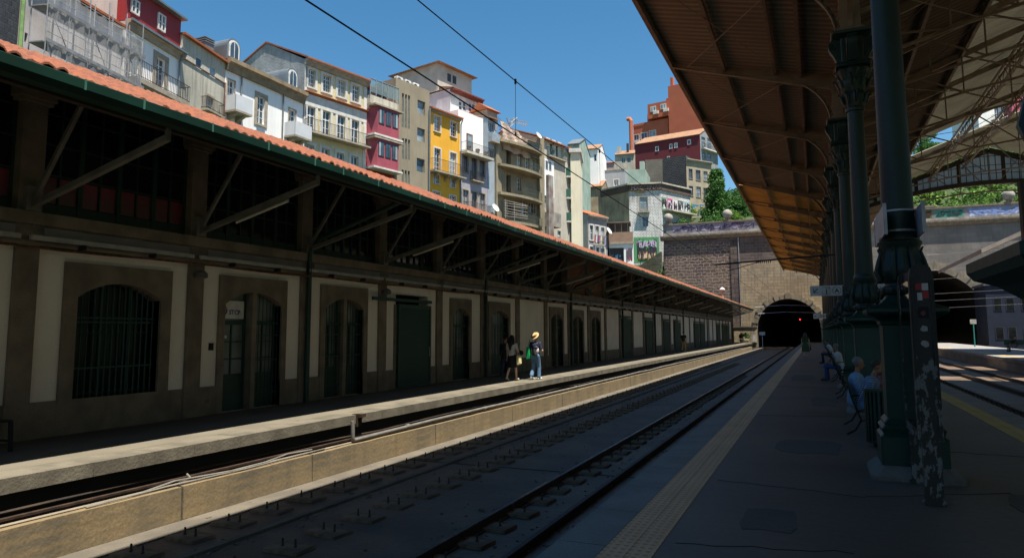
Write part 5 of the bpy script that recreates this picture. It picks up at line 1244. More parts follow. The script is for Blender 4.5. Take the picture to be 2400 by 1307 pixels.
# 5 yellow tiled house
ytile = mat('pale yellow glazed tile', (0.70, 0.61, 0.34), (0.62, 0.55, 0.33), 2, .5, .15, brick=(.32, .32, .012, .88, 0), mortar=(.45, .4, .27), axis='x', streak=.25, scol=(.35, .32, .25))
u0, u1 = U(PC_, 710.5), U(PC_, 858); ze = Zp(PC_, 785, 165)
h = House('yellow_tiled_house', 'pale yellow tiled house with rows of four white windows and an orange tiled roof', PC_, u0, u1, ZH, ze, 14, ytile, side=mat('grey rough gable', (.44, .45, .44), (.22, .23, .23), .45, .95, .7, fine=.3, streak=.5, scol=(.10, .10, .10)))
for (x0, yt, x1, yb) in ((848, 385, 920, 545), (988, 438, 1058, 592), (1122, 485, 1190, 635), (1250, 530, 1315, 680)): h.win(R2, x0, yt, x1, yb, 4, 4, sur=stone_w, sw=.22)
for (x0, yt, x1, yb) in ((845, 722, 918, 955), (985, 762, 1055, 992), (1118, 805, 1188, 1035), (1246, 845, 1312, 1075)): h.win(R2, x0, yt, x1, yb, 2, 3, sur=stone_w, sw=.24, rail=True)
for (x0, yt, x1, yb) in ((835, 1065, 905, 1280), (975, 1100, 1045, 1320), (1110, 1140, 1175, 1360), (1240, 1170, 1305, 1390)): h.win(R2, x0, yt, x1, yb, 2, 3, sur=stone_w, sw=.24)
h.finish(); h.cornice(ze+.05, stone_s, .45, .5); zc2 = h.px(R2, 830, 590)[1]; h.cornice(zc2, slate_t, .3, .16, name='tile_course'); h.box('frieze', stone_w, 0, h.W, 0.0, .06, zc2-1.1, zc2-.165)
h.gable(2.7, slate_t, ridge=.38, over=.5); bz_ = h.px(R2, 840, 962)[1]; h.balcony(.05, h.W-.1, bz_, .8, 1.0, .14)
for x in (0, h.W-.35): h.box('corner_strip', stone_w, x, x+.35, .0, .05, ZH, ze-.5)
# 6 pink bay house
u0, u1 = U(PC_, 858.5), U(PC_, 926); pk = mat('raspberry render', (0.36, 0.075, 0.105), (0.28, 0.06, 0.085), .8, .7, .05, streak=.4, scol=(.2, .05, .07))
zt_ = Zp(PC_, 900, 200)
h = House('pink_bay_house', 'raspberry pink house with projecting bays of dark windows and a glass roof terrace', PC_, u0, u1, ZH, Zp(PC_, 885, 233), 9, mat('brick red wall', (.33, .05, .04), None, .8, .8, .1))
h.finish(); W_ = h.W; bo = .95
mb = MB(); mb.box(.1, W_-.1, 1.6, 8.5, h.z1, zt_); mb.build('attic_storey', mat('blue grey cladding', (.20, .24, .27), None, 1, .5, .05), h.root)
for k in range(2): a = .5+k*2.0; mb = MB(); mb.box(a, a+1.3, 1.55, 1.61, h.z1+.1, h.z1+2.2); mb.build('window', pane, h.root)
mb = MB(); mb.prism([(1.1, zt_-.02), (5, zt_+1.6), (9, zt_-.02)], 'x', -.1, W_+.1); mb.build('roof', slate_o, h.root)
glass_r = bpy.data.materials.new('balustrade glass'); glass_r.use_nodes = True; nn = glass_r.node_tree; tr = nn.nodes.new('ShaderNodeBsdfTransparent'); tr.inputs[0].default_value = (.8, .9, .9, 1); mxx = nn.nodes.new('ShaderNodeMixShader'); mxx.inputs[0].default_value = .3; nn.nodes['Principled BSDF'].inputs['Base Color'].default_value = (.3, .4, .42, 1); nn.nodes['Principled BSDF'].inputs['Roughness'].default_value = .1
nn.links.new(tr.outputs[0], mxx.inputs[1]); nn.links.new(nn.nodes['Principled BSDF'].outputs[0], mxx.inputs[2]); nn.links.new(mxx.outputs[0], nn.nodes['Material Output'].inputs[0])
mb = MB(); mb.box(0, W_, -.42, -.40, h.z1+.3, h.z1+1.5); mb.build('glass_balustrade', glass_r, h.root)
mb = MB()
for k in range(6): mb.box(W_*k/5-.03, W_*k/5+.03, -.45, -.39, h.z1, h.z1+1.55)
mb.box(0, W_, -.45, -.39, h.z1+1.5, h.z1+1.55); mb.build('rail', steel_g, h.root); h.box('terrace_edge', grey_r, -.0, W_, -.0, .45, h.z1-.7, h.z1+.02); h.cornice(h.z1-.71, stone_s, .6, .5)
for (yt, yb, wins) in ((325, 590, ((95, 342, 155, 462), (178, 365, 235, 488), (245, 388, 296, 512))), (552, 800, ((95, 578, 155, 700), (178, 599, 237, 718), (245, 622, 296, 740)))):
    zA = h.px(R3, 60, yt)[1]; zB = h.px(R3, 60, yt+195)[1]; 
    mb = MB(); mb.add([(.1, 0, zB), (.45, -bo, zB), (W_-.45, -bo, zB), (W_-.1, 0, zB), (.1, 0, zA), (.45, -bo, zA), (W_-.45, -bo, zA), (W_-.1, 0, zA)], [(0, 1, 5, 4), (1, 2, 6, 5), (2, 3, 7, 6), (4, 5, 6, 7), (0, 1, 2, 3)]); bay = mb.build('bay', pk, h.root)
    mb = MB(); mb.box(.0, W_, -bo-.1, 0, zB-.16, zB); mb.build('bay_sill', stone_w, bay); mb = MB(); mb.box(.0, W_, -bo-.15, 0, zA, zA+.14); mb.build('bay_cornice', stone_s, bay)
    for k in range(3):
        a = .50+k*(W_-1.0)/3+.06; b = a+(W_-1.0)/3-.16; z0 = zB+.95; z1 = zA-.22
        mb = MB(); mb.box(a, b, -bo-.04, -bo+.02, z0, z1); f = mb.build('window', dframe, bay); 
        for q in range(2): mb = MB(); c = a+.06+q*(b-a)/2; mb.quad((c, -bo-.045, z0+.06), (c+(b-a)/2-.1, -bo-.045, z0+.06), (c+(b-a)/2-.1, -bo-.045, z1-.06), (c, -bo-.045, z1-.06)); mb.build('pane', pane_l if (k+q) % 3 == 0 else pane, f)
for k in range(3):
    mb = MB(); x = .4+k*(W_-.8)/2; zB = h.px(R3, 60, 790)[1]-.4; mb.prism([(0, zB), (-bo*.9, zB), (-bo*.6, zB-.35), (0, zB-.6)], 'x', x-.15, x+.15); mb.build('corbel', stone_s, h.root)
# 7 beige concrete block
u0, u1 = U(PC_, 926.5), U(PC_, 1006); bc = mat('beige concrete render', (0.30, 0.26, 0.185), (0.25, 0.215, 0.155), .5, .9, .1, fine=.15, streak=.45, scol=(.16, .135, .10))
h = House('concrete_house', 'plain beige rendered block with vertical slot windows and three square windows', PC_, u0, u1, ZH, Zp(PC_, 968, 198), 10, bc)
for (x0, yt, x1, yb) in ((412, 278, 465, 370), (410, 470, 463, 562), (407, 682, 462, 775)): h.win(R3, x0, yt, x1, yb, 1, 1, fr=gframe, rec=.22)
sg = plain('slot shutter', (.12, .15, .13))
for (x, yt, yb) in ((304, 232, 470), (325, 240, 476), (346, 247, 482), (304, 545, 690), (325, 548, 694), (346, 555, 700), (302, 764, 885), (323, 768, 890), (344, 773, 894)): h.win(R3, x, yt, x+14, yb, 1, 1, fr=gframe, gl=sg, rec=.12)
h.finish()
for k in range(3):
    mb = MB(); x = 1.1+k*1.1; mb.box(x, x+.8, 1.0, 1.4, h.z1, h.z1+.75); ac = mb.build('air_conditioner', cmat((.7, .7, .68)), h.root); mb = MB(); mb.M = Matrix.Translation((x+.3, 1.0, h.z1+.38)) @ Matrix.Rotation(PI/2, 4, 'X'); mb.lathe([(.26, 0), (.26, .02)], 16); mb.build('fan_grille', dframe, ac)
# 8 bright yellow house
u0, u1 = U(PC_, 1006.5), U(PC_, 1078); yel = mat('bright yellow render', (0.74, 0.385, 0.03), (0.68, 0.345, 0.025), .7, .8, .05, fine=.08, streak=.35, scol=(.42, .25, .06))
ze = Zp(PC_, 1010, 256); h = House('yellow_house', 'bright yellow house with a curved iron balcony and blue grey downpipe', PC_, u0, u1, ZH, ze, 10, yel)
for (x0, yt, x1, yb, nx, ny) in ((527, 388, 570, 495, 2, 4), (640, 430, 680, 530, 2, 4), (525, 797, 562, 858, 2, 2), (640, 823, 672, 886, 2, 2), (520, 915, 567, 970, 2, 3), (635, 942, 677, 1008, 2, 3)): h.win(R3, x0, yt, x1, yb, nx, ny, sur=stone_w, sw=.12)
for (x0, yt, x1, yb) in ((527, 612, 570, 770), (637, 642, 680, 795)): h.win(R3, x0, yt, x1, yb, 2, 5, sur=stone_w, sw=.14, rail=True)
h.finish(); h.cornice(ze+.05, stone_s, .35, .25); h.gable(1.7, slate_t, over=.45); bz_ = h.px(R3, 505, 775)[1]; h.balcony(-.05, h.W+.05, bz_, .85, 1.15, .14, brackets=3)
mb = MB(); mb.tube([(-.12, -.15, ZH), (-.12, -.15, ze)], .09, 8); mb.build('downpipe', zinc, h.root); downpipe(h, h.W+.05, ZH, ze)
# 9 tall white house behind and grey tiled lower front
gtile = mat('lilac grey tile', (0.42, 0.40, 0.44), (0.36, 0.34, 0.38), 2, .6, .15, brick=(.3, .3, .015, .85, 0), mortar=(.3, .28, .3), axis='x', streak=.3, scol=(.25, .23, .24))
u0, u1 = U(PC_, 1078.5), U(PC_, 1143); zt_ = Zp(PC_, 1080, 355)
h = House('grey_tiled_house', 'lilac grey tiled house with brown framed windows, small iron balconies and a roof terrace', PC_, u0, u1, ZH, zt_, 10, gtile)
bf = plain('brown window frame', (.16, .09, .06))
for (x0, yt, x1, yb) in ((728, 662, 765, 778), (788, 680, 824, 845), (845, 697, 880, 812), (726, 902, 765, 1020), (788, 915, 826, 1040), (845, 928, 880, 1040)): h.win(R3, x0, yt, x1, yb, 2, 3, fr=bf, sur=stone_s, sw=.12)
h.finish(); z = h.px(R3, 785, 838)[1]; h.balcony(h.px(R3, 776, 800)[0], h.px(R3, 852, 800)[0], z, .45, .9, .12); z = h.px(R3, 712, 1045)[1]; h.balcony(.8, h.W-.1, z, .7, .9, .12)
h.balcony(.02, h.W-.02, zt_, .9, .95, .25, m=grey_r); mb = MB(); mb.box(.4, h.W-.02, .6, 9, zt_, zt_+4.6); tw = mb.build('terrace_wall', white_r, h.root)
a = 1.7; mb = MB(); mb.box(a, a+1.0, .55, .60, zt_+.05, zt_+2.4); f = mb.build('door', bf, h.root); mb = MB(); mb.quad((a+.12, .54, zt_+.3), (a+.88, .54, zt_+.3), (a+.88, .54, zt_+2.2), (a+.12, .54, zt_+2.2)); mb.build('pane', pane_l, f)
for k in range(3): mb = MB(); x = .8+k*1.4; mb.lathe([(.16, 0), (.24, .5), (.26, .55)], 10, (x, -.5, zt_+.02)); mb.build('plant_pot', stone_s, h.root)
u2, u3 = U(PC_, 1055), U(PC_, 1131); PT = Plane(PC_.world(0, -4).x, PC_.world(0, -4).y, 13)
u2, u3 = U(PT, 1055), U(PT, 1128); zt_ = Zp(PT, 1056, 208)
h = House('tall_white_house', 'tall peeling white house with a red eave, side gable and small tiled attic tower', PT, u2, u3, ZH, zt_, 11, mat('peeling white wall', (.68, .68, .68), (.5, .49, .48), .6, .9, .2, streak=.6, scol=(.22, .2, .19)), side=mat('stained lilac side wall', (.52, .47, .50), (.40, .36, .39), .5, .9, .2, streak=.4, scol=(.3, .28, .28)))
for (x0, yt, x1, yb) in ((700, 287, 722, 345), (728, 293, 750, 350), (768, 302, 790, 358), (792, 306, 815, 362)): h.win(R3, x0, yt, x1, yb, 1, 2, rec=.08)
h.finish(); h.cornice(zt_+.1, plain('oxide red eave', (.17, .045, .035)), .5, .45); mb = MB(); mb.prism([(-.5, zt_+.1), (5.5, zt_+1.5), (11, zt_+.1)], 'x', -.1, h.W+.1); mb.build('roof', slate_o, h.root)
mb = MB(); mb.box(-.3, 5.6, 1.6, 8.5, zt_+.1, zt_+3.2); mb.build('attic_tower', mat('pale attic render', (.50, .48, .44), (.4, .38, .35), .8, .9, .1), h.root)
mb = MB(); a, b, c, d = -.8, 6.1, 1.0, 9.1; z = zt_+3.2; mb.add([(a, c, z), (b, c, z), (b, d, z), (a, d, z), ((a+b)/2-1, (c+d)/2, z+1.3), ((a+b)/2+1, (c+d)/2, z+1.3)], [(0, 1, 5, 4), (1, 2, 5), (2, 3, 4, 5), (3, 0, 4), (0, 1, 2, 3)]); mb.build('tower_roof', slate_o, h.root)
mb = MB(); mb.box(1.3, 1.9, 1.57, 1.61, zt_+1.6, zt_+2.5); mb.box(2.2, 2.8, 1.57, 1.61, zt_+1.6, zt_+2.5); mb.build('attic_window', dframe, h.root)
# 10 veranda house
u0, u1 = U(PC_, 1143.5), U(PC_, 1161); h = House('veranda_house', 'narrow house with stacked pale blue glazed verandas on the back', PC_, u0, u1, ZH, Zp(PC_, 1143, 276), 8, mat('pale blue panel', (.34, .40, .46), (.28, .33, .38), 1, .7, .1))
for (yt, yb) in ((430, 500), (620, 690)): h.win(R3, 905, yt, 945, yb, 3, 1)
h.finish(); h.balcony(0, h.W, Zp(PC_, 1143, 330), .6, .9, .12, solid=mat('lattice panel', (.3, .36, .42), None, 2, .7, .1)); h.gable(1.0, slate_o)
# 11 ruin
ruin = mat('mouldy concrete', (0.33, 0.285, 0.19), (0.22, 0.19, 0.13), .6, .95, .5, fine=.3, streak=.55, scol=(.09, .08, .055))
u0, u1 = U(PC_, 1161.5), U(PC_, 1258); zt_ = Zp(PC_, 1165, 330)
h = House('derelict_house', 'derelict concrete house with open storeys, curved slabs, tarpaulin and rusty roof sheds', PC_, u0, u1, ZH, zt_, 11, ruin)
for row in (((968, 592, 998, 708), (1030, 612, 1062, 728)), ((968, 782, 998, 905), (1030, 797, 1062, 918)), ((968, 972, 1000, 1085), (1040, 977, 1090, 1090))):
    for (x0, yt, x1, yb) in row: h.win(R3, x0, yt, x1, yb, void=True)
for (x0, yt, x1, yb) in ((1102, 637, 1135, 742), (1162, 657, 1190, 764), (1102, 815, 1132, 905), (1132, 945, 1175, 1080), (1200, 690, 1226, 775), (1190, 955, 1230, 1060)): h.win(R3, x0, yt, x1, yb, 2, 3, rec=.25)
h.finish()
for (y, hh) in ((560, .3), (728, .3), (925, .3), (1115, .3)):
    z = h.px(R3, 968, y)[1]; P_ = []; W_ = h.W
    for k in range(13): t_ = k/12; P_.append((W_*t_, -.35-1.15*math.sin(PI*min(1, t_*.9+.05))**.5*(.7+.3*t_)))
    mb = MB(); mb.prism(P_+[(W_, .0), (0, .0)], 'z', z-.28, z); bl = mb.build('balcony', ruin, h.root)
    mb = MB()
    for p, q in zip(P_[5:], P_[6:]): 
        for zz in (.1, .5, .95): mb.bar((p[0], p[1]+.08, z+zz), (q[0], q[1]+.08, z+zz), .025)
        for w_ in range(4): mb.bar((p[0]+(q[0]-p[0])*w_/4, p[1]+(q[1]-p[1])*w_/4+.08, z), (p[0]+(q[0]-p[0])*w_/4, p[1]+(q[1]-p[1])*w_/4+.08, z+.95), .016)
    mb.build('railing', plain('greenish railing', (.10, .13, .11)), bl)
mb = MB(); 
for k in range(7): z = h.px(R3, 968, 1105)[1]+.2+k*.28; mb.bar((.2, -1.0, z), (h.W*.52, -1.25, z+random.uniform(-.1, .2)), .07, .05)
for x in (.3, 1.9, 3.4): mb.bar((x, -1.1, h.px(R3, 968, 1110)[1]), (x, -1.1, h.px(R3, 968, 980)[1]), .05)
mb.build('timber_shoring', plain('grey timber', (.38, .35, .30)), h.root)
mb = MB(); mb.box(-.2, .75, -.25, 1, ZH, zt_+.6); mb.build('corner_pillar', ruin, h.root)
tar = mat('pinkish tarpaulin', (.50, .38, .31), (.33, .25, .20), .8, .8, .4, streak=.3)
mb = MB(); V = []; n = 16
for j in range(9):
    for i in range(n+1): x = .9+5.1*i/n; V.append((x, -.4+.35*j/8+.12*math.sin(i*1.1+j*.9), zt_-.9+3.3*j/8*(1-.3*i/n)+.1*math.sin(i*.8)))
mb.add(V, [(j*(n+1)+i, j*(n+1)+i+1, (j+1)*(n+1)+i+1, (j+1)*(n+1)+i) for j in range(8) for i in range(n)]); mb.build('tarpaulin', tar, h.root)
mb = MB(); mb.box(5.9, h.W-.05, -.3, 6, zt_-.6, zt_+1.2); rs_ = mb.build('roof_shed', mat('green grey shed cladding', (.20, .21, .17), (.13, .13, .11), .8, .7, .2, streak=.4), h.root)
mb = MB(); mb.box(6.1, h.W-.2, -.34, -.30, zt_+.0, zt_+.95); wn_ = mb.build('window', dframe, rs_); mb = MB()
for k in range(5): c = 6.2+k*(h.W-6.5)/5; mb.quad((c, -.345, zt_+.08), (c+(h.W-6.5)/5-.08, -.345, zt_+.08), (c+(h.W-6.5)/5-.08, -.345, zt_+.87), (c, -.345, zt_+.87))
mb.build('pane', pane, wn_)
mb = MB(); mb.prism([(-.5, zt_+1.2), (5, zt_+2.8), (11, zt_+1)], 'x', 5.8, h.W+.1); mb.build('roof', slate_o, h.root)
mb = MB(); mb.box(-.2, 1.6, 1.0, 3.0, zt_+1.6, zt_+3.6); mb.build('roof_hut', plain('pale hut wall', (.42, .36, .3)), h.root); mb = MB(); mb.prism([(.6, zt_+3.6), (2, zt_+4.5), (3.4, zt_+3.6)], 'x', -.5, 1.9); mb.build('hut_roof', slate_t, h.root); mb = MB(); mb.prism([(-.2, zt_+.4), (3, zt_+1.9), (8, zt_+.4)], 'x', -.3, 5.8); mb.build('roof', slate_t, h.root)
mb = MB()
for k in range(14):
    a = Vector((2.6+random.uniform(-1.3, 1.5), .8+random.uniform(-.3, .8), zt_+1.5+random.uniform(0, 1))); b = a+Vector((random.uniform(-1.8, 2.2), random.uniform(-.5, .5), random.uniform(.2, 1.9))); mb.tube([a, b], .035, 4)
mb.bar((3.4, .8, zt_+3.4), (7.2, .8, zt_+3.9), .06); mb.bar((3.4, .8, zt_+3.0), (7.2, .8, zt_+3.5), .06); 
for k in range(8): mb.bar((3.4+k*.48, .8, zt_+3.0+k*.06), (3.8+k*.48, .8, zt_+3.45+k*.06), .035)
mb.build('scaffold_poles', plain('weathered poles', (.38, .29, .20)), h.root)
def dish(P, px, py, r, lab):
    u, z = P.hit(px, py); w_ = P.world(u, .35); t = thing('satellite_dish', lab, 'satellite dish', (w_.x, w_.y, z), PC_.rz())
    mb = MB(); mb.M = Matrix.Rotation(math.radians(62), 4, 'X'); mb.lathe([(.02, 0), (r*.6, .05), (r, .16), (r, .18), (r*.6, .07), (.02, .02)], 18); mb.M = None; mb.build('dish', cmat((.68, .68, .66)), t, smooth=True); mb = MB(); mb.tube([(0, .35, -.2), (0, .02, 0), (0, -.4, .2)], .02, 5); mb.build('arm', gframe, t)
dish(PC_, 1153, 489, .5, 'white satellite dish low on the left pillar of the derelict house'); dish(PC_, 1255, 320, .45, 'white satellite dish near the roof shed of the derelict house'); 
mb = MB(); a = U(PC_, 1235, 480); w_ = PC_.world(a, 3.0); mb.box(0, 1.0, 0, .35, ZH-1, Zp(PC_, 1236, 418)); o = mb.build('steel_duct', mat('rusty galvanised duct', (.34, .34, .32), (.16, .09, .06), .7, .6, .1, streak=.5, scol=(.2, .08, .04)), loc=(w_.x, w_.y, 0)); o.rotation_euler.z = PC_.rz(); tag(o, 'tall rusty sheet metal duct standing in front of the derelict house', 'duct')
# 12 white annex, loggia, cream stair tower
u0, u1 = U(PC_, 1258.5), U(PC_, 1295.5); zt_ = Zp(PC_, 1262, 322)
h = House('white_annex', 'weathered house with a loggia, white windowed upper floors and orange roof beside the stair tower', PC_, u0, u1+4.0, ZH, zt_, 9, mat('loggia house render', (.50, .47, .40), (.4, .37, .31), .7, .9, .15, streak=.35))
z = Zp(PC_, 1275, 372); z3 = Zp(PC_, 1275, 458)
mb = MB(); mb.box(1.1, h.W-4.0, -.12, .0, z3, z); wp = mb.build('white_panel', white_r, h.root)
for (x0, yt, x1, yb) in ((447, 512, 458, 575), (465, 522, 481, 582), (489, 532, 505, 590), (447, 652, 458, 705), (468, 657, 481, 717), (491, 664, 507, 727)):
    a, b, c, d = h.rect(R4, x0, yt, x1, yb); mb = MB(); mb.box(a, b, -.15, -.121, c, d); f = mb.build('window', gframe, h.root); mb = MB(); mb.quad((a+.08, -.155, c+.1), (b-.08, -.155, c+.1), (b-.08, -.155, d-.1), (a+.08, -.155, d-.1)); mb.build('pane', pane, f)
h.win(R4, 452, 790, 475, 860, 2, 2); h.win(R4, 505, 1010, 530, 1080, 2, 2); h.win(R4, 555, 1010, 578, 1080, 2, 2)
a, b, c, d = h.win(R4, 482, 372, 598, 485, void=True) or h.rect(R4, 482, 372, 598, 485)
h.finish(); h.balcony(a-.1, b+.1, c, .4, 1.0, .18, rm=plain('teal railing', (.05, .14, .12))); h.gable(1.8, slate_t); h.box('pilaster', ruin, -.1, 1.0, 0, .35, ZH, zt_)
for k in range(3): mb = MB(); x = a+.5+k*1.3; mb.box(x, x+.8, .42, .49, c+.05, c+2.4); mb.build('loggia_door', wframe, h.root)
h.balcony(1.0, h.W-4.2, Zp(PC_, 1275, 528), 1.2, 1.5, .2, solid=mat('grubby corrugated panel', (.34, .32, .28), (.2, .18, .16), 1, .8, .2, streak=.5))
cream = mat('cream tower render', (0.80, 0.74, 0.57), (0.74, 0.68, 0.52), .5, .85, .05, streak=.3, scol=(.4, .36, .26))
PD = chain(PC_, 1337, 75); PD = Plane(PC_.world(U(PC_, 1337, 400), 1.5).x, PC_.world(U(PC_, 1337, 400), 1.5).y, 75)
h = House('stair_tower', 'tall cream rendered stair tower with small roof and green mesh balconies', PD, U(PD, 1336.5), U(PD, 1358), ZH, Zp(PD, 1340, 358), 6, cream, 'tower'); h.finish()
h.box('roof_slab', stone_w, -.2, h.W+.2, -6, .25, h.z1, h.z1+.5); mb = MB(); mb.prism([(-.2, h.z1+.5), (3, h.z1+1.3), (6, h.z1+.5)], 'x', -.15, h.W+.15); mb.build('roof', slate_t, h.root)
gmesh = mat('green mesh panel', (.035, .12, .085), (.03, .10, .07), 1, .7, .1)
for y in (413, 463, 518):
    z = Zp(PD, 1340, y); mb = MB(); mb.add([(-.02, -.3, z-.18), (-.02, 3.5, z-.18), (-5.2, 3.0, z-.18), (-4.6, -.1, z-.18), (-.02, -.3, z), (-.02, 3.5, z), (-5.2, 3.0, z), (-4.6, -.1, z)], [(3,2,1,0),(4,5,6,7),(0,1,5,4),(1,2,6,5),(2,3,7,6),(3,0,4,7)]); bl = mb.build('balcony', stone_w, h.root)
    mb = MB(); mb.bar((-.02, -.28, z+.55), (-4.6, -.08, z+.55), .04, 1.0); mb.bar((-4.6, -.08, z+.55), (-5.2, 3.0, z+.55), .04, 1.0); mb.build('mesh_panel', gmesh, bl)
# 13 small house with laundry
PE = Plane(PD.world(U(PD, 1358), 0).x, PD.world(U(PD, 1358), 0).y+6, 75)
PE = Plane(at_depth(1356, 600, 106).x, at_depth(1356, 600, 106).y, 60)
u0, u1 = U(PE, 1356, 550), U(PE, 1378, 550)
PF = Plane(PE.world(u1).x, PE.world(u1).y, 24)
h = House('laundry_house', 'small grey tiled house with an orange roof and washing hung at the windows', PF, 0, U(PF, 1423, 550), 8, Zp(PF, 1378, 503), 8, mat('faded patterned tile', (.34, .32, .31), (.25, .235, .23), 3, .8, .2, streak=.3), side=mat('plain sand side wall', (.46, .42, .36), (.4, .36, .3), .6, .9, .1, streak=.3))
for (x0, yt, x1, yb) in ((777, 972, 801, 1075), (816, 978, 841, 1078), (855, 987, 880, 1080), (778, 1120, 802, 1185), (820, 1126, 843, 1190), (857, 1132, 881, 1200)): h.win(R4, x0, yt, x1, yb, 2, 2, sur=stone_w, sw=.2)
h.finish(); h.cornice(h.z1, stone_s, .4, .5); h.gable(1.5, slate_t, ridge=.5, over=.2)
mb = MB(); z = h.px(R4, 775, 1040)[1]; mb.tube([(.8, -.5, z), (h.W-.4, -.5, z)], .02, 4); ln = tag(mb.build('washing_line', gframe, loc=h.root.location[:]), 'washing line stretched across the small grey tiled house', 'washing line'); ln.rotation_euler.z = PF.rz()
cl = [((.6, .03, .04), 'red'), ((.75, .75, .78), 'white'), ((.10, .12, .3), 'navy'), ((.7, .12, .12), 'scarlet'), ((.7, .7, .72), 'pale'), ((.2, .35, .1), 'green'), ((.25, .08, .05), 'brown'), ((.35, .4, .65), 'light blue')]
for k, (c, nm) in enumerate(cl):
    mb = MB(); x = 1.0+k*(h.W-1.8)/8; w_ = (h.W-2)/8*random.uniform(.7, 1); hh = random.uniform(.8, 1.5); V = []
    for j in range(5):
        for i in range(5): V.append((x+w_*i/4, -.5+.05*math.sin(i*2+k)+.02*j, z-hh*j/4))
    V2 = [(a, b-.02, c_) for a, b, c_ in V]; mb.add(V+V2, [(j*5+i, j*5+i+1, (j+1)*5+i+1, (j+1)*5+i) for j in range(4) for i in range(4)]+[(25+j*5+i, 25+j*5+i+1, 25+(j+1)*5+i+1, 25+(j+1)*5+i) for j in range(4) for i in range(4)])
    o = mb.build('laundry', cmat(c), loc=h.root.location[:]); o.rotation_euler.z = PF.rz(); tag(o, '%s piece of washing on the line of the small tiled house' % nm, 'laundry', 'washing on the line')
dish(PF, 1422, 542, .6, 'white satellite dish at the corner of the laundry house')
# 14 garage
PG = Plane(PF.world(U(PF, 1423, 550), -1.0).x, PF.world(U(PF, 1423, 550), -1.0).y, 77)
h = House('garage', 'low garage with a brick upper band, white front and graffiti sprayed shutter', PG, U(PG, 1423), U(PG, 1478), 8, Zp(PG, 1450, 544), 7, white_r, 'garage'); a, b, c, d = h.rect(R4, 912, 1132, 1016, 1262); h.holes.append((a, b, c, d, 0)); h.finish()
h.box('brick_band', mat('orange brown brick', (.34, .19, .12), (.26, .14, .09), 1, .9, .3, brick=(.3, .1, .02, .7, 0), mortar=(.3, .25, .2), axis='x'), 0, h.W, .0, .08, Zp(PG, 1450, 568), h.z1); h.box('string_band', stone_s, -.1, h.W+.1, .0, .2, Zp(PG, 1450, 572), Zp(PG, 1450, 567))
sh = h.box('shutter', plain('dark shutter', (.05, .05, .055)), a, b, -.42, -.4, c, d)
for i, cc in enumerate(((.08, .25, .42), (.35, .55, .7), (.02, .04, .08))):
    mb = MB(); scribble(mb, a+.2, b-.2, c, c+(d-c)*.72, .395-.04*i, 40+i, .42-.12*i, 6); mb.build('graffiti', cmat(cc), sh)
for i, cc in enumerate(((.5, .06, .12), (.1, .1, .12))):
    mb = MB(); scribble(mb, b+.3, h.W-.1, c+.5, d, -.01-.04*i, 50+i, .14, 5); mb.build('graffiti', cmat(cc), h.root)
# 15 white tiled warehouse with curved parapet, three faces
wt = mat('worn white tile', (.82, .81, .79), (.60, .59, .57), .3, .8, .2, brick=(.55, .28, .03, .9, .05), mortar=(.10, .09, .085), axis='x', streak=.75, scol=(.12, .11, .10))
wb = mat('brown stained render', (.40, .32, .21), (.25, .19, .13), .5, .95, .4, streak=.6, scol=(.07, .055, .04))
pA = at_depth(1475, 500, 140); PW1 = Plane(pA.x, pA.y, 77); uB = U(PW1, 1550, 500); pB = PW1.world(uB); PW2 = Plane(pB.x, pB.y, 25)
ztW = Zp(PW1, 1500, 447); zp0 = Zp(PW1, 1500, 433); zlow = 13
h = House('warehouse', 'old corner warehouse with worn white tiles, dark lettered parapet and graffiti', PW1, 0, uB, zlow-3, ztW, 12, wt, 'warehouse')
h.win(R5, 408, 822, 455, 905, 2, 2, fr=gframe, gl=pane_l, sur=stone_s); h.win(R5, 425, 950, 460, 1010, 2, 2, fr=gframe)
h.finish(); z = h.px(R5, 400, 918)[1]; h.balcony(h.px(R5, 395, 900)[0], h.px(R5, 470, 900)[0], z, .8, .9, .2, rm=gframe)
# left face
uL = 15.0; v = Vector((math.sin(math.radians(-61)), math.cos(math.radians(-61)), 0)); pL = pA+v*11; PW0 = Plane(pL.x, pL.y, 119); 
def attach(P, u0, u1, z0, z1, D, m, name):
    w0 = P.world(u0); mb = MB(); Mx = h.root.matrix_world; return w0
bpy.context.view_layer.update()
inv = (Matrix.Translation(h.root.location) @ Matrix.Rotation(h.root.rotation_euler.z, 4, 'Z')).inverted()
def sub(P, u0, u1, z0, z1, o0, o1, m, name, par=None):
    """box on another face plane, expressed in the warehouse's own coordinates"""
    mb = MB(); mb.M = inv
    A = [P.world(u, o) for u, o in ((u0, o1), (u1, o1), (u1, o0), (u0, o0))]
    mb.add([(p.x, p.y, z) for z in (z0, z1) for p in A], [(3,2,1,0),(4,5,6,7),(0,1,5,4),(1,2,6,5),(2,3,7,6),(3,0,4,7)]); mb.M = None; return mb.build(name, m, par or h.root)
sub(PW0, -3, 11, zlow-3, ztW, -6, 0, wb, 'side_wing'); uC = U(PW2, 1618, 480); sub(PW2, 0, uC, zlow-3, ztW, -8, 0, wt, 'right_wing')
parm = mat('rusty parapet band', (.13, .085, .07), (.09, .06, .05), .6, .9, .3, streak=.4, scol=(.04, .03, .025))
sub(PW0, -3, 11.1, ztW, zp0, -.3, .25, parm, 'parapet_band'); sub(PW1, 0, uB, ztW, zp0, -.3, .25, parm, 'parapet_band'); pb = sub(PW2, -.1, uC, ztW, zp0, -.3, .25, parm, 'parapet_band')
sub(PW0, -3, 11.1, zp0, zp0+.3, -.5, .5, grey_r, 'coping'); sub(PW1, -.1, uB+.1, zp0, zp0+.3, -.5, .5, grey_r, 'coping'); sub(PW2, -.1, uC, zp0, zp0+.3, -.5, .5, grey_r, 'coping')
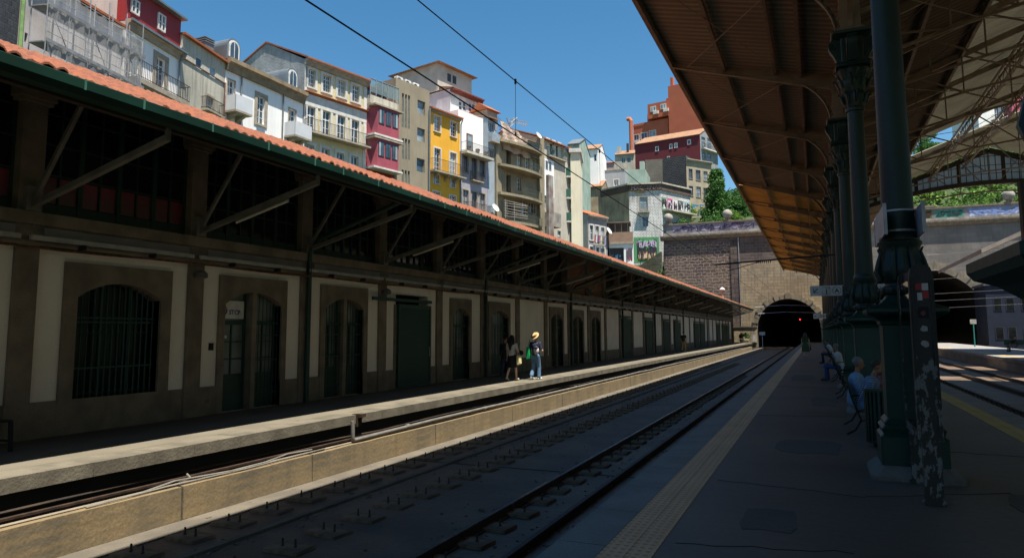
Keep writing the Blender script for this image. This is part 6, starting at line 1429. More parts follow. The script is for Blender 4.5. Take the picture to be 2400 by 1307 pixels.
def wtext(P, txt, size, u, z, out):
    mb = MB(); mb.M = inv; w0 = P.world(u, out); text_mb(txt, size, (w0.x, w0.y, z), P.u[:], (0, 0, 1), mb=mb, bold=True, depth=.05); mb.M = None; mb.build('lettering', mat('faded letters', (.28, .2, .17), (.2, .14, .12), 1, .9, .2), h.root)
wtext(PW1, 'MAQUINAS', (zp0-ztW)*.95, .4, ztW+.16, .28)
sub(PW1, 1.2, 3.2, ztW-.5, ztW-.15, 0, .05, plain('yellow ochre band', (.5, .3, .05)), 'ochre_band')
mz1, mz0 = Zp(PW1, 1500, 556), Zp(PW1, 1500, 615)
mu = sub(PW1, .6, uB-.6, mz0, mz1, 0, .03, plain('mural ground', (.10, .30, .13)), 'mural')
for i, (cc, w_, q) in enumerate((((.12, .65, .14), 1.1, (.5, .95)), ((.5, .2, .7), .6, (.62, .88)), ((.75, .32, .08), .9, (.05, .5)), ((.7, .5, .32), .8, (.1, .42)), ((.04, .03, .06), .16, (.05, .95)), ((.55, .5, .6), .14, (.55, .9)))):
    mb = MB(); mb.M = inv @ Matrix.Translation((0, 0, 0)); 
    tmp = MB(); scribble(tmp, 1.0+i*.1, uB-1.0, mz0+(mz1-mz0)*q[0], mz0+(mz1-mz0)*q[1], 0, 70+i, w_*.8, 10)
    V = []
    for (x, y, z) in tmp.v: p = PW1.world(x, .04+.04*i-y); V.append((p.x, p.y, z))
    mb.add(V, tmp.f); mb.M = None; mb.build('mural_paint', cmat(cc), mu)
lz1, lz0 = Zp(PW2, 1580, 468), Zp(PW2, 1580, 496)
sub(PW2, .3, uC, lz0-.35, lz0-.05, 0, 1.6, grey_r, 'ledge')
gcols = [((.18, .3, .2), 0, .2), ((.6, .08, .3), .2, .38), ((.7, .68, .7), .38, .55), ((.12, .12, .14), .55, .75), ((.35, .5, .55), .75, 1)]
for i, (cc, a, b) in enumerate(gcols):
    g = sub(PW2, uC*a+.1, uC*b-.1, lz0, lz1, 0, .04, cmat(cc), 'graffiti_panel'); 
    for j, c2 in enumerate(((.7, .7, .7), (.02, .02, .03))):
        tmp = MB(); scribble(tmp, uC*a+.2, uC*b-.2, lz0+.1, lz1-.1, 0, 90+i*3+j, .3-.12*j, 4); mb = MB(); mb.M = inv; mb.add([(*PW2.world(x, .06+.04*j-y)[:2], z) for x, y, z in tmp.v], tmp.f); mb.M = None; mb.build('graffiti', cmat(c2), g)
sub(PW0, 5.2, 7.0, Zp(PW1, 1480, 497), Zp(PW1, 1480, 468), 0, .05, mat('bricked opening', (.33, .26, .18), None, 1, .9, .2), 'blocked_window')
# shed lean-to between laundry house and warehouse
t = thing('lean_to', 'dark open lean-to with rusty roof sheets between the small house and the warehouse', 'shed', PG.world(U(PG, 1418), -7.1)[:], PG.rz())
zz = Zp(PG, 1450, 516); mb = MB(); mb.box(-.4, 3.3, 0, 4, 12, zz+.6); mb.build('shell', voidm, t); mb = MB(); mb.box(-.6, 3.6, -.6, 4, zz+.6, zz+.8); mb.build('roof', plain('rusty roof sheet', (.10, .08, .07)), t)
mb = MB()
for k in range(4): mb.bar((k*1.05, -.1, 13), (k*1.05, -.1, zz+.5), .12)
mb.bar((0, -.12, zz-1), (3.2, -.12, zz-1.2), .1); mb.build('post', plain('weathered post', (.16, .11, .08)), t)
# background buildings
def block(name, lab, d, px0, px1, py0, hd, z0, D, m, side=None, cat='building', refpx=None):
    p = at_depth(px0, py0, d); P = Plane(p.x, p.y, hd); u1 = U(P, px1, py0); H_ = House(name, lab, P, 0, u1, z0, Zp(P, refpx or px0, py0), D, m, cat, side=side); return H_
h = block('long_grey_house', 'long low pale grey building with two small white windows above the warehouse', 158, 1367, 1464, 406, 90, 14, 12, mat('pale grey render', (.36, .38, .40), (.3, .32, .34), .4, .9, .1, streak=.3))
h.win(R5, 160, 717, 187, 760, 2, 1, sur=stone_w, sw=.2); h.win(R5, 243, 712, 271, 750, 2, 1, sur=stone_w, sw=.2); h.finish(); h.box('coping', stone_s, 0, h.W, -.3, .1, h.z1, h.z1+.2)
h = block('mint_wall_house', 'pale mint green blank building beside the long grey one', 157, 1464.5, 1512, 399, 84, 14, 10, mat('pale mint render', (.36, .47, .40), None, .5, .9, .05)); h.finish(); h.box('chimney', h.wallm, h.W-1.2, h.W-.2, -1.5, -.2, h.z1, h.z1+1.8)
h = block('old_tiled_roof_hut', 'small hut with a brown hipped tile roof left of the warehouse parapet', 148, 1357, 1412, 441, 84, 14, 8, wb); h.finish(); h.gable(2.0, slate_o, over=.4)
h = block('block_wall_house', 'bare grey brown breeze block building right of the mint one', 166, 1512.5, 1553, 375, 80, 14, 12, mat('grey brown blockwork', (.17, .15, .125), (.13, .115, .1), .5, .95, .3, brick=(.8, .4, .03, .8, 0), mortar=(.1, .09, .08), axis='x')); h.finish()
h = block('dark_stone_house', 'blackened stone side wall and pale beige front of the old house by the trees', 165, 1553.2, 1608, 374, 100, 14, 4, mat('blackened rubble', (.05, .05, .055), (.03, .03, .034), .5, .95, .6, brick=(.6, .4, .05, .6, .2), mortar=(.08, .08, .085), axis='x')); h.z1 = Zp(h.P, 1590, 366)+.0; h.finish()
pp = h.P.world(h.W); P2 = Plane(pp.x, pp.y, 37); h2 = House('beige_front_house', 'beige old house front with broken windows and blue sprayed ground floor next to the trees', P2, 0, U(P2, 1664), 14, Zp(P2, 1609, 372), 9, mat('aged beige render', (.40, .34, .24), (.3, .26, .19), .5, .9, .2, streak=.35, scol=(.15, .13, .1)))
for (x0, yt, x1, yb) in ((718, 640, 742, 702), (763, 648, 792, 712), (812, 656, 838, 716), (720, 750, 745, 812), (766, 754, 795, 820), (812, 762, 838, 828)): h2.win(R5, x0, yt, x1, yb, 2, 3, fr=bf, sur=stone_s)
h2.finish(); h2.cornice(h2.z1, stone_s, .5, .6)
for k, x in enumerate((742, 790)):
    a, b, c, d = h2.rect(R5, x, 868, x+42, 935); g = h2.box('sprayed_panel', cmat((.04, .16, .26)), a, b, 0, .05, c, d)
    for i, cc in enumerate(((.1, .35, .5), (.4, .3, .15))): mb = MB(); scribble(mb, a, b, c, d, -.06-.04*i, 110+k*4+i, .35, 3); mb.build('graffiti', cmat(cc), g)
dr = mat('dark crimson cladding', (.145, .018, .025), (.12, .016, .022), .6, .7, .1, wave=('X', 3, .7))
h = block('crimson_house', 'long dark crimson blank walled house with tiny white windows and an old tile roof', 185, 1488, 1641, 337, 100, 16, 14, dr, side=mat('blue grey end wall', (.3, .31, .32), None, .5, .9, .1)); h.z1 = Zp(h.P, 1600, 322)
for (x0, yt, x1, yb) in ((508, 503, 525, 530), (598, 487, 612, 513), (629, 480, 645, 508), (712, 460, 730, 487), (584, 566, 596, 580)): h.win(R5, x0, yt, x1, yb, 1, 1, sur=wframe, sw=.12, rec=.05)
h.finish(); h.gable(3.4, slate_o, over=.3); pp = h.P.world(h.W); P2 = Plane(pp.x, pp.y, 22); 
h3 = House('balconied_end_house', 'narrow grey end house with white balcony doors under the canopy edge', P2, 0.05, U(P2, 1680), 16, Zp(P2, 1642, 318), 9, mat('blue grey end wall', (.3, .31, .32), None, .5, .9, .1)); h3.win(R5, 800, 435, 824, 505, 2, 3); h3.win(R5, 838, 442, 862, 512, 2, 3); h3.win(R5, 802, 530, 826, 568, 2, 2); h3.win(R5, 838, 535, 862, 572, 2, 2); h3.finish(); z = h3.px(R5, 800, 508)[1]; h3.balcony(.3, h3.W, z, .9, 1, .3, m=stone_w)
sal = mat('salmon render', (.44, .125, .065), (.40, .11, .06), .4, .85, .05, streak=.12, scol=(.3, .09, .05)); DS = 215
h = block('salmon_building', 'stepped salmon coloured apartment block rising behind the crimson house', DS, 1485, 1566, 292, 102, 16, 16, sal, cat='apartment block')
for (x0, yt, x1, yb) in ((370, 428, 401, 462), (415, 416, 453, 456), (468, 402, 508, 442)): h.win(R5, x0, yt, x1, yb, 2, 1, sur=wframe, sw=.15)
h.finish(); bpy.context.view_layer.update(); R_ = h.root; inv = (Matrix.Translation(R_.location) @ Matrix.Rotation(R_.rotation_euler.z, 4, 'Z')).inverted()
def up(px0, px1, py, zb_py, o0, o1, name, m=sal):
    a = h.px(lambda x, y: (x, y), px0, py)[0]; b = h.px(lambda x, y: (x, y), px1, py)[0]; z1 = h.px(lambda x, y: (x, y), px0, py)[1]; z0 = h.px(lambda x, y: (x, y), px0, zb_py)[1]; return h.box(name, m, a, b, o0, o1, z0, z1), (a, b, z0, z1)
up(1513, 1700, 266, 330, -14, -1.2, 'upper_block'); up(1520, 1568, 247, 281, -12, .8, 'window_block'); up(1553, 1700, 226, 330, -13, -2.5, 'step_block'); up(1567, 1720, 204, 330, -12, .6, 'main_tower'); up(1571, 1577, 183, 205, -1, .2, 'chimney')
bb, (a, b, z0, z1) = up(1548, 1567, 274, 316, -1.15, -1.1, 'recess', plain('shaded recess', (.25, .07, .04))); 
for (x0, yt, x1, yb) in ((482, 252, 517, 284), (546, 236, 582, 268)):
    a, b, c, d = h.rect(R5, x0, yt, x1, yb); mb = MB(); mb.box(a, b, -.9, -.801, c, d); f = mb.build('window', wframe, h.root); mb = MB()
    for q in (0, 1): c0 = a+.15+q*(b-a)/2; mb.quad((c0, -.91, c+.2), (c0+(b-a)/2-.3, -.91, c+.2), (c0+(b-a)/2-.3, -.91, d-.2), (c0, -.91, d-.2))
    mb.build('pane', pane_l, f); mb = MB(); mb.box(a+1, a+2.6, -1.3, -.8, c-1.0, c-.1); mb.build('air_conditioner', cmat((.7, .68, .65)), h.root)
for (x0, yt) in ((376, 462), (425, 456), (478, 442)): a, z = h.px(R5, x0, yt); mb = MB(); mb.box(a, a+1.6, -.5, 0, z-.9, z-.05); mb.build('air_conditioner', cmat((.7, .68, .65)), h.root)
mb = MB(); a, z = h.px(lambda x, y: (x, y), 1482, 283); mb.tube([(a, -1, 16), (a, -1, z-.3), (a-.3, -1, z+.3), (a-1.2, -1, z+.4)], .62, 10); mb.build('flue', plain('orange flue', (.55, .16, .07)), h.root)
up(1484, 1513, 295, 298, -5, .1, 'terrace_beam')
for (nm, lab, px0, px1, py, d, m, rf) in (('corner_house', 'white gabled house with a dark orange roof right of the stair tower', 1366, 1402, 352, 150, white_r, slate_o), ('grey_roof_house', 'pale mint gabled house behind the stair tower', 1330, 1358, 340, 128, mat('pale mint render', (.36, .47, .40)), zinc), ('old_chimney_house', 'small old house with two chimneys before the orange flue', 1441, 1487, 364, 192, grey_r, slate_o), ('far_pink_house', 'tiny far pinkish house on the skyline between the white house and the chimneys', 1403, 1440, 384, 260, mat('far pink render', (.5, .35, .33)), slate_t)):
    h = block(nm, lab, d, px0, px1, py, 84, 14, 10, m, cat='house'); 
    if nm == 'corner_house' : h.win(lambda x, y: (x, y), 1392, 362, 1398, 378, 1, 2)
    if nm == 'old_chimney_house': h.win(lambda x, y: (x, y), 1457, 370, 1465, 382, 2, 1); h.win(lambda x, y: (x, y), 1470, 369, 1478, 381, 2, 1)
    h.finish(); h.gable(2.2 if d < 200 else 1.6, rf)
    if nm == 'old_chimney_house': h.box('chimney', grey_r, .5, 1.5, -2, -1, h.z1, h.z1+2.6); h.box('chimney', dframe, 3.0, 3.6, -2, -1.4, h.z1, h.z1+3.4)
# houses seen through the gap in the shed roof
h = block('pink_hill_house', 'pink house glimpsed through the gap in the shed roof', 150, 2366, 2440, 215, 70, 20, 10, plain('pink render', (.5, .10, .16)), cat='house'); h.z1 += 4; h.finish()
h = block('white_hill_house', 'white balconied house glimpsed through the gap in the shed roof', 152, 2290, 2364, 238, 70, 20, 10, white_r, cat='house'); h.win(lambda x, y: (x, y), 2330, 252, 2340, 280, 2, 2); h.win(lambda x, y: (x, y), 2346, 250, 2356, 278, 2, 2); h.finish(); h.balcony(h.W*.4, h.W*.95, h.px(lambda x, y: (x, y), 2330, 282)[1], 1, 1, .2)
# old stone ramp wall left of the abutment
t = thing('ramp_wall', 'mossy sloping stone wall below the mural with ferns', 'stone wall', (-23.6, 119.5, 0))
mb = MB(); mb.prism([(0, 7), (0, 15.2), (-2, 14.0), (-6.5, 11.2), (-12, 9.8), (-14, 7)], 'y', -1.2, 0); mb.build('wall', mat('mossy rubble', (.10, .10, .075), (.06, .07, .035), .6, .95, .6, brick=(.9, .5, .05, .6, .3), mortar=(.05, .05, .04), axis='x'), t)
rr = random.Random(11); mb = MB()
for _ in range(6): leaves(mb, (-rr.uniform(0, 2.2), -1.3, rr.uniform(9, 12.5)), .6, 70, .2, rr)
mb.build('fern', leafmat('fern', (.12, .22, .05), (.06, .13, .03)), t)

# ================================================================= TREES AND SHRUBS
bark = mat('bark', (.09, .065, .045), (.05, .037, .028), 5, .95, .7)
def tree(name, lab, x, y, z, h, r, m, seed, conical=False, group=None, n=60, lf=55, ls=.26):
    rr = random.Random(seed); t = thing(name, lab, 'tree', (x, y, z), 0, group)
    mb = MB(); tips = []
    mb.tube([(0, 0, 0), (rr.uniform(-.2, .2), rr.uniform(-.2, .2), h*.4), (rr.uniform(-.4, .4), rr.uniform(-.4, .4), h*.85)], [h*.028, h*.02, h*.006], 8)
    for k in range(9):
        z0 = h*rr.uniform(.2, .7); a = rr.uniform(0, 2*PI); q = r*rr.uniform(.5, .9); e = (q*math.cos(a), q*math.sin(a), z0+h*rr.uniform(.08, .25)); mb.tube([(0, 0, z0), (e[0]*.5, e[1]*.5, (z0+e[2])/2+.1), e], [h*.012, h*.008, h*.003], 5)
    mb.build('trunk', bark, t)
    mb = MB()
    for k in range(n):
        u = rr.uniform(.08, 1)
        if conical: rad = r*(1-u)**.7*.95+.25
        else: rad = r*math.sin(PI*(u*.85+.12))**.6
        a = rr.uniform(0, 2*PI); q = rad*rr.uniform(.35, 1.0); c = (q*math.cos(a), q*math.sin(a), h*(.1+.9*u) if conical else h*(.25+.75*u))
        leaves(mb, c, rr.uniform(.28, .5)*r*(.6 if conical else .75), lf, ls, rr, .75)
    mb.build('crown', m, t); return t
lm1 = leafmat('deep', (.045, .13, .03), (.08, .19, .04)); lm2 = leafmat('mid', (.09, .21, .04), (.05, .14, .03)); lm3 = leafmat('light', (.22, .34, .05), (.12, .24, .04))
def at(px, py, d): return at_depth(px, py, d)
p = at(1682, 515, 143); tree('cypress_tree', 'tall dense dark green tree beside the beige old house', p.x, p.y, 18.2, 16, 4.0, lm1, 1, True, n=200, lf=70, ls=.24)
p = at(1728, 515, 147); tree('leafy_tree', 'broad mid green tree half hidden by the canopy edge', p.x, p.y, 18.2, 12.5, 4.6, lm2, 2, n=130, lf=70)
p = at(1716, 505, 135); tree('young_tree', 'small light yellow green tree in front of the tall dark one', p.x, p.y, 18.2, 6.3, 2.4, lm3, 3, n=60, lf=60, ls=.2)
p = at(1672, 505, 134); tree('round_tree', 'round mid green bush tree left behind the parapet', p.x, p.y, 18.2, 5.2, 2.6, lm2, 4, n=60, lf=60, ls=.2)
p = at(1750, 500, 137); tree('round_tree', 'light green bush tree at the canopy edge behind the parapet', p.x, p.y, 18.2, 4.3, 2.6, lm3, 5, n=60, lf=60, ls=.2)
p = at(1640, 505, 131); tree('low_bush', 'low dark bush on the parapet between the two stone balls', p.x, p.y, 18.4, 2.6, 1.9, lm2, 6, n=40, lf=50, ls=.18)
p = at(1605, 440, 150); tree('climber_bush', 'bright green bush overgrowing the right end of the warehouse', p.x, p.y, 23, 5.5, 2.6, lm3, 7, n=50, lf=60, ls=.22)
p = at(1600, 500, 141); tree('climber_bush', 'dark trailing bush below the right end of the warehouse', p.x, p.y, 20.5, 3.5, 2.0, lm2, 8, n=30, lf=50, ls=.2)
rr = random.Random(21); mb = MB()
for _ in range(1250):
    x = rr.uniform(2, 46); y = rr.uniform(122.5, 147); z = terr(x, y); leaves(mb, (x, y, z+rr.uniform(0, 1.1)), rr.uniform(.5, 1.3), 40, .30, rr, .7)
o = mb.build('shrub_cover', leafmat('hillside', (.20, .33, .06), (.08, .18, .035))); o['kind'] = 'stuff'; o['label'] = 'dense bright green scrub on the slope above the large tunnel'; o['category'] = 'scrub'
for k, (px, py, hh, r_, m) in enumerate(((2185, 470, 4, 2.6, lm2), (2350, 440, 6.0, 3.4, lm2), (2290, 445, 4.5, 2.8, lm3), (2390, 430, 7, 3.6, lm1), (2165, 340, 9, 3.5, lm2))):
    p = at(px, py, 150 if k < 4 else 160); tree('hillside_tree', ['small tree above the orange graffiti', 'round green tree left of the right hand stone ball', 'light green tree in the middle of the slope above the large tunnel', 'dark green tree at the right border above the large tunnel', 'green tree showing through the shed roof gap beside the near column'][k], p.x, p.y, terr(p.x, p.y)-.5, hh+1, r_, m, 30+k, n=45, lf=55)
# ================================================================= PEOPLE
def smooth_union(parts, name, m, parent, voxel=.014, iters=4):
    """capsules and ellipsoids fused into one continuous skin"""
    mb = MB()
    for q in parts:
        if q[0] == 'c':      # tapered limb: points, radii
            pts = [Vector(p) for p in q[1]]; mb.tube(pts, q[2], 12)
            for p, r in zip(pts, q[2]): mb.ball(p, r, 10)
        else: mb.ball(q[1], 1.0, 14, q[2])
    me = bpy.data.meshes.new(name); me.from_pydata(mb.v, [], mb.f); bm = bmesh.new(); bm.from_mesh(me); bmesh.ops.recalc_face_normals(bm, faces=bm.faces); bm.to_mesh(me); bm.free()
    o = bpy.data.objects.new('tmp', me); COL.objects.link(o)
    r = o.modifiers.new('r', 'REMESH'); r.mode = 'VOXEL'; r.voxel_size = voxel; s = o.modifiers.new('s', 'SMOOTH'); s.iterations = iters; s.factor = .5
    bpy.context.view_layer.update(); me2 = bpy.data.meshes.new_from_object(o.evaluated_get(bpy.context.evaluated_depsgraph_get())); bpy.data.objects.remove(o)
    me2.name = name; me2.materials.clear(); me2.materials.append(m)
    for p in me2.polygons: p.use_smooth = True
    o = bpy.data.objects.new(name, me2); COL.objects.link(o); o.parent = parent; return o
def C(pts, rs): return ('c', pts, rs)
def E_(c, r): return ('e', c, r)
skin = mat('skin', (.42, .22, .14), (.38, .19, .12), 4, .55, 0, fine=0); skin_l = mat('light skin', (.58, .36, .26), (.54, .33, .23), 4, .55, 0, fine=0)
def hand(parts, w, d, side, k=1.0):
    """palm with five short bent fingers from wrist w along direction d"""
    w = Vector(w); d = Vector(d).normalized(); s = d.cross(Vector((0, 1, 0)))
    if s.length < .1: s = Vector((1, 0, 0))
    s.normalize(); n = d.cross(s)
    parts.append(C([w, w+d*.085*k], [.026*k, .036*k]))
    for i, (o, l) in enumerate(((-.030, .065), (-.010, .078), (.011, .074), (.030, .058))):
        a = w+d*.085*k+s*o*k; parts.append(C([a, a+d*l*.55*k+n*.006, a+d*l*k+n*.024*k], [.0105*k, .0095*k, .0085*k]))
    a = w+d*.03*k-s*.03*k; parts.append(C([a, a+d*.035*k-s*.028*k, a+d*.065*k-s*.028*k+n*.01], [.012*k, .011*k, .009*k]))
def head_parts(h, f, k=1.0):
    """head centred at h, facing direction f"""
    h = Vector(h); f = Vector(f).normalized(); up_ = Vector((0, 0, 1)); s = f.cross(up_).normalized()
    P = [E_(h+up_*.02*k, (.078*k, .092*k, .10*k)) if abs(f.y) > abs(f.x) else E_(h+up_*.02*k, (.092*k, .078*k, .10*k)), E_(h+f*.025*k-up_*.055*k, (.055*k, .055*k, .062*k)),
         C([h+f*.085*k+up_*.01*k, h+f*.108*k-up_*.02*k], [.010*k, .014*k]), C([h+f*.07*k-up_*.055*k-s*.02*k, h+f*.07*k-up_*.055*k+s*.02*k], [.012*k, .012*k])]
    for q in (-1, 1): P.append(E_(h+s*.078*k*q-f*.005, (.014*k, .014*k, .028*k)))
    return P
def standing(name, lab, x, y, z, rz, H_, skinm, cloth, stride=.28, bulk=1.0, **k):
    """person seen walking; local +y is forward"""
    t = thing(name, lab, 'person', (x, y, z), rz); s = H_/1.72; b = bulk
    hipz, kz, shz = .90*s, .48*s, 1.40*s
    F = [( .09, stride*.55), (-.09, -stride*.55)]
    body = [C([(0, 0, .93*s), (0, 0, 1.15*s), (0, 0, 1.32*s)], [.13*s*b, .115*s*b, .12*s*b]), E_((0, 0, 1.33*s), (.17*s*b, .095*s*b, .11*s)), C([(0, .0, 1.40*s), (0, .01, 1.52*s)], [.05*s, .047*s])]
    legs = []
    for (fx, fy), back in zip(F, (0, 1)):
        hip = (fx*s, 0, hipz); knee = (fx*s*1.02, fy*s*.55+.05*s, kz+(.0 if not back else .01)); ank = (fx*s, fy*s-(.06*s if back else 0), (.09 if not back else .15)*s); toe = (fx*s*1.1, ank[1]+.15*s, .035*s if not back else .04*s); heel = (fx*s, ank[1]-.03*s, ank[2]-.045*s)
        legs.append((hip, knee, ank, toe, heel)); body += [C([hip, knee, ank], [.085*s*b, .055*s*b, .038*s]), C([heel, toe], [.036*s, .034*s])]
    arms = []
    for sd in (-1, 1):
        sh = (sd*.185*s*b, 0, shz-.02*s); bend = k.get('arms', {}).get(sd, 'swing')
        if bend == 'front': el = (sd*.24*s, .02*s, 1.12*s); wr = (sd*.15*s, .24*s, 1.10*s)
        elif bend == 'bag': el = (sd*.26*s, -.02*s, 1.12*s); wr = (sd*.30*s, .10*s, .95*s)
        else: el = (sd*.235*s, -.05*s*sd, 1.12*s); wr = (sd*.25*s, .08*s*(-sd), .86*s)
        arms.append((sh, el, wr)); body += [C([sh, el, wr], [.05*s, .038*s, .026*s])]; hand(body, wr, Vector(wr)-Vector(el), sd, s)
    hd = Vector((0, .02*s, 1.62*s)); hf = k.get('face', (0, 1, 0)); body += head_parts(hd, hf, s)
    smooth_union(body, 'body', skinm, t, k.get('voxel', .012)); 
    up_, lo = cloth.get('top'), cloth.get('bottom')
    if up_:
        P = [C([(0, 0, cloth.get('hem', .93)*s), (0, 0, 1.15*s), (0, -.005, 1.31*s)], [.152*s*b, .138*s*b, .142*s*b]), E_((0, -.005, 1.335*s), (.195*s*b, .115*s*b, .115*s))]
        sl = cloth.get('sleeve', .5)
        for sh, el, wr in arms:
            sh_, el_, wr_ = Vector(sh), Vector(el), Vector(wr)
            if sl > 1: P.append(C([sh_, el_, el_+(wr_-el_)*(sl-1)], [.068*s, .054*s, .045*s]))
            else: P.append(C([sh_, sh_+(el_-sh_)*sl], [.068*s, .062*s]))
        smooth_union(P, cloth.get('topname', 'shirt'), up_, t, .012)
    if lo == 'none': pass
    elif cloth.get('kind') == 'trousers':
        P = [C([(0, 0, .98*s), (0, 0, .90*s)], [.145*s*b, .15*s*b])]
        for hip, knee, ank, toe, heel in legs: P.append(C([hip, knee, (ank[0], ank[1], ank[2]+.02*s)], [.105*s*b, .082*s, .078*s]))
        smooth_union(P, 'trousers', lo, t, .012)
    elif cloth.get('kind') in ('skirt', 'dress'):
        zl, zh, rl, rh = cloth['z']; mb = MB(); N_ = 28
        prof = [(rh*s, zh*s), ((rh+rl)*.52*s, (zh*.6+zl*.4)*s), (rl*s, zl*s), (rl*.94*s, (zl+.01)*s), (rh*.9*s, (zh-.02)*s)]
        mb.lathe(prof, N_, mod=lambda th, z: (1+.06*math.cos(7*th+1)*(1 if z < zh*s*.8 else 0))*(1-.18*abs(math.sin(th)) if True else 1), cap=False); mb.build('skirt', lo, t, smooth=True)
    for n_, (a, b_) in enumerate(zip(legs, legs)):
        P = [C([a[4], a[3]], [.046*s, .044*s]), C([a[4], (a[2][0], a[2][1], a[2][2]-.01)], [.045*s, .04*s])]; smooth_union(P, 'shoe', cloth.get('shoe', cmat((.6, .58, .55))), t, .012, 2)
    hm = cloth.get('hair')
    if hm:
        P = [E_(hd+Vector((0, -.012, .045))*s, (.088*s, .098*s, .092*s))]
        if cloth.get('long'):
            P += [C([hd+Vector((0, -.05, 0))*s, hd+Vector((0, -.10, -.16))*s, hd+Vector((0, -.11, -cloth['long']))*s], [.095*s, .11*s, .06*s])]+[C([hd+Vector((q*.07, -.04, 0))*s, hd+Vector((q*.10, -.07, -.20))*s], [.06*s, .055*s]) for q in (-1, 1)]
        smooth_union(P, 'hair', hm, t, .012, 2)
    return t, s, hd, arms
blackhair = mat('black hair', (.012, .01, .009), None, 9, .5, .5); brownhair = mat('brown hair', (.06, .03, .018), None, 9, .55, .5); redhair = mat('reddish hair', (.12, .035, .02), None, 9, .55, .5); greyhair = mat('grey hair', (.24, .235, .225), (.15, .145, .14), 9, .7, .5)
denim = mat('blue denim', (.12, .22, .36), (.08, .16, .28), 3, .8, .2); navy = mat('navy cloth', (.02, .022, .06), None, 3, .8, .1)
p = at_z(1203, 891, 0)
# woman with long black hair
t, s, hd, arms = standing('person', 'woman with long wavy black hair, white top and black skirt walking on the left platform', -10.57, 24.5, 0, math.radians(-6), 1.66, skin_l, dict(top=mat('white top', (.62, .58, .55), None, 3, .8, .1), hem=1.02, sleeve=.6, bottom=mat('black skirt', (.014, .013, .016), None, 3, .8, .1), kind='skirt', z=(.50, 1.04, .21, .145), hair=blackhair, long=.42, shoe=cmat((.62, .52, .42))), stride=.34, arms={1: 'front', -1: 'swing'})
hb = thing('shoulder_bag', 'small black bag held in front of the woman with black hair', 'bag', (-10.57+.24, 24.5+.30, 1.02)); mb = MB(); mb.ball((0, 0, 0), .11, 12, (1.0, .6, .9)); mb.build('bag_body', cmat((.015, .015, .017)), hb, smooth=True); mb = MB(); mb.tube([(-.08, 0, .06), (-.10, -.02, .25), (0, -.05, .36)], .008, 5); mb.build('strap', cmat((.015, .015, .017)), hb)
tb = thing('tote_bag', 'pale yellow cloth tote hanging at the side of the woman with black hair', 'bag', (-10.57+.29, 24.5-.02, .64)); mb = MB(); mb.prism([(-.03, .30), (.03, .30), (.06, .1), (.07, 0), (.02, -.05), (-.03, -.03), (-.05, .05)], 'y', -.12, .12); mb.build('bag_body', mat('yellow cloth', (.66, .60, .30), (.55, .5, .25), 6, .8, .3), tb); mb = MB(); mb.tube([(0, -.08, .3), (-.03, -.02, .62), (0, .08, .3)], .01, 5); mb.build('strap', cmat((.6, .55, .3)), tb)
# man with straw hat
t, s, hd, arms = standing('person', 'man in a straw hat, navy top and blue jeans on the sunlit platform strip', -9.93, 25.3, 0, math.radians(-12), 1.70, skin_l, dict(top=navy, hem=.95, sleeve=.8, bottom=denim, kind='trousers', hair=brownhair, shoe=cmat((.72, .72, .72))), stride=.16, bulk=1.05, arms={1: 'front', -1: 'bag'})
mb = MB(); mb.M = Matrix.Translation(hd+Vector((0, -.055, .06))) @ Matrix.Rotation(math.radians(48), 4, 'X'); mb.lathe([(.165, 0), (.17, .006), (.10, .012), (.098, .07), (.085, .095), (.02, .10)], 28); mb.M = None
mb.build('straw_hat', mat('straw', (.62, .42, .20), (.5, .33, .15), 9, .8, .4), t, smooth=True)
mb = MB(); mb.M = Matrix.Translation(hd+Vector((0, -.055, .06))) @ Matrix.Rotation(math.radians(48), 4, 'X'); mb.lathe([(.1005, .012), (.1, .035)], 28); mb.M = None; mb.build('hat_band', cmat((.3, .12, .04)), t)
gb = thing('green_bag', 'bright green shopping bag hanging from the shoulder of the man in the straw hat', 'bag', (-9.93-.26, 25.26, .80)); mb = MB(); mb.prism([(-.05, .42), (.04, .42), (.06, .1), (.05, 0), (-.05, -.02), (-.07, .1)], 'y', -.13, .13); mb.build('bag_body', cmat((.0, .36, .10)), gb); mb = MB(); mb.tube([(0, -.1, .42), (.05, 0, .72), (0, .1, .42)], .012, 5); mb.build('strap', cmat((.0, .36, .10)), gb)
rb = thing('small_backpack', 'small white and navy backpack on the back of the man in the straw hat', 'backpack', (-9.93+.10, 25.3-.17, 1.02), math.radians(-12)); mb = MB(); mb.ball((0, 0, .08), .12, 12, (.95, .55, 1.35)); mb.build('pack', cmat((.66, .6, .62)), rb, smooth=True); mb = MB(); mb.ball((0, -.03, .19), .10, 10, (1.0, .6, .5)); mb.build('flap', navy, rb, smooth=True); mb = MB(); mb.tube([(-.06, .02, .2), (-.08, .08, .32)], .012, 5); mb.tube([(.06, .02, .2), (.08, .08, .32)], .012, 5); mb.build('strap', navy, rb)
q = at_z(1184, 884, 0); standing('person', 'person in dark clothes walking in the shade left of the long haired woman', q.x, q.y, 0, 0, 1.6, skin, dict(top=cmat((.015, .015, .02)), hem=.93, sleeve=1.6, bottom=cmat((.03, .04, .07)), kind='trousers', hair=blackhair, shoe=cmat((.1, .1, .1))), stride=.2)
